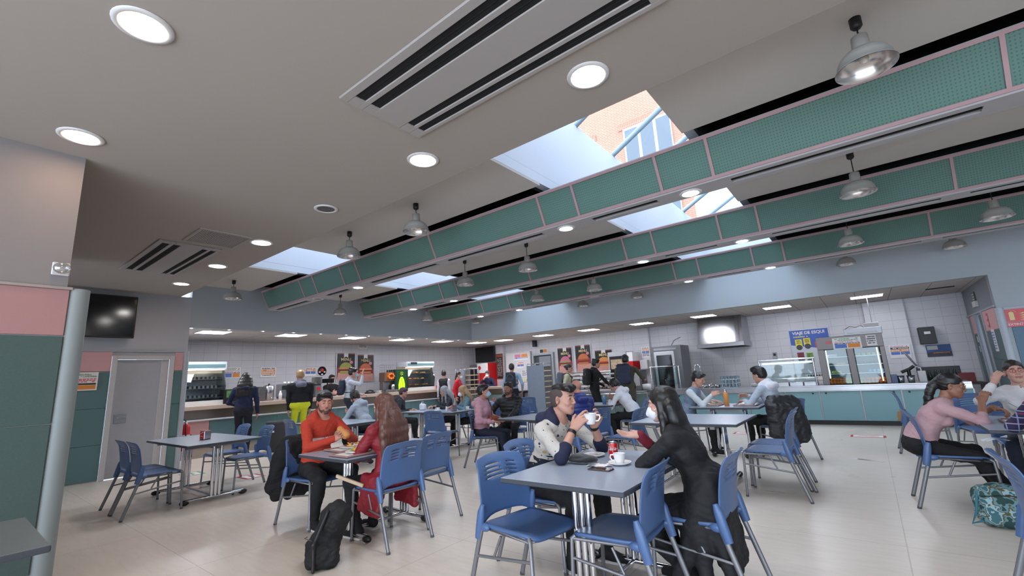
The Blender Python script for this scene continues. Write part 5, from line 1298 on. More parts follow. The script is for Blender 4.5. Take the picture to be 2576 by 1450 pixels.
person('grey-haired woman in dark jacket sitting with a cup at the far table', (-7.75, 7.5), 250, lean=14, head=(5, 18, 0), skin='light', scale=.93, hz=.525, hair=('long', H_grey), top=C_grp, pants=C_black, female=True, res=.009,
       RH=((.15, .42, .80), (-.5, .9, 0), (0, 0, -1), (1, 0, -1), .5), LH=((-.12, .40, .82), (.5, .8, 0), (0, 0, -1), (-1, 0, -1), .5))
person('blonde woman in teal jacket and white mask at the far table', (-6.95, 7.35), 240, lean=18, head=(5, 15, 0), skin='light', scale=.93, hz=.525, hair=('long', H_blond), top=C_teal, hood=C_teal, pants=C_black, female=True, res=.009, mask=M_ffp,
       RH=((.15, .42, .80), (-.5, .9, 0), (0, 0, -1), (1, 0, -1), .5), LH=((-.12, .40, .82), (.5, .8, 0), (0, 0, -1), (-1, 0, -1), .5))
person('person with short purple-brown hair in dark jacket, far behind the red coat diner', (-9.0, 6.95), 40, lean=10, head=(10, 12, 0), skin='light', scale=.93, hz=.525, hair=('short', H_purple), top=C_grp, hood=C_grp, pants=C_black, res=.010)
C_pp = cloth('pink_puffer', (188, 142, 156), rough=.5)
def crossbag(t, d):
    r = thing('shoulder_bag', 'brown leather crossbody bag on the lap of the pink puffer woman', 'bag', t.location, t.rotation_euler[2]); S = Sdf()
    S.box((.08, .24, .72), (.11, .055, .05), .045, Rz(-.5), 0, .02); S.mesh('bag_body', [mat('brown_leather', (128, 60, 34), .4)], .007, r, wr={0: .003})
    b = MB(); b.tube([(.02, .2, .76), (-.05, .17, .9), (-.10, .10, 1.03), (-.10, 0, 1.10), (-.07, -.1, 1.06)], .008, 0, 8); b.build('strap', mat('brown_strap', (70, 36, 36), .5), r)
person('woman in pink puffer jacket and blue mask with a brown shoulder bag', (-5.16, 5.66), 22, lean=4, head=(14, 0, 0), skin='rosy', hair=('short', H_black), scale=.93, hz=.525, top=C_pp, hood=C_pp, pants=C_jeans, female=True, res=.0085, mask=M_surg, puff=True, bpart=crossbag, wide=1.12,
       RH=((.14, .24, .68), (-.6, .8, -.1), (0, .3, -1), (1, -.6, -.6), .6), LH=((-.14, .26, .70), (.6, .8, 0), (0, 0, -1), (-1, -.6, -.6), .6), feet=((.14, .47, .09), (-.10, .42, .09)))
C_bp = cloth('black_puffer', (24, 24, 28), rough=.5)
person('bearded man in black puffer jacket leaning back and looking aside', (-5.26, 6.54), -62, lean=-2, head=(-18, -4, 0), skin='tan', hair=('messy', H_dark), scale=.93, hz=.525, top=C_bp, hood=C_bp, pants=C_black, beard=True, res=.0085, puff=True, wide=1.12,
       RH=((.2, .12, .64), (-.3, .9, -.2), (0, 0, -1), (1, -.5, -.3), .5), LH=((-.05, .36, .66), (.6, .8, 0), (0, 0, -1), (-1, -.5, -.3), .5))
C_blp = cloth('royal_puffer', (34, 46, 112), rough=.45)
person('bald man in royal blue puffer jacket seen from behind', (-3.60, 6.26), 150, lean=8, head=(10, 8, 0), skin='rosy', hair=('bald', H_grey), scale=.93, hz=.525, top=C_blp, hood=C_blp, pants=C_jeans, res=.0085, puff=True, wide=1.15,
       RH=((.2, .42, .80), (-.3, .9, 0), (0, 0, -1), (1, 0, -1), .5), LH=((-.2, .42, .80), (.3, .9, 0), (0, 0, -1), (-1, 0, -1), .5))
C_wh = cloth('white_hoodie', (212, 212, 218))
person('person in white hoodie with black headphones hunched over the table', (-3.64, 8.36), 182, lean=26, slump=12, head=(0, 34, 0), skin='light', hair=('tied', H_black), top=C_wh, hood=C_wh, pants=C_black, res=.0085, bpart=hp_for('black headphones on the hunched person in white hoodie'),
       RH=((.10, .46, .84), (-.4, .6, .6), (-.6, 0, 0), (.8, 0, -1), .8), LH=((-.05, .48, .80), (.3, .9, 0), (0, 0, -1), (-1, 0, -1), .5))
C_gb = cloth('grey_blue_sweat', (120, 136, 156)); C_gl = cloth('light_grey_sleeve', (186, 190, 192))
person('young man in grey-blue sweatshirt eating, left side of the counter table', (-2.52, 7.84), -2, lean=18, slump=6, head=(-5, 22, 0), skin='light', hair=('short', H_black), top=C_gb, sleeves=C_gl, pants=C_black, res=.0085,
       RH=((.05, .45, .90), (-.2, .8, .4), (-.6, 0, -.4), (.8, 0, -1), .8), LH=((-.12, .42, .80), (.4, .9, 0), (0, 0, -1), (-1, 0, -1), .5))
person('young man with black quiff in pale hoodie eating, back against a dark jacket', (-1.16, 7.85), 158, lean=16, slump=4, head=(0, 14, 0), skin='light', hair=('quiff', H_black), top=C_gh, hood=C_wh, pants=C_black, beard=False, res=.0085,
       RH=((.05, .48, .86), (-.1, .9, .2), (-.5, 0, -.5), (.8, 0, -1), .8), LH=((-.12, .44, .80), (.4, .9, 0), (0, 0, -1), (-1, 0, -1), .5))
coat_on_chair(-1.08, 7.56, .6, 'dark puffy coat over the chair behind the young man with black quiff', C_bp, .84, .56, .19)

# ---- standing
ST = dict(hz=.93)
C_yel = cloth('yellow_trousers', (206, 214, 40)); C_den = cloth('light_denim', (140, 162, 184)); C_olive = cloth('olive_parka', (66, 64, 50)); C_fur = cloth('hood_fur', (110, 88, 72))
C_vest = cloth('black_vest', (28, 28, 34)); C_redj = cloth('red_jacket', (196, 28, 44)); C_shirt = cloth('white_shirt', (206, 204, 216))
arms_down = dict(RH=((.24, .04, .84), (0, .15, -1), (-1, 0, 0), (.4, -1, 0), .35), LH=((-.24, .04, .84), (0, .15, -1), (1, 0, 0), (-.4, -1, 0), .35))
person('standing woman in navy fleece with long black hair, back to the camera', (-11.05, 4.34), 150, lean=4, head=(15, 10, 0), skin='light', hair=('long', H_black), top=C_navy, pants=C_nj, female=True, res=.0085, hood=C_navy, wide=1.22, hz=.95, scale=1.04,
       RH=((.26, .10, .88), (0, .2, -1), (-1, 0, 0), (.4, -1, 0), .35), LH=((-.22, .28, 1.08), (.3, 1, 0), (0, 0, -1), (-.6, -1, -.4), .5))
C_scarf = cloth('grey_scarf', (108, 112, 130), var=.5, scale=12)
person('standing fair-haired person in black sweater and bright yellow trousers', (-11.0, 5.58), 165, lean=3, head=(8, 6, 0), skin='light', hair=('short', H_blond), top=cloth('black_sweater', (16, 18, 26)), hood=C_scarf, pants=C_yel, res=.0085, wide=1.35, hz=.97, scale=1.06, feet=((.12, .02, .09), (-.12, -.02, .09)), **arms_down)
def navysling(t, d): held_backpack(t, d, 'navy bag slung on the back of the grey hoodie man with raised arm', M_navybag, sling=1, sz=(.13, .08, .2))
person('standing man in grey hoodie raising one hand at the counter', (-11.0, 6.90), 55, lean=6, head=(5, 6, 0), skin='light', hair=('messy', H_black), top=C_gh, hood=C_gh, pants=C_jeans, res=.0085, mask=M_surg, hz=.99, scale=1.07, wide=1.15, bpart=navysling,
       RH=((.22, .34, 1.62), (-.1, .1, 1), (-.3, .9, 0), (.8, .3, -1), .2), LH=((-.2, .30, 1.12), (.3, 1, 0), (0, 0, -1), (-.6, -1, -.4), .5))
person('barman in black with a pale blue mask behind the left counter', (-12.75, 7.40), -10, lean=0, head=(5, 5, 0), skin='light', hair=('short', H_dark), top=C_black, pants=C_black, res=.009, mask=M_surg, hz=.93,
       RH=((.05, .26, 1.22), (-.9, .4, 0), (0, -1, 0), (.8, 0, -1), .6), LH=((-.05, .28, 1.18), (.9, .4, 0), (0, -1, 0), (-.8, 0, -1), .6))
person('standing man in black padded vest and white shirt near the corner', (-11.45, 10.75), 110, lean=2, head=(20, 0, 0), skin='light', hair=('short', H_dark), top=C_vest, sleeves=C_shirt, pants=C_black, res=.010, hz=.93, **arms_down)
person('standing woman in red jacket with a white mask and ponytail', (-10.8, 10.75), 25, lean=4, head=(-5, 5, 0), skin='light', hair=('tied', H_dark), top=C_redj, pants=C_black, female=True, res=.010, mask=M_ffp, hz=.88, scale=.96, **arms_down)
person('worker in dark jersey with a mask leaning on the corner counter', (-11.5, 13.2), -70, lean=20, head=(0, 12, 0), skin='light', hair=('short', hairm('grey_brown', (84, 78, 78))), top=C_navy, pants=C_black, res=.010, mask=M_ffp, hz=.90,
       RH=((.12, .36, 1.34), (-.5, .1, .7), (-.5, -.5, 0), (.8, .3, -1), .8), LH=((-.1, .42, 1.12), (.5, .9, 0), (0, 0, -1), (-.8, 0, -1), .5))
def bp(lab, m, sz=(.15, .085, .22)):
    return lambda t, d: held_backpack(t, d, lab, m, sz=sz)
person('standing man in light denim jacket wearing a dark backpack', (-8.6, 10.9), 116, lean=2, head=(0, 0, 0), skin='light', hair=('short', H_dark), top=C_den, pants=C_nj, res=.009, hz=.96, scale=1.03, wide=1.1, bpart=bp('dark patterned backpack on the man in denim jacket', mat('dark_print_nylon', (30, 32, 44), .7, var=.5, scale=18)),
       RH=((.28, .12, .98), (-.2, .6, -.8), (-1, 0, 0), (.6, -1, -.2), .5), LH=((-.26, .05, .90), (0, .15, -1), (1, 0, 0), (-.4, -1, 0), .35))
person('standing person with hair bun in pale print shirt and grey backpack', (-6.75, 11.0), 25, lean=8, head=(-8, 10, 0), skin='light', hair=('bun', H_dark), top=cloth('pale_print', (196, 190, 160), var=.3, scale=8), pants=C_jeans, female=True, res=.0095, hz=.88, scale=.97, bpart=bp('grey backpack on the person with a hair bun', mat('grey_nylon', (92, 96, 106), .7)), **arms_down)
person('standing man in black hoodie wearing a black backpack', (-5.85, 10.95), 48, lean=6, head=(-10, 8, 0), skin='light', hair=('messy', H_black), top=cloth('black_hoodie', (20, 19, 22)), hood=C_black, pants=C_black, res=.009, hz=.93, wide=1.1, bpart=bp('black backpack on the man in black hoodie', M_blkcloth),
       RH=((.20, .40, .98), (-.1, 1, -.2), (0, 0, -1), (.6, -1, -.4), .5), LH=((-.2, .36, 1.0), (.3, 1, 0), (0, 0, -1), (-.6, -1, -.4), .5))
person('standing man in olive parka with fur hood and blue backpack', (-4.97, 11.05), 98, lean=6, head=(8, 10, 0), skin='tan', hair=('messy', H_black), top=C_olive, hood=C_fur, pants=C_black, res=.009, hz=.95, wide=1.3, scale=1.03, bpart=bp('blue backpack on the man in olive parka', M_navybag, (.17, .1, .25)), coat=lambda S, P, u, rt, fw, m: S.box(P-np.array([0, -.01, .10]), np.array([.20, .15, .24]), .10, None, m, .05),
       RH=((.34, .34, 1.10), (.3, 1, 0), (0, 0, 1), (.8, -1, -.4), .3), LH=((-.22, .30, 1.02), (.3, 1, 0), (0, 0, -1), (-.6, -1, -.4), .5))
# ---------------------------------------------------------------- counters
M_turq = mat('turquoise_laminate', (118, 160, 166), .35, var=.03, scale=2)
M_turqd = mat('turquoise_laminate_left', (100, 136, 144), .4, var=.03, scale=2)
M_beige = mat('beige_stone_top', (186, 166, 150), .4, var=.06, scale=40)
M_band = mat('stained_steel_band', (132, 122, 114), .35, .8, var=.25, scale=2)
def left_counter():
    t = thing('serving_counter', 'long left counter with beige top, steel band and dark turquoise front', 'counter', (-11.75, 7, 0))
    y0, y1 = -3.92, 3.9
    b = MB(); b.bb(-.85, .08, y0, y1, 1.02, 1.11, 0, .006); b.build('countertop', M_beige, t)
    b = MB(); b.bb(-.8, .0, y0, y1, .82, 1.02); b.build('steel_band', M_band, t)
    b = MB(); b.bb(-.03, .10, y0, y1, .785, .815, 0, .005); b.build('tray_rail', mat('pale_rail', (186, 190, 192), .4), t)
    ys = [y0+.85, -1.6, -.2, 1.2, 2.6, y1]
    for a, c in zip(ys, ys[1:]): b = MB(); b.bb(-.04, -.01, a+.003, c-.003, .2, .785); b.build('front_panel', M_turqd, t)
    b = MB(); b.bb(-.04, -.01, y0, y0+.845, .2, .785); b.build('pink_front_panel', M_pink, t)
    b = MB(); b.bb(-.1, -.02, y0, y1, 0, .2); b.build('plinth', mat('beige_plinth', (160, 150, 140), .6), t)
    b = MB(); b.bb(-.8, -.04, y0+.02, y0+.04, 0, .82); b.bb(-.8, -.04, y1-.02, y1, 0, .82); b.build('end_panel', M_turqd, t)
left_counter()
def corner_counter():
    t = thing('serving_counter', 'short beige-topped counter in the far corner where a worker leans', 'counter', (-11.1, 12.65, 0))
    MB().bb(-.95, .95, -.4, .3, 1.0, 1.08, 0, .005).build('countertop', M_beige, t)
    MB().bb(-.92, .92, -.35, .28, .8, 1.0).build('steel_band', M_band, t)
    MB().bb(-.92, .92, -.34, .26, .1, .8).build('front_panel', mat('greenish_front', (110, 140, 138), .5), t); MB().bb(-.9, .9, -.3, .24, 0, .1).build('plinth', M_black, t)
corner_counter()
def back_counter():
    t = thing('serving_counter', 'long steel-topped counter with turquoise doors along the back wall', 'counter', (-1.5, 12.0, 0))
    x0, x1 = -3.3, 2.95
    b = MB(); b.bb(x0, x1, -.03, .75, .80, .83, 0, .004); b.bb(x0, x1, -.03, .0, .715, .80, 0, .004); b.bb(x0, x1, -.06, -.02, .70, .72, 0, .004); b.build('steel_top', M_steel, t)
    xs = [x0, -2.6, -1.75, -.85, -.1, .55, 1.27, 1.92, 2.3, x1]
    for k, (a, c) in enumerate(zip(xs, xs[1:])):
        b = MB(); b.bb(a+.012, c-.012, -.015, .01, .095, .70, 0, .002); p = b.build('front_panel', M_turq, t)
        b = MB(); b.lathe([(.0001, -.02), (.016, -.02), (.016, 0), (.0001, 0)], 0, 12, rot=(-PI/2, 0, 0), c=(c-.12 if k % 2 == 0 else a+.12, -.018, .66)); b.build('lock', M_black, p)
    for x in xs: MB().bb(x-.012, x+.012, -.02, .0, .095, .70).build('steel_joint', M_steelD, t)
    MB().bb(x0, x1, .03, .6, 0, .095).build('plinth', M_black, t)
    b = MB(); b.add([(1.76, -.017, .1), (1.92, -.017, .1), (1.9, -.017, .2), (1.87, -.017, .27), (1.84, -.017, .30), (1.79, -.017, .27), (1.77, -.017, .18), (1.78, -.017, .14)], [tuple(range(8))]); b.build('chipped_patch', mat('chipboard', (166, 128, 88), .9, var=.2, scale=60), t)
    MB().bb(x0, x1, .6, .74, .1, .8).build('back_panel', M_steelD, t)
back_counter()
def mid_counter():
    t = thing('serving_counter', 'steel counter with dull green front where the standing diners collect trays', 'counter', (-6.2, 12.0, 0))
    MB().bb(-1.5, 1.38, -.05, .7, .78, .82, 0, .004).build('steel_top', M_steel, t)
    for k in range(3): MB().bb(-1.45+k*.93, -.54+k*.93, .0, .03, .1, .78).build('front_panel', mat('green_grey_front', (112, 136, 134), .5), t)
    MB().bb(-1.45, 1.35, .05, .6, 0, .1).build('plinth', M_black, t)
    b = MB()
    for k in range(3): b.tube([(-1.5, -.12-.07*k, .76), (1.38, -.12-.07*k, .76)], .012, 0, 8)
    b.build('tray_rail', M_chrome, t)
mid_counter()
def box_parts(t, spec):
    for n, a, m in spec: MB().bb(*a, 0, .003).build(n, m, t)
# display fridges on the left counter
def curved_display(x, y0, y1, z, h, label, food):
    t = thing('display_fridge', label, 'display fridge', (x, y0, z)); L = y1-y0; D = .55
    box_parts(t, [('base', (-D, 0.04, 0, L, 0, .10), mat('display_base', (206, 206, 204), .35)), ('back_panel', (-D, -D+.03, 0, L, .1, h-.12), M_steel), ('canopy', (-D, .02, 0, L, h-.18, h), mat('display_canopy', (200, 204, 206), .3))])
    MB().bb(.02, .03, .03, L-.03, h-.13, h-.06).build('canopy_stripe', mat('teal_stripe', (96, 134, 138), .4), t)
    for yy in (0, L-.02):
        b = MB(); b.prism([(-D, .1), (.0, .1), (.05, h*.45), (-.12, h-.16), (-D, h-.16)], .02, 1, yy); b.build('side_glass', mat('side_cheek', (92, 96, 98), .3, .3), t) if yy else b.build('side_glass', M_glass, t)
    for k in range(3):
        zz = .16+k*(h-.35)/3
        s = MB(); s.bb(-D+.03, -.04-.05*k, .03, L-.03, zz, zz+.012); sh = s.build('shelf', M_steel, t)
        if food:
            for q in range(3):
                m = Sdf(); rd = random.Random(k*5+q)
                for i in range(5): a = rd.uniform(-.08, .08); c = rd.uniform(-.10, .10); m.ell((a, c, .02), (.045, .05, .022), k=.01)
                o = m.mesh('pastry', [M_food], .008, zmin=0.); o.location = (x-.28, y0+.25+q*(L-.5)/2, z+zz+.012); tag(o, 'pastries on the %s shelf of the lit display, %s pile' % (('bottom', 'middle', 'top')[k], ('near', 'centre', 'far')[q]), 'pastry', 'pastries in the display')
        else:
            s = MB()
            for i in range(10): s.bb(-D+.05, -.12-.05*k, .05+i*(L-.12)/10, .05+i*(L-.12)/10+.045, zz+.013, zz+.07)
            s.build('wire_basket', mat('wire_grey', (120, 122, 124), .4, .5), t)
    b = MB(); b.bb(-.1, .0, .04, L-.04, h-.19, h-.182); b.build('strip_light', mat('display_strip', (255, 240, 215), .5, emit=(255, 232, 205), estr=5), t)
    b = MB(); b.add([(.03, .02, .1), (.03, L-.02, .1), (.055, L-.02, h*.45), (.055, .02, h*.45)], [(0, 1, 2, 3)]); b.add([(.055, .02, h*.45), (.055, L-.02, h*.45), (-.1, L-.02, h-.18), (-.1, .02, h-.18)], [(0, 1, 2, 3)], 0, False); b.build('front_glass', M_glass, t)
    return t
curved_display(-12.0, 3.30, 4.28, 1.11, .98, 'empty glass display with teal stripe at the near end of the left counter', False)
d2 = curved_display(-12.0, 9.62, 10.82, 1.11, .95, 'lit glass display with pastries at the far end of the left counter', True)
MB().bb(-.1, .035, .16, .42, .86, .93).build('name_plate', M_black, d2)
def machine(name, label, cat, x, y, z, parts, rz=0):
    t = thing(name, label, cat, (x, y, z), rz)
    for p in parts:
        if p[0] == 'box': MB().bb(*p[2], 0, .006).build(p[1], p[3], t)
        elif p[0] == 'lathe': MB().lathe(p[2], 0, 24, c=p[4] if len(p) > 4 else (0, 0, 0)).build(p[1], p[3], t)
        elif p[0] == 'tube': MB().tube(p[2], p[4], 0, 8).build(p[1], p[3], t)
    return t
Zc = 1.11
machine('card_terminal', 'small black machine with green picture beside the near glass display', 'machine', -12.0, 4.4, Zc, [('box', 'housing', (-.2, .1, -.16, .16, 0, .33), M_black), ('box', 'picture_panel', (.1, .105, -.12, .13, .14, .3), mat('leaf_print', (78, 120, 70), .4, var=.8, scale=18)), ('box', 'keypad', (.1, .2, -.1, .1, 0, .05), M_black)])
machine('milk_dispenser', 'steel drinks boiler with a knob lid on the left counter', 'boiler', -12.15, 5.25, Zc, [('box', 'housing', (-.2, .12, -.19, -.03, 0, .36), M_steelD), ('lathe', 'tank', [(.0001, 0), (.12, 0), (.125, .36), (.1, .385), (.0001, .39)], M_steel, (0, .09, 0)), ('lathe', 'lid_knob', [(.0001, .39), (.02, .39), (.025, .42), (.0001, .43)], M_black, (0, .09, 0)), ('tube', 'tap', [(.12, .09, .08), (.17, .09, .08), (.17, .09, .04)], M_chrome, .01)])
machine('coffee_machine', 'wide espresso machine with cups on top on the left counter', 'coffee machine', -12.15, 5.95, Zc, [('box', 'housing', (-.25, .05, -.32, .32, .08, .40), M_steel), ('box', 'drip_tray', (-.25, .18, -.3, .3, .03, .08), M_steelD), ('lathe', 'side_drum', [(.0001, -.02), (.15, -.02), (.15, .16), (.0001, .16)], mat('drum_grey', (84, 86, 92), .4), (0, 0, .24)), ('box', 'front_panel', (.05, .07, -.3, .3, .25, .36), M_black), ('tube', 'portafilter', [(.06, -.1, .2), (.16, -.1, .19)], M_black, .018), ('tube', 'portafilter', [(.06, .14, .2), (.16, .14, .19)], M_black, .018), ('tube', 'steam_wand', [(.07, .28, .24), (.12, .3, .1)], M_chrome, .007)])
for k in range(5): tag(MB().lathe([(.0001, 0), (.025, 0), (.036, .055), (.033, .055), (.0001, .01)], 0, 16).build('coffee_cup', M_porc, None, (-12.12, 5.72+k*.1, Zc+.40)), 'white cup on top of the espresso machine, %s from the near end' % ORD[k], 'cup', 'cups on the espresso machine')
machine('milk_bottle', 'white milk bottle standing in front of the espresso machine', 'bottle', -11.9, 5.52, Zc, [('lathe', 'bottle_body', [(.0001, 0), (.04, 0), (.04, .15), (.02, .2), (.02, .23), (.0001, .235)], M_porc)])
machine('coffee_grinder', 'coffee grinder with clear hopper beside the barman', 'grinder', -12.2, 6.65, Zc, [('box', 'housing', (-.1, .1, -.09, .09, 0, .32), M_steelD), ('box', 'collar', (-.09, .09, -.08, .08, .32, .36), M_black), ('box', 'hopper', (-.09, .09, -.11, .11, .36, .55), glass_mat('hopper', (190, 186, 180), .2)), ('box', 'display', (.1, .105, -.05, .05, .2, .27), M_red)])
machine('monitor_stand', 'dark screen on a stand beside the barman', 'screen', -12.35, 7.05, Zc, [('box', 'screen', (-.02, .02, -.2, .2, .38, .50), M_blk2), ('tube', 'stand', [(0, 0, 0), (0, 0, .4)], M_black, .02)])
machine('telephone', 'black desk telephone on the left counter behind the grey hoodie man', 'telephone', -11.95, 8.2, Zc, [('box', 'housing', (-.1, .1, -.12, .12, 0, .05), M_black), ('tube', 'handset', [(0, -.12, .07), (0, 0, .1), (0, .12, .07)], M_black, .025)])
for k in range(6): tag(MB().lathe([(.0001, 0), (.05, 0), (.085, .012), (.083, .014), (.0001, .006)], 0, 20).build('plate', M_porc, None, (-11.95, 8.52, Zc+k*.013)), 'white plate in the stack before the orange juicer, %s from the bottom' % ORD[k], 'plate', 'stack of plates on the left counter')
def juicer():
    t = machine('orange_juicer', 'steel orange juicer with oranges behind its window', 'juicer', -12.05, 8.95, Zc, [('box', 'base', (-.2, .18, -.22, .22, 0, .08), M_steelD), ('box', 'back_body', (-.2, .0, -.2, .2, .08, .34), M_steelD), ('box', 'head', (-.2, .1, -.22, .22, .34, .62), mat('juicer_bronze', (120, 100, 84), .35, .6)), ('box', 'window', (.1, .108, -.16, .16, .38, .6), mat('smoked_orange', (150, 84, 30), .2)), ('lathe', 'jug', [(.0001, 0), (.06, 0), (.06, .16), (.055, .16), (.0001, .02)], M_steel, (.1, .08, .08))])
    b = MB()
    for k in range(6): b.tube([(-.18, -.2+k*.08, .62), (-.18, -.2+k*.08, .86)], .004, 0, 5); b.tube([(.05, -.2+k*.08, .62), (.05, -.2+k*.08, .86)], .004, 0, 5)
    for z in (.7, .78, .86): b.tube([(.05, -.2, z), (.05, .2, z), (-.18, .2, z), (-.18, -.2, z), (.05, -.2, z)], .004, 0, 5)
    b.build('wire_basket', M_steel, t)
    mo = mat('orange_fruit', (224, 118, 34), .5, bump=.1, scale=60)
    for k in range(8):
        a = k*.785; o = MB().blob((0, 0, 0), (.034, .034, .034), 0, 14, 10).build('orange', mo, None, (-11.915, 8.95+.10*math.cos(a), Zc+.49+.075*math.sin(a))); tag(o, 'orange in the juicer window, %s' % ('right', 'upper right', 'top', 'upper left', 'left', 'lower left', 'bottom', 'lower right')[k], 'orange', 'oranges in the juicer')
juicer()
def green_cooler():
    m = mat('green_cooler_print', (20, 70, 36), .3); mg = mat('lime_glow', (170, 220, 30), .4, emit=(150, 220, 20), estr=.9)
    t = machine('drink_cooler', 'black and green drinks cooler with a glowing lime bottle picture', 'drink cooler', -12.0, 9.34, Zc, [('box', 'housing', (-.35, .1, -.26, .26, 0, .70), mat('cooler_dark_green', (18, 44, 30), .3)), ('box', 'front_print', (.1, .106, -.2, .2, .03, .67), m)])
    b = MB(); b.add([(.108, .13*math.sin(a)*(1.1 if z < .3 else .8), .05+.0) for a, z in ()]+[(.108, w, z) for w, z in ((-.12, .04), (.12, .04), (.13, .22), (.09, .38), (.04, .46), (-.04, .46), (-.09, .38), (-.13, .22))], [tuple(range(8))]); b.build('bottle_glow', mg, t)
    b = MB(); b.tube([(.112, -.04, .06), (.112, -.04, .26), (.112, -.015, .34), (.112, -.015, .42), (.112, .015, .42), (.112, .015, .34), (.112, .04, .26), (.112, .04, .06)], .004, 0, 5); b.build('bottle_outline', m, t)
    b = MB()
    for k in range(6): a = k*PI/3+.3; b.box((.11, .045*math.cos(a), .57+.045*math.sin(a)), (.004, .05, .016), 0, (a, 0, 0))
    b.build('star_mark', mat('yellow_mark', (196, 210, 40), .4), t)
green_cooler()
MB_ = MB(); MB_.box((0, 0, .06), (.12, .12, .12)); tag(MB_.build('red_carton', M_red, None, (-11.85, 10.88, Zc-.0)), 'small red cup or carton at the far end of the left counter', 'carton')

# ---------------------------------------------------------------- posters and notices
M_yl = mat('menu_cream', (220, 200, 140), .5); M_or2 = mat('notice_orange', (222, 140, 60), .7); M_bl2 = mat('notice_blue', (88, 118, 190), .7); M_gr2 = mat('notice_green', (90, 150, 112), .7); M_ink = mat('print_ink', (70, 66, 70), .8); M_mag = mat('notice_pink', (206, 130, 150), .7)
M_mblk = mat('menu_black', (26, 24, 25), .35); M_plum = mat('menu_plum', (128, 44, 56), .5); M_board = mat('cutting_board', (196, 150, 128), .6, var=.1)
def poster_frame(name, label, cat, loc, rz, w, h, base, group=None, frame=M_steelD):
    """built facing local -Y, origin at the centre of the sheet"""
    t = thing(name, label, cat, loc, rz, group)
    MB().box((0, -.006, 0), (w, .010, h)).build('sheet', base, t)
    if frame:
        b = MB()
        for s in (-1, 1): b.box((s*(w/2+.012), -.01, 0), (.024, .02, h+.048)); b.box((0, -.01, s*(h/2+.012)), (w, .02, .024))
        b.build('frame', frame, t)
    return t
BUNS = [((150, 150, 70), (180, 150, 96)), ((190, 96, 60), (206, 160, 110)), ((190, 110, 130), (120, 160, 90)), ((196, 110, 62), (150, 84, 50)), ((206, 140, 70), (196, 90, 60))]
def menu(i, loc, rz, w, h):
    t = poster_frame('menu_poster', ('black menu poster with a green wrap on the left wall', 'black menu poster with a red-bun burger on the left wall', 'menu poster with pink-topped burger on the back wall, leftmost of three', 'menu poster with tall shiny-bun burger, middle of three on the back wall', 'lower menu poster with seeded burger, rightmost of three on the back wall')[i], 'poster', loc, rz, w, h, M_mblk, 'menu posters', mat('alu_frame', (196, 196, 200), .35, .5))
    y = -.013; Q = lambda pts, m, n, dy=0: MB().add([(x*w, y-dy, z*h) for x, z in pts], [tuple(range(len(pts)))]).build(n, m, t)
    Q([(-.5, .46), (.5, .46), (.5, .5), (-.5, .5)], mat('menu_rose', (150, 96, 92), .5), 'top_band')
    Q([(-.12, .34), (0, .38), (.12, .34), (.12, .5), (-.12, .5)], M_paper, 'ribbon', .001)
    text('menu_word', 'MENU', w*.20, M_yl, t, (0, y-.002, h*.27), sx=1.0, bold=.002)
    Q([(.5*math.cos(a), -.12+.2*math.sin(a)) for a in np.linspace(0, PI, 12)]+[(-.5, -.3), (.5, -.3)], M_plum, 'plum_circle')
    Q([(-.5, -.5), (.5, -.5), (.46, -.22), (-.42, -.2)], M_board, 'board', .001)
    b = MB(); a, c = BUNS[i]
    bun = mat('bun_%d' % i, a, .5, var=.25, scale=30); b.add([(.34*w*math.cos(q), y-.004, h*(-.03+.2*math.sin(q))) for q in np.linspace(0, PI, 14)], [tuple(range(14))], 0)
    for k, (z0, z1, mi, ww) in enumerate(((-.07, -.03, 1, .37), (-.10, -.07, 2, .33), (-.14, -.10, 3, .35), (-.17, -.14, 1, .32), (-.24, -.17, 0, .33))):
        b.add([(-ww*w, y-.004, z0*h), (ww*w, y-.004, z0*h), (ww*w*1.03, y-.004, z1*h), (-ww*w*1.03, y-.004, z1*h)], [(0, 1, 2, 3)], mi)
    b.build('burger_picture', [bun, mat('fill_%d' % i, c, .5, var=.3, scale=30), M_red, mat('patty_print', (74, 44, 34), .6)], t)
    Q([(.3+.1*math.cos(a), .17+.06*math.sin(a)) for a in np.linspace(0, 2*PI, 10)[:-1]], M_mag, 'price_spot', .001)
    b = MB(); panel_text(b, -w*.4, w*.42, y-.003, -h*.46, -h*.27, 0, 6, seed=i); b.build('small_print', M_mag, t)
menu(0, (-13.29, 8.20, 1.98), PI/2, .64, .88); menu(1, (-13.29, 8.93, 1.94), PI/2, .62, .88)
menu(2, (-8.61, 14.09, 1.86), 0, .60, .92); menu(3, (-7.86, 14.09, 1.90), 0, .60, .92); menu(4, (-7.07, 14.09, 1.76), 0, .64, .72)
def notice(label, loc, rz, w, h, rows, seed=1, group='printed notices', head=None):
    t = poster_frame('notice', label, 'notice', loc, rz, w, h, M_paper, group, None); y = -.0125
    n = len(rows); z = h*.46
    for k, (m, hh, kind) in enumerate(rows):
        z0 = z-hh*h; b = MB()
        if kind == 'bar': quad(b, (-w*.44, y, z0), (w*.44, y, z0), (w*.44, y, z-h*.02), (-w*.44, y, z-h*.02)); b.build('colour_bar', m, t); b = MB(); panel_text(b, -w*.4, w*.4, y-.0005, z0+h*.005, z-h*.03, 0, 1, .9, seed=seed+k, h=.5); b.build('print', M_paper, t)
        elif kind == 'two': 
            quad(b, (-w*.44, y, z0), (-w*.02, y, z0), (-w*.02, y, z-h*.02), (-w*.44, y, z-h*.02)); b.build('blue_block', m[0], t); b = MB(); quad(b, (w*.02, y, z0), (w*.44, y, z0), (w*.44, y, z-h*.02), (w*.02, y, z-h*.02)); b.build('second_block', m[1], t)
        else: panel_text(b, -w*.42, w*.42, y, z0, z-h*.01, 0, max(1, int(kind)), .9, seed=seed+k); b.build('print', m, t)
        z = z0
    return t
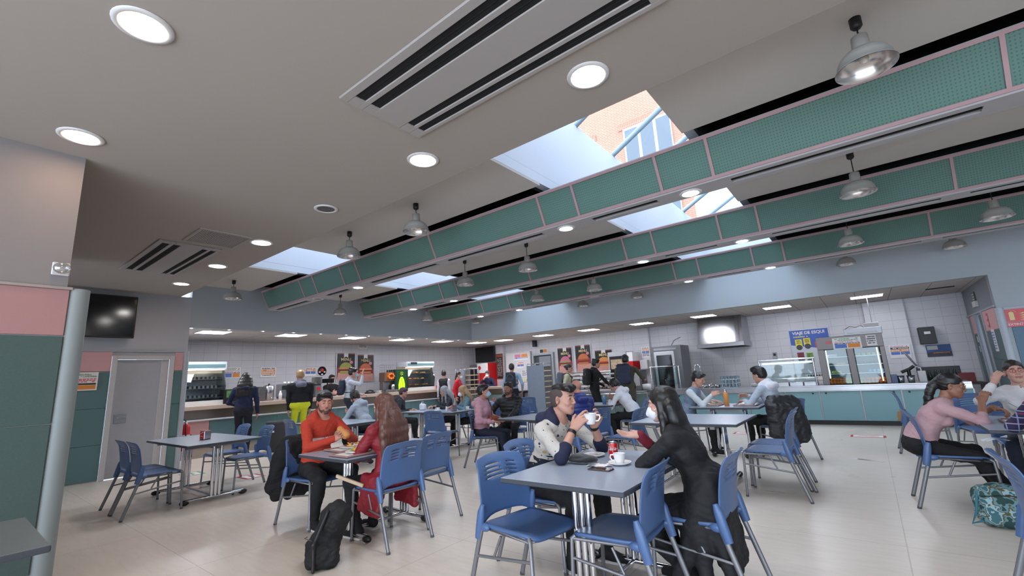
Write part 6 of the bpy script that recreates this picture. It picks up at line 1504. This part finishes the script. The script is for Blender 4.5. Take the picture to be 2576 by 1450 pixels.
CAF = [(M_gr2, .12, '1'), (M_gr2, .12, '1'), (M_mag, .18, '2'), (M_ink, .1, 'bar'), ((M_bl2, M_or2), .36, 'two')]
notice('cafeteria opening notice with green, blue and orange blocks on left tiles', (-13.295, 4.88, 1.88), PI/2, .42, .28, CAF)
notice('orange-striped price notice on the left tiles', (-13.295, 5.80, 1.87), PI/2, .42, .28, [(M_ink, .16, '1'), (M_or2, .18, 'bar'), (M_or2, .18, 'bar'), (M_or2, .18, 'bar'), (M_ink, .12, '1')], 4)
notice('orange and blue notice left of the round sign on the left tiles', (-13.295, 7.03, 1.85), PI/2, .36, .26, [(M_ink, .14, '1'), (M_or2, .24, 'bar'), ((M_bl2, M_bl2), .3, 'two')], 7)
notice('small white exit-style notice high above the menu posters', (-13.295, 8.82, 2.65), PI/2, .34, .14, [(M_ink, .4, '2'), (M_ink, .3, '1')], 9)
t = thing('round_sign', 'round black and red sign on the left tiles', 'sign', (-13.295, 7.40, 1.87), PI/2)
MB().lathe([(.0001, 0), (.14, 0), (.14, .008), (.0001, .008)], 0, 32, rot=(PI/2, 0, 0)).build('disc', M_mblk, t)
b = MB(); b.add([(.05*math.cos(a), -.0095, .03+.05*math.sin(a)) for a in np.linspace(0, 2*PI, 17)[:-1]], [tuple(range(16))]); b.build('red_spot', M_red, t)
b = MB()
for a0, c in ((-.08, -.03), (.08, -.03), (0, -.1)): b.add([(a0+.035*math.cos(a), -.010, c+.022*math.sin(a)) for a in np.linspace(0, 2*PI, 11)[:-1]], [tuple(range(10))])
b.build('white_marks', M_paper, t)
# door-wall notice and television
t = notice('cafeteria notice in green, pink, blue and orange beside the grey door', (-10.575, 1.55, 1.68), PI/2, .44, .31, [(M_gr2, .0, '1')], 11)
text('heading', 'HORARIO PARA\nCOMEDOR Y CAFETERIA', .036, M_gr2, t, (0, -.013, .095), bold=.0005)
b = MB(); panel_text(b, -.2, .2, -.0125, -.02, .05, 0, 3, .95, seed=3); b.build('print', M_red, t); MB().box((0, -.0125, -.045), (.4, .001, .03)).build('colour_bar', M_ink, t); MB().box((0, -.0125, -.1), (.4, .001, .07)).build('second_block', M_or2, t)
def tv(label, loc, rz, w, h, th=.06, tilt=0.):
    t = thing('television', label, 'television', loc, rz)
    MB().box((0, 0, 0), (w, th, h), 0, (tilt, 0, 0), .008).build('casing', M_black, t); MB().box((0, -th/2-.002, 0), (w-.04, .004, h-.05), 0, (tilt, 0, 0)).build('screen', M_blk2, t)
    MB().tube([(0, th/2, 0), (0, th/2+.12, .0)], .03, 0, 8).build('wall_mount', M_black, t); return t
tv('large black wall television above the grey door wall', (-10.42, 1.55, 2.80), PI/2, 1.22, .76)
tv('black television hanging in the far corner of the room', (-12.3, 13.88, 2.35), 0, 1.02, .60)

# far corner: red drinks fridge, chalkboard, white panel, doorway
machine('drinks_fridge', 'red-sided drinks fridge in the far corner behind the masked worker', 'fridge', -12.05, 13.72, 0, [('box', 'body', (-.28, .28, -.3, .36, 0, 1.98), M_red), ('box', 'header_panel', (-.28, .28, -.31, -.3, 1.6, 1.98), M_paper), ('box', 'left_frame', (-.75, -.29, -.25, .3, 0, 1.95), M_steelD), ('box', 'glass_door', (-.7, -.34, -.26, -.25, .2, 1.75), M_blk2)])
b = MB(); b.add([(-12.2+.08*math.cos(a), 13.405, 1.8+.08*math.sin(a)) for a in np.linspace(0, 2*PI, 17)[:-1]], [tuple(range(16))]); o = b.build('round_logo', M_red, None); tag(o, 'round red emblem on the white header of the corner fridge', 'emblem')
t = poster_frame('chalkboard', 'tall chalkboard menu with reddish frame on the corner pillar', 'chalkboard', (-11.56, 13.92, 1.83), 0, .28, .94, M_mblk, None, mat('red_wood', (128, 70, 54), .6))
b = MB(); panel_text(b, -.12, .12, -.0125, -.4, .32, 0, 18, .8, seed=5); b.build('chalk_writing', mat('chalk', (170, 170, 165), .9), t); MB().box((0, -.013, .41), (.27, .002, .10)).build('header', mat('board_head', (150, 80, 56), .6), t)
t = thing('notice_board', 'tall white panel covered in papers left of the far doorway', 'panel', (-10.68, 14.0, 0))
MB().bb(-.6, .6, -.04, .09, .85, 2.31, 0, .004).build('panel_board', M_white, t); MB().bb(-.5, .55, -.5, .05, .78, .84, 0, .003).build('desk_top', M_black, t)
for sx in (-.46, .5): MB().bb(sx-.02, sx+.02, -.46, -.42, 0, .78).build('leg', M_black, t)
notice('pink and food-picture leaflets at the top of the white panel', (-10.5, 13.955, 2.12), 0, .72, .24, [((M_mag, M_or2), .5, 'two'), (M_bl2, .2, 'bar')], 13)
notice('orange and blue notice on the white panel', (-10.55, 13.955, 1.82), 0, .34, .24, [(M_ink, .14, '1'), (M_or2, .24, 'bar'), ((M_bl2, M_bl2), .3, 'two')], 14)
notice('grid-printed sheet on the white panel', (-10.36, 13.955, 1.5), 0, .32, .24, [(M_ink, .9, '6')], 15)
notice('yellowish picture sheet low on the white panel', (-10.30, 13.955, 1.2), 0, .34, .18, [((M_yl, M_gr2), .5, 'two'), (M_ink, .3, '2')], 16)
b = MB(); b.bb(-10.02, -9.94, 13.98, 14.1, 0, 2.12); b.bb(-9.14, -9.06, 13.98, 14.1, 0, 2.12); b.bb(-10.02, -9.06, 13.98, 14.1, 2.12, 2.2); struct(b.build('trim_21', mat('steel_door_frame', (150, 156, 160), .4, .4)))
d = MB(); d.bb(-9.94, -9.14, 14.07, 14.095, 0.01, 2.12); d = struct(d.build('doorway_dim_sheet', mat('dim_room', (70, 76, 80), .8))); MB().bb(-9.72, -9.2, 14.03, 14.05, 1.7, 2.08).build('shutter', mat('grey_blind', (128, 134, 140), .6), d)  # flat dark sheet coloured as the dim room beyond the open doorway
notice('small food sign above the far doorway', (-9.54, 14.095, 2.27), 0, .36, .15, [((M_ink, M_or2), .8, 'two')], 17)
machine('wall_speaker', 'black wall speaker above the far doorway', 'speaker', -9.86, 14.0, 2.46, [('box', 'box_body', (-.06, .06, -.08, .08, 0, .26), mat('speaker_navy', (30, 32, 46), .5)), ('lathe', 'cone', [(.0001, 0), (.04, .004)], M_black, (0, -.0, .1))])
def rack(x, y, rz, label, blank):
    t = thing('tray_trolley', label, 'trolley', (x, y, 0), rz, 'tray trolleys')
    MB().bb(-.33, -.31, -.28, .28, .12, 1.68).build('side_panel', mat('trolley_grey', (126, 134, 146), .5), t)
    b = MB(); 
    for yy in (-.27, .0, .27): b.tube([(-.3, yy, .05), (-.3, yy, 1.70), (-.27, yy, 1.74), (.27, yy, 1.74), (.3, yy, 1.70), (.3, yy, .05)], .014, 0, 8)
    b.build('tube_frame', M_steel, t)
    MB().bb(-.3, .3, .26, .28, .12, 1.68).build('back_sheet', M_steelD, t)
    for k in range(4): MB().lathe([(.0001, -.02), (.04, -.02), (.04, .02), (.0001, .02)], 0, 12, c=((-.28, .28)[k % 2], (-.25, .25)[k//2], .04), rot=(0, PI/2, 0)).build('castor', M_black, t)
    for k in range(8):
        o = MB().bb(-.28, .28, -.27, .24, 0, .012); o.bb(-.28, .28, -.275, -.265, 0, .03); o = o.build('food_tray', mat('trolley_tray', (214, 186, 150), .5), None, (x, y, .38+k*.16), rz); tag(o, 'beige tray in the %s, %s from the bottom' % (blank, ORD[k]), 'tray', 'trays in the trolleys')
rack(-11.0, 11.45, math.radians(80), 'tray trolley with grey side standing in the far corner', 'far corner trolley')
rack(-8.05, 11.6, math.radians(100), 'tray trolley with grey side left of the queueing diners', 'trolley near the doorway')
# fridge, soap dispenser, dispensers on the pillar
machine('drinks_fridge', 'glass-front drinks fridge with red side beside the menu posters', 'fridge', -6.3, 13.72, 0, [('box', 'body', (-.33, .30, -.22, .36, 0, 1.99), mat('fridge_grey', (168, 170, 172), .4)), ('box', 'glass_door', (-.28, .24, -.235, -.22, .3, 1.85), M_blk2), ('box', 'red_side', (.31, .50, -.2, .36, 0, 1.66), M_red), ('box', 'white_header', (.31, .50, -.2, .36, 1.66, 1.95), M_paper), ('box', 'bottle_row', (-.24, .2, -.24, -.236, 1.45, 1.75), mat('bottle_row', (170, 150, 120), .4, var=.9, scale=22))])
b = MB(); b.tube([(-5.9, 13.49, 1.1), (-5.88, 13.49, 1.3), (-5.9, 13.49, 1.45)], .02, 0, 8); tag(b.build('bottle_picture', M_paper, None), 'pale bottle picture on the red fridge side', 'decal')
notice('orange and blue notice on the tiled pillar', (-5.51, 13.925, 1.92), 0, .26, .34, [(M_ink, .14, '2'), (M_or2, .2, 'bar'), ((M_bl2, M_bl2), .2, 'two'), (M_ink, .3, '2')], 18)
machine('paper_dispenser', 'white paper dispenser on the tiled pillar', 'dispenser', -5.55, 13.84, 1.40, [('box', 'box_body', (-.12, .12, -.1, .085, 0, .28), M_white), ('lathe', 'lock', [(.0001, 0), (.01, .002)], M_black, (0, -.1, .18))])
def bread_shelf():
    t = thing('display_shelf', 'steel display shelves packed with wrapped food in front of the menus', 'shelf', (-6.75, 12.35, .82))
    b = MB()
    for x in (-.75, 0, .75): b.tube([(x, -.1, 0), (x, -.1, .56)], .012, 0, 8); b.tube([(x, .25, 0), (x, .25, .56)], .012, 0, 8)
    b.tube([(-.78, -.1, .57), (.78, -.1, .57)], .014, 0, 8); b.build('posts', M_chrome, t)
    for k in range(4): MB().bb(-.75, .75, -.12, .27, .06+k*.13, .07+k*.13).build('shelf', M_steel, t)
    rd = random.Random(3)
    for k in range(4):
        for i in range(10):
            w = .12; o = MB().box((0, 0, .028), (w, .3, .05), 0, (0, 0, rd.uniform(-.1, .1)), .015).build('wrapped_food', mat('wrap_%d' % (i % 3), ((206, 204, 204), (176, 160, 140), (150, 132, 120))[i % 3], .5), None, (-6.75-.68+i*.15, 12.42, .82+.071+k*.13)); tag(o, 'wrapped food packet on the display shelves, %s from left on the %s shelf' % (ORD[i], ORD[k]), 'food packet', 'packets on the display shelves')
bread_shelf()
machine('display_case', 'low steel case with a large white paper taped on its front', 'display case', -5.42, 12.42, .82, [('box', 'body', (-.34, .36, -.2, .25, 0, .55), M_steelD), ('box', 'paper_sheet', (-.3, .32, -.212, -.201, .12, .50), M_paper), ('box', 'top_rail', (-.36, .38, -.22, .26, .55, .57), M_chrome)])
tag(text('chalk_words', 'MENU', .12, mat('faint_print', (170, 168, 176), .8), None, (-5.4, 12.205, 1.17)), 'large faint lettering on the white paper of the low steel case', 'lettering')
machine('holding_cabinet', 'tall steel holding oven with dark glass door behind the counter', 'oven', -4.55, 13.4, 0, [('box', 'body', (-.42, .42, -.38, .4, .05, 2.02), M_steelD), ('box', 'door_frame', (-.36, .22, -.40, -.38, .4, 1.86), mat('oven_white_frame', (190, 192, 194), .4, .3)), ('box', 'door_glass', (-.29, .15, -.412, -.40, .48, 1.76), M_blk2), ('box', 'control_panel', (-.36, .3, -.392, -.38, 1.9, 1.96), M_steel), ('tube', 'door_handle', [(.19, -.43, .8), (.19, -.43, 1.5)], M_chrome, .012), ('tube', 'cable', [(.0, .1, 2.02), (.05, .3, 2.2), (.15, .62, 2.3)], M_black, .008)])
machine('sneeze_guard', 'small glass and steel guard rail in front of the tall oven', 'glass guard', -4.35, 12.15, .83, [('tube', 'post', [(-.38, 0, 0), (-.38, 0, .60)], M_chrome, .014), ('tube', 'post', [(.38, 0, 0), (.38, 0, .60)], M_chrome, .014), ('tube', 'top_rail', [(-.42, 0, .60), (.42, 0, .60)], M_chrome, .012), ('box', 'glass_sheet', (-.36, .36, -.004, .004, .12, .56), M_glass)])
# extraction hood
def hood():
    t = thing('extractor_hood', 'large brushed steel extractor hood on the tiled back wall', 'hood', (-3.08, 14.1, 0))
    b = MB(); b.prism([(-1.02, 1.98), (0, 1.98), (0, 2.70), (-.78, 2.70)], 1.14, 0, -.57); b.build('hood_body', M_steel, t)
    b = MB(); b.bb(-.60, .60, -1.05, 0, 1.87, 1.98, 0, .006); b.build('hood_lip', M_steel, t)
    MB().bb(-.54, .54, -1.0, -.05, 1.862, 1.868).build('filter', M_dark, t)
    b = MB(); b.prism([(-1.03, 1.98), (-1.0, 1.98), (-.77, 2.69), (-.80, 2.69)], .1, 0, .40); b.build('seam_strip', mat('steel_bright', (200, 200, 204), .2, 1), t)
hood()
# ski poster
def ski():
    mb = mat('ski_blue', (40, 82, 170), .4, var=.15, scale=2); t = poster_frame('ski_poster', 'blue ski trip poster with yellow circles on the back wall', 'poster', (-1.12, 14.095, 1.62), 0, .86, 1.12, mb, None, mat('poster_rail', (150, 152, 158), .4, .6))
    y = -.0125; text('heading', 'VIAJE DE ESQUI', .105, M_paper, t, (0, y-.001, .48), sx=1.0, bold=.003)
    b = MB(); quad(b, (-.43, y, -.56), (.43, y, -.56), (.43, y, .02), (-.43, y, .18)); b.build('snow', mat('snow_print', (196, 200, 206), .6, var=.15, scale=5), t)
    yl = mat('ski_yellow', (226, 210, 50), .5)
    for k, (x, z, m) in enumerate(((-.25, .22, yl), (-.06, .24, yl), (-.25, -.12, M_plum), (-.05, -.14, mat('ski_green', (120, 170, 60), .5)))):
        b = MB(); quad(b, (x-.075, y-.001, z-.1), (x+.075, y-.001, z-.1), (x+.075, y-.001, z+.1), (x-.075, y-.001, z+.1)); b.build('label_block', m, t)
        b = MB(); b.add([(x+.07*math.cos(a), y-.002, z-.11+.07*math.sin(a)) for a in np.linspace(0, 2*PI, 17)[:-1]], [tuple(range(16))]); b.build('black_disc', M_mblk, t)
        b = MB(); panel_text(b, x-.05, x+.05, y-.0025, z-.02, z+.08, 0, 3, .9, seed=k); b.build('print', M_ink, t)
    b = MB(); b.add([(.25+.15*math.cos(a), y-.001, .17+.16*math.sin(a)) for a in np.linspace(0, 2*PI, 17)[:-1]], [tuple(range(16))]); b.add([(.18, y-.001, .06), (.36, y-.001, .02), (.42, y-.001, -.3), (.22, y-.001, -.36)], [(0, 1, 2, 3)]); b.build('red_figure', mat('ski_red', (196, 74, 66), .5, var=.3, scale=12), t)
    b = MB(); panel_text(b, -.38, 0, y-.001, .36, .41, 0, 1, .9, seed=8); b.build('print', yl, t)
ski()
notice('white sponsor strip under the ski poster', (-1.0, 14.095, .96), 0, .7, .16, [(M_ink, .5, '1')], 21)
machine('wall_switch', 'small grey telephone socket on the tiles left of the ski poster', 'socket', -1.97, 14.08, 1.45, [('box', 'plate', (-.05, .05, -.02, .02, 0, .2), M_steelD), ('box', 'button', (-.03, .03, -.03, -.02, .1, .17), M_black)])
# sneeze guard with food
def guard():
    t = machine('sneeze_guard', 'glass-sided salad bar with bright tube light on the steel counter', 'glass guard', -1.5, 12.1, .83, [('tube', 'post', [(-.55, 0, 0), (-.55, 0, .58)], M_chrome, .018), ('tube', 'post', [(.53, 0, 0), (.53, 0, .58)], M_chrome, .018), ('tube', 'top_rail', [(-.57, 0, .60), (.56, 0, .60)], M_chrome, .018), ('box', 'strip_light', (-.5, .5, .05, .11, .50, .535), mat('guard_light', (240, 245, 250), .4, emit=(235, 242, 255), estr=1.2)), ('box', 'glass_sheet', (-.53, .51, .0, .008, .08, .56), M_glass), ('box', 'back_shelf', (-.55, .53, .42, .6, .14, .16), M_steel)])
    for k in range(4):
        x = -1.93+k*.28; p = thing('food_pan', 'steel pan of salad food in the salad bar, %s from left' % ORD[k], 'food pan', (x, 12.38, .83), 0, 'pans in the salad bar')
        b = MB(); b.bb(-.125, .125, -.19, -.175, 0, .07); b.bb(-.125, .125, .175, .19, 0, .07); b.bb(-.125, -.11, -.175, .175, 0, .07); b.bb(.11, .125, -.175, .175, 0, .07); b.build('pan', M_steel, p)
        s = Sdf(); rd = random.Random(k)
        for i in range(14): s.ell((rd.uniform(-.08, .08), rd.uniform(-.14, .14), .045), (.035, .035, .02), k=.01)
        s.mesh('filling', [(M_lettuce, M_food, M_paper, M_meat)[k]], .008, p, zmin=.02)['kind'] = 'stuff'
guard()
def cold_cabinet():
    M_cab = mat('cabinet_steel', (112, 106, 104), .4, .6, var=.08)
    t = machine('display_cabinet', 'tall steel display cabinet with two glass doors, oranges on its bottom shelf', 'display cabinet', -.27, 12.1, .83, [
        ('box', 'header', (-.58, .58, 0, .55, .76, 1.03), M_cab), ('box', 'left_post', (-.58, -.46, 0, .55, 0, .76), M_cab), ('box', 'middle_post', (-.06, .06, 0, .1, 0, .76), M_cab), ('box', 'right_post', (.50, .58, 0, .55, 0, .76), M_cab),
        ('box', 'back_panel', (-.46, .50, .53, .55, 0, .76), mat('cabinet_inside', (120, 132, 134), .4)), ('box', 'top_unit', (-.05, .6, .05, .5, 1.03, 1.17), M_steelD), ('box', 'top_strip', (.0, .52, .04, .05, 1.06, 1.085), M_paper), ('box', 'lamp_strip', (.44, .46, .02, .06, .05, .74), mat('cab_light', (225, 240, 245), .4, emit=(220, 240, 250), estr=1.5)),
        ('box', 'lamp_strip', (-.45, -.43, .1, .14, .05, .74), mat('cab_light', (0, 0, 0))), ('box', 'glass_door', (-.44, -.07, .002, .006, .02, .75), M_glass), ('box', 'glass_door', (.07, .48, .002, .006, .02, .75), M_glass), ('box', 'display', (-.40, -.30, -.004, 0, .88, .93), M_red)])
    for k in range(3):
        for a, c in ((-.46, -.06), (.06, .50)): MB().bb(a, c, .02, .52, .22+k*.18, .23+k*.18).build('shelf', mat('cabinet_shelf', (205, 215, 216), .3, .3), t)
    mo = MATS['orange_fruit']; mg = mat('green_apple', (150, 176, 60), .4); rd = random.Random(4); n = 0
    for side, x0, x1 in (('left', -.70, -.36), ('right', -.18, .20)):
        for k in range(14):
            x = x0+(k % 7)*(x1-x0)/6; z = .83+.04+(.062 if k >= 7 else 0); y = 12.17+(k//7)*.04; g = (side == 'left' and k % 7 >= 5) or (side == 'right' and k % 7 == 0)
            o = MB().blob((0, 0, 0), (.036,)*3, 0, 12, 8).build('apple' if g else 'orange', mg if g else mo, None, (x, y, z)); tag(o, '%s on the bottom %s shelf of the display cabinet, %s row, %s from left' % ('green apple' if g else 'orange', side, 'upper' if k >= 7 else 'lower', ORD[k % 7]), 'apple' if g else 'orange', 'fruit in the display cabinet')
    for k in range(5):
        o = MB().lathe([(.0001, 0), (.03, 0), (.036, .05), (.0001, .055)], 0, 14).build('dessert_cup', mat('custard_cup', (200, 190, 110), .4), None, (-.14+k*.085, 12.25, .83+.591)); tag(o, 'yellow dessert cup on the top right cabinet shelf, %s from left' % ORD[k], 'dessert', 'dessert cups')
        o = MB().lathe([(.0001, 0), (.032, 0), (.038, .045), (.0001, .05)], 0, 14, mfun=lambda i: 0).build('dessert_cup', mat('dark_cup', (70, 56, 50), .3), None, (-.14+k*.085, 12.25, .83+.411)); tag(o, 'dark dessert cup on the middle right cabinet shelf, %s from left' % ORD[k], 'dessert', 'dessert cups')
        o = MB().lathe([(.0001, 0), (.03, 0), (.03, .07), (.0001, .07)], 0, 14).build('yogurt_pot', mat('blue_pot', (130, 176, 206), .4), None, (-.0+k*.07, 12.25, .83+.231)); tag(o, 'blue yogurt pot on the lower right cabinet shelf, %s from left' % ORD[k], 'yogurt', 'yogurt pots')
    for k, (x, z, m, lab) in enumerate(((-.6, .591, M_paper, 'pale sandwich pack on the top left cabinet shelf'), (-.47, .411, M_food, 'bread rolls on the middle left cabinet shelf'), (-.58, .231, mat('lime_pack', (190, 200, 90), .4), 'lime green pack on the lower left cabinet shelf'))):
        o = MB().box((0, 0, .03), (.18, .2, .055), 0, None, .02).build('food_pack', m, None, (x, 12.3, .83+z)); tag(o, lab, 'food pack')
    notice('cafeteria notice on the display cabinet header', (-.30, 12.095, 1.70), 0, .50, .24, CAF, 22)
    notice('small recycling notice on the display cabinet header', (.12, 12.095, 1.72), 0, .17, .22, [(M_ink, .4, '2'), (M_ink, .4, '2')], 23)
    tag(MB().bb(-.05, .2, -.08, .08, 0, .1, 0, .004).build('carton', M_paper, None, (.1, 12.35, 2.0)), 'white carton on top of the display cabinet', 'carton')
    tag(MB().tube([(-.3, 12.3, 2.0), (-.2, 12.3, 2.06), (-.1, 12.32, 2.03), (0, 12.3, 2.07), (.04, 12.3, 2.0)], .006, 0, 6).build('cable', M_black, None), 'loose black cable on top of the display cabinet', 'cable')
cold_cabinet()
tag(MB().tube([(.20, 12.6, 2.7), (.20, 12.6, 2.0)], .008, 0, 8).build('ceiling_rod', M_steelD, None), 'thin rod hanging from the soffit above the display cabinet', 'rod')
for k, x in enumerate((.46, .62)):
    machine('cutlery_basket', 'steel cutlery basket right of the display cabinet, %s one' % ('left', 'right')[k], 'basket', x, 12.2, .83, [('lathe', 'basket', [(.0001, 0), (.05, 0), (.065, .13), (.06, .13), (.0001, .01)], M_steel), ('lathe', 'black_band', [(.067, .13), (.07, .14), (.06, .14)], M_black)])
machine('soap_bottle', 'tall white dispenser bottle beside the cutlery baskets', 'bottle', .80, 12.25, .83, [('box', 'bottle_body', (-.06, .06, -.06, .06, 0, .22), M_white), ('tube', 'pump', [(0, 0, .22), (0, 0, .28), (-.04, 0, .28)], M_white, .012)])
machine('payment_screen', 'black tilted touch screen at the checkout of the back counter', 'screen', .62, 12.45, .83, [('tube', 'arm', [(-.12, 0, .2), (.02, 0, .26), (.1, 0, .32)], M_black, .03), ('tube', 'stand', [(.0, 0, 0), (.0, 0, .25)], M_black, .03)])
o = MB().box((0, 0, 0), (.03, .26, .34), 0, (0, -.45, 0), .006).build('screen', M_blk2, None, (.68, 12.42, 1.30)); o.name = 'screen_panel'; tag(o, 'black slab monitor leaning at the checkout', 'monitor')
machine('grey_bin_box', 'blue-grey plastic box right of the display cabinet', 'box', .36, 12.18, .83, [('box', 'box_body', (-.05, .05, -.06, .1, 0, .17), mat('bluegrey_plastic', (90, 104, 136), .5))])
# things left of the salad bar
def glass_rack(z, k):
    t = thing('glass_crate', 'blue-tinted crate of clear glasses on the steel counter, %s from the bottom' % ORD[k], 'crate', (-2.78, 12.3, z), 0, 'stacked glass crates')
    MB().bb(-.2, .2, -.2, .2, 0, .012).build('crate_base', mat('crate_blue', (170, 196, 206), .4), t)
    b = MB()
    for i in range(5):
        for j in range(2): b.lathe([(.026, 0), (.032, .075)], 0, 10, c=(-.16+i*.08, -.15+j*.3, .012))
    b.build('glasses', glass_mat('crate_glass', (205, 222, 230), .25), t)['kind'] = 'stuff'
for k in range(3): glass_rack(.832+k*.092, k)
machine('tall_tap', 'tall chrome sprayer tap on the steel counter behind the seated young man', 'tap', -3.6, 12.5, .83, [('tube', 'tap_pipe', [(-.06, 0, 0), (-.06, 0, .5), (-.04, 0, .58), (.02, 0, .60), (.07, 0, .56), (.08, 0, .3)], M_chrome, .016), ('tube', 'tap_handle', [(-.08, -.03, .25), (-.16, -.03, .27)], M_black, .016)])
for k in range(3): machine('stock_pot', 'steel pot on the counter right of the chrome tap, %s from left' % ORD[k], 'pot', -3.42+k*.16, 12.35, .83, [('lathe', 'pot_body', [(.0001, 0), (.06, 0), (.065, .07+.02*(k == 1)), (.06, .07), (.0001, .01)], M_steel)])
machine('plate_stack', 'stack of white plates on the counter beside the standing parka man', 'plates', -4.95, 12.3, .82, [('lathe', 'plates', [(.0001, 0), (.08, 0), (.12, .02), (.12, .16), (.0001, .17)], M_porc)])
for k in range(5): tag(MB().lathe([(.0001, 0), (.04, 0), (.08, .012), (.078, .015), (.0001, .006)], 0, 18).build('plate', M_porc, None, (-2.25, 12.25, .832+k*.013)), 'white plate in the pile between glass crates and salad bar, %s from the bottom' % ORD[k], 'plate', 'plates by the salad bar')
# right end
machine('towel_dispenser', 'black paper towel dispenser on the tiled back wall', 'dispenser', 1.15, 14.02, 1.60, [('box', 'cover', (-.14, .14, -.18, .08, 0, .38), M_black), ('box', 'label_plate', (-.05, .06, -.19, -.18, .22, .28), M_paper)])
t = poster_frame('notice', 'blue and orange landscape poster under the black towel dispenser', 'poster', (1.30, 14.095, 1.44), 0, .42, .27, mat('landscape_blue', (54, 92, 150), .5, var=.2, scale=4), None, None)
MB().box((0, -.013, -.08), (.42, .002, .10)).build('dark_band', mat('dusk_print', (60, 50, 66), .5, var=.3, scale=9), t); MB().box((-.1, -.013, .07), (.18, .002, .09)).build('pale_block', M_paper, t); b = MB(); panel_text(b, -.1, .18, -.0145, -.06, -.03, 0, 1, 1, seed=2); b.build('print', M_or2, t)
notice('orange and blue notice on the right tiled pillar', (.62, 13.895, 1.47), 0, .38, .30, [(M_mag, .12, '1'), (M_ink, .16, 'bar'), (M_or2, .18, 'bar'), ((M_bl2, M_bl2), .24, 'two')], 24)
machine('bottle_rack', 'black rack with bottles on a shelf in the right corner', 'rack', 1.3, 13.3, 0, [('box', 'shelf_board', (-.5, .5, -.3, .3, .72, .76), M_black), ('box', 'back_board', (-.5, .2, .1, .14, .76, 1.1), M_black), ('box', 'side_board', (-.5, -.46, -.3, .3, 0, .72), M_black), ('box', 'side_board', (.46, .5, -.3, .3, 0, .72), M_black), ('box', 'red_box', (.12, .38, -.05, .15, .76, .95), mat('dark_red_box', (120, 34, 40), .5))])
for k in range(6): tag(MB().lathe([(.0001, 0), (.03, 0), (.03, .16), (.012, .22), (.012, .27), (.0001, .27)], 0, 12).build('bottle', mat('dark_green_glass', (30, 52, 42), .15), None, (.9+k*.1, 13.3, .76)), 'dark bottle on the corner rack, %s from left' % ORD[k], 'bottle', 'bottles on the corner rack')
# signs on the right
t = thing('fire_sign', 'red square extinguisher sign with EXTINTOR lettering on the right wall', 'sign', (2.11, 11.292, 1.90))
MB().box((0, -.004, .04), (.26, .008, .21)).build('red_plate', M_red, t); MB().box((0, -.0045, -.115), (.26, .008, .075)).build('word_plate', M_red, t)
text('word', 'EXTINTOR', .052, M_paper, t, (0, -.0095, -.115), bold=.001)
b = MB(); y = -.0095
quad(b, (-.09, y, -.04), (-.03, y, -.04), (-.03, y, .08), (-.09, y, .08)); b.add([(-.06+.03*math.cos(a), y, .08+.02*math.sin(a)) for a in np.linspace(0, PI, 9)], [tuple(range(9))]); b.tube([(-.06, y, .10), (-.06, y, .12), (-.02, y, .12), (-.0, y, .09)], .004, 0, 5)
b.build('extinguisher_symbol', M_yl, t)
b = MB()
for k in range(4): b.add([(.03, y, -.04+k*.035), (.08, y, -.045+k*.035), (.10, y, -.02+k*.035), (.07, y, -.03+k*.035)], [(0, 1, 2, 3)])
b.build('flame_symbol', M_yl, t)
def side_sign(name, label, cat, y, z, w, h, m, rows=None, ink=M_ink):
    t = poster_frame(name, label, cat, (1.892, y, z), -PI/2, w, h, m, None, None)
    if rows: b = MB(); panel_text(b, -w*.42, w*.42, -.0125, -h*.42, h*.42, 0, rows, .9, seed=int(y*9)); b.build('print', ink, t)
    return t
side_sign('notice', 'small dark green and white exit sign on the shaded side wall', 'sign', 12.85, 2.46, .22, .18, mat('exit_sign', (80, 96, 84), .5), 3, M_paper)
machine('emergency_lamp', 'pale emergency lamp under the exit sign on the side wall', 'lamp', 1.86, 12.75, 2.24, [('box', 'housing', (-.02, .04, -.12, .12, 0, .12), M_white)])
side_sign('notice', 'narrow red extinguisher sign beside the open side door', 'sign', 12.1, 1.93, .14, .26, M_red, 2, M_paper)
side_sign('notice', 'white and blue notice sheet beside the side door', 'notice', 11.95, 1.55, .24, .40, M_paper, 7, M_bl2)
side_sign('notice', 'small white switch plate left of the side door', 'switch', 13.5, 1.62, .10, .12, M_white)
side_sign('notice', 'lower small white switch plate left of the side door', 'switch', 13.5, 1.42, .06, .12, M_white)
tag(MB().bb(-.22, .22, -.04, .04, -.012, 0).build('soffit_slot', M_dark, None, (1.4, 12.6, 2.70)), 'dark slot in the soffit at the right end above the side door', 'vent')
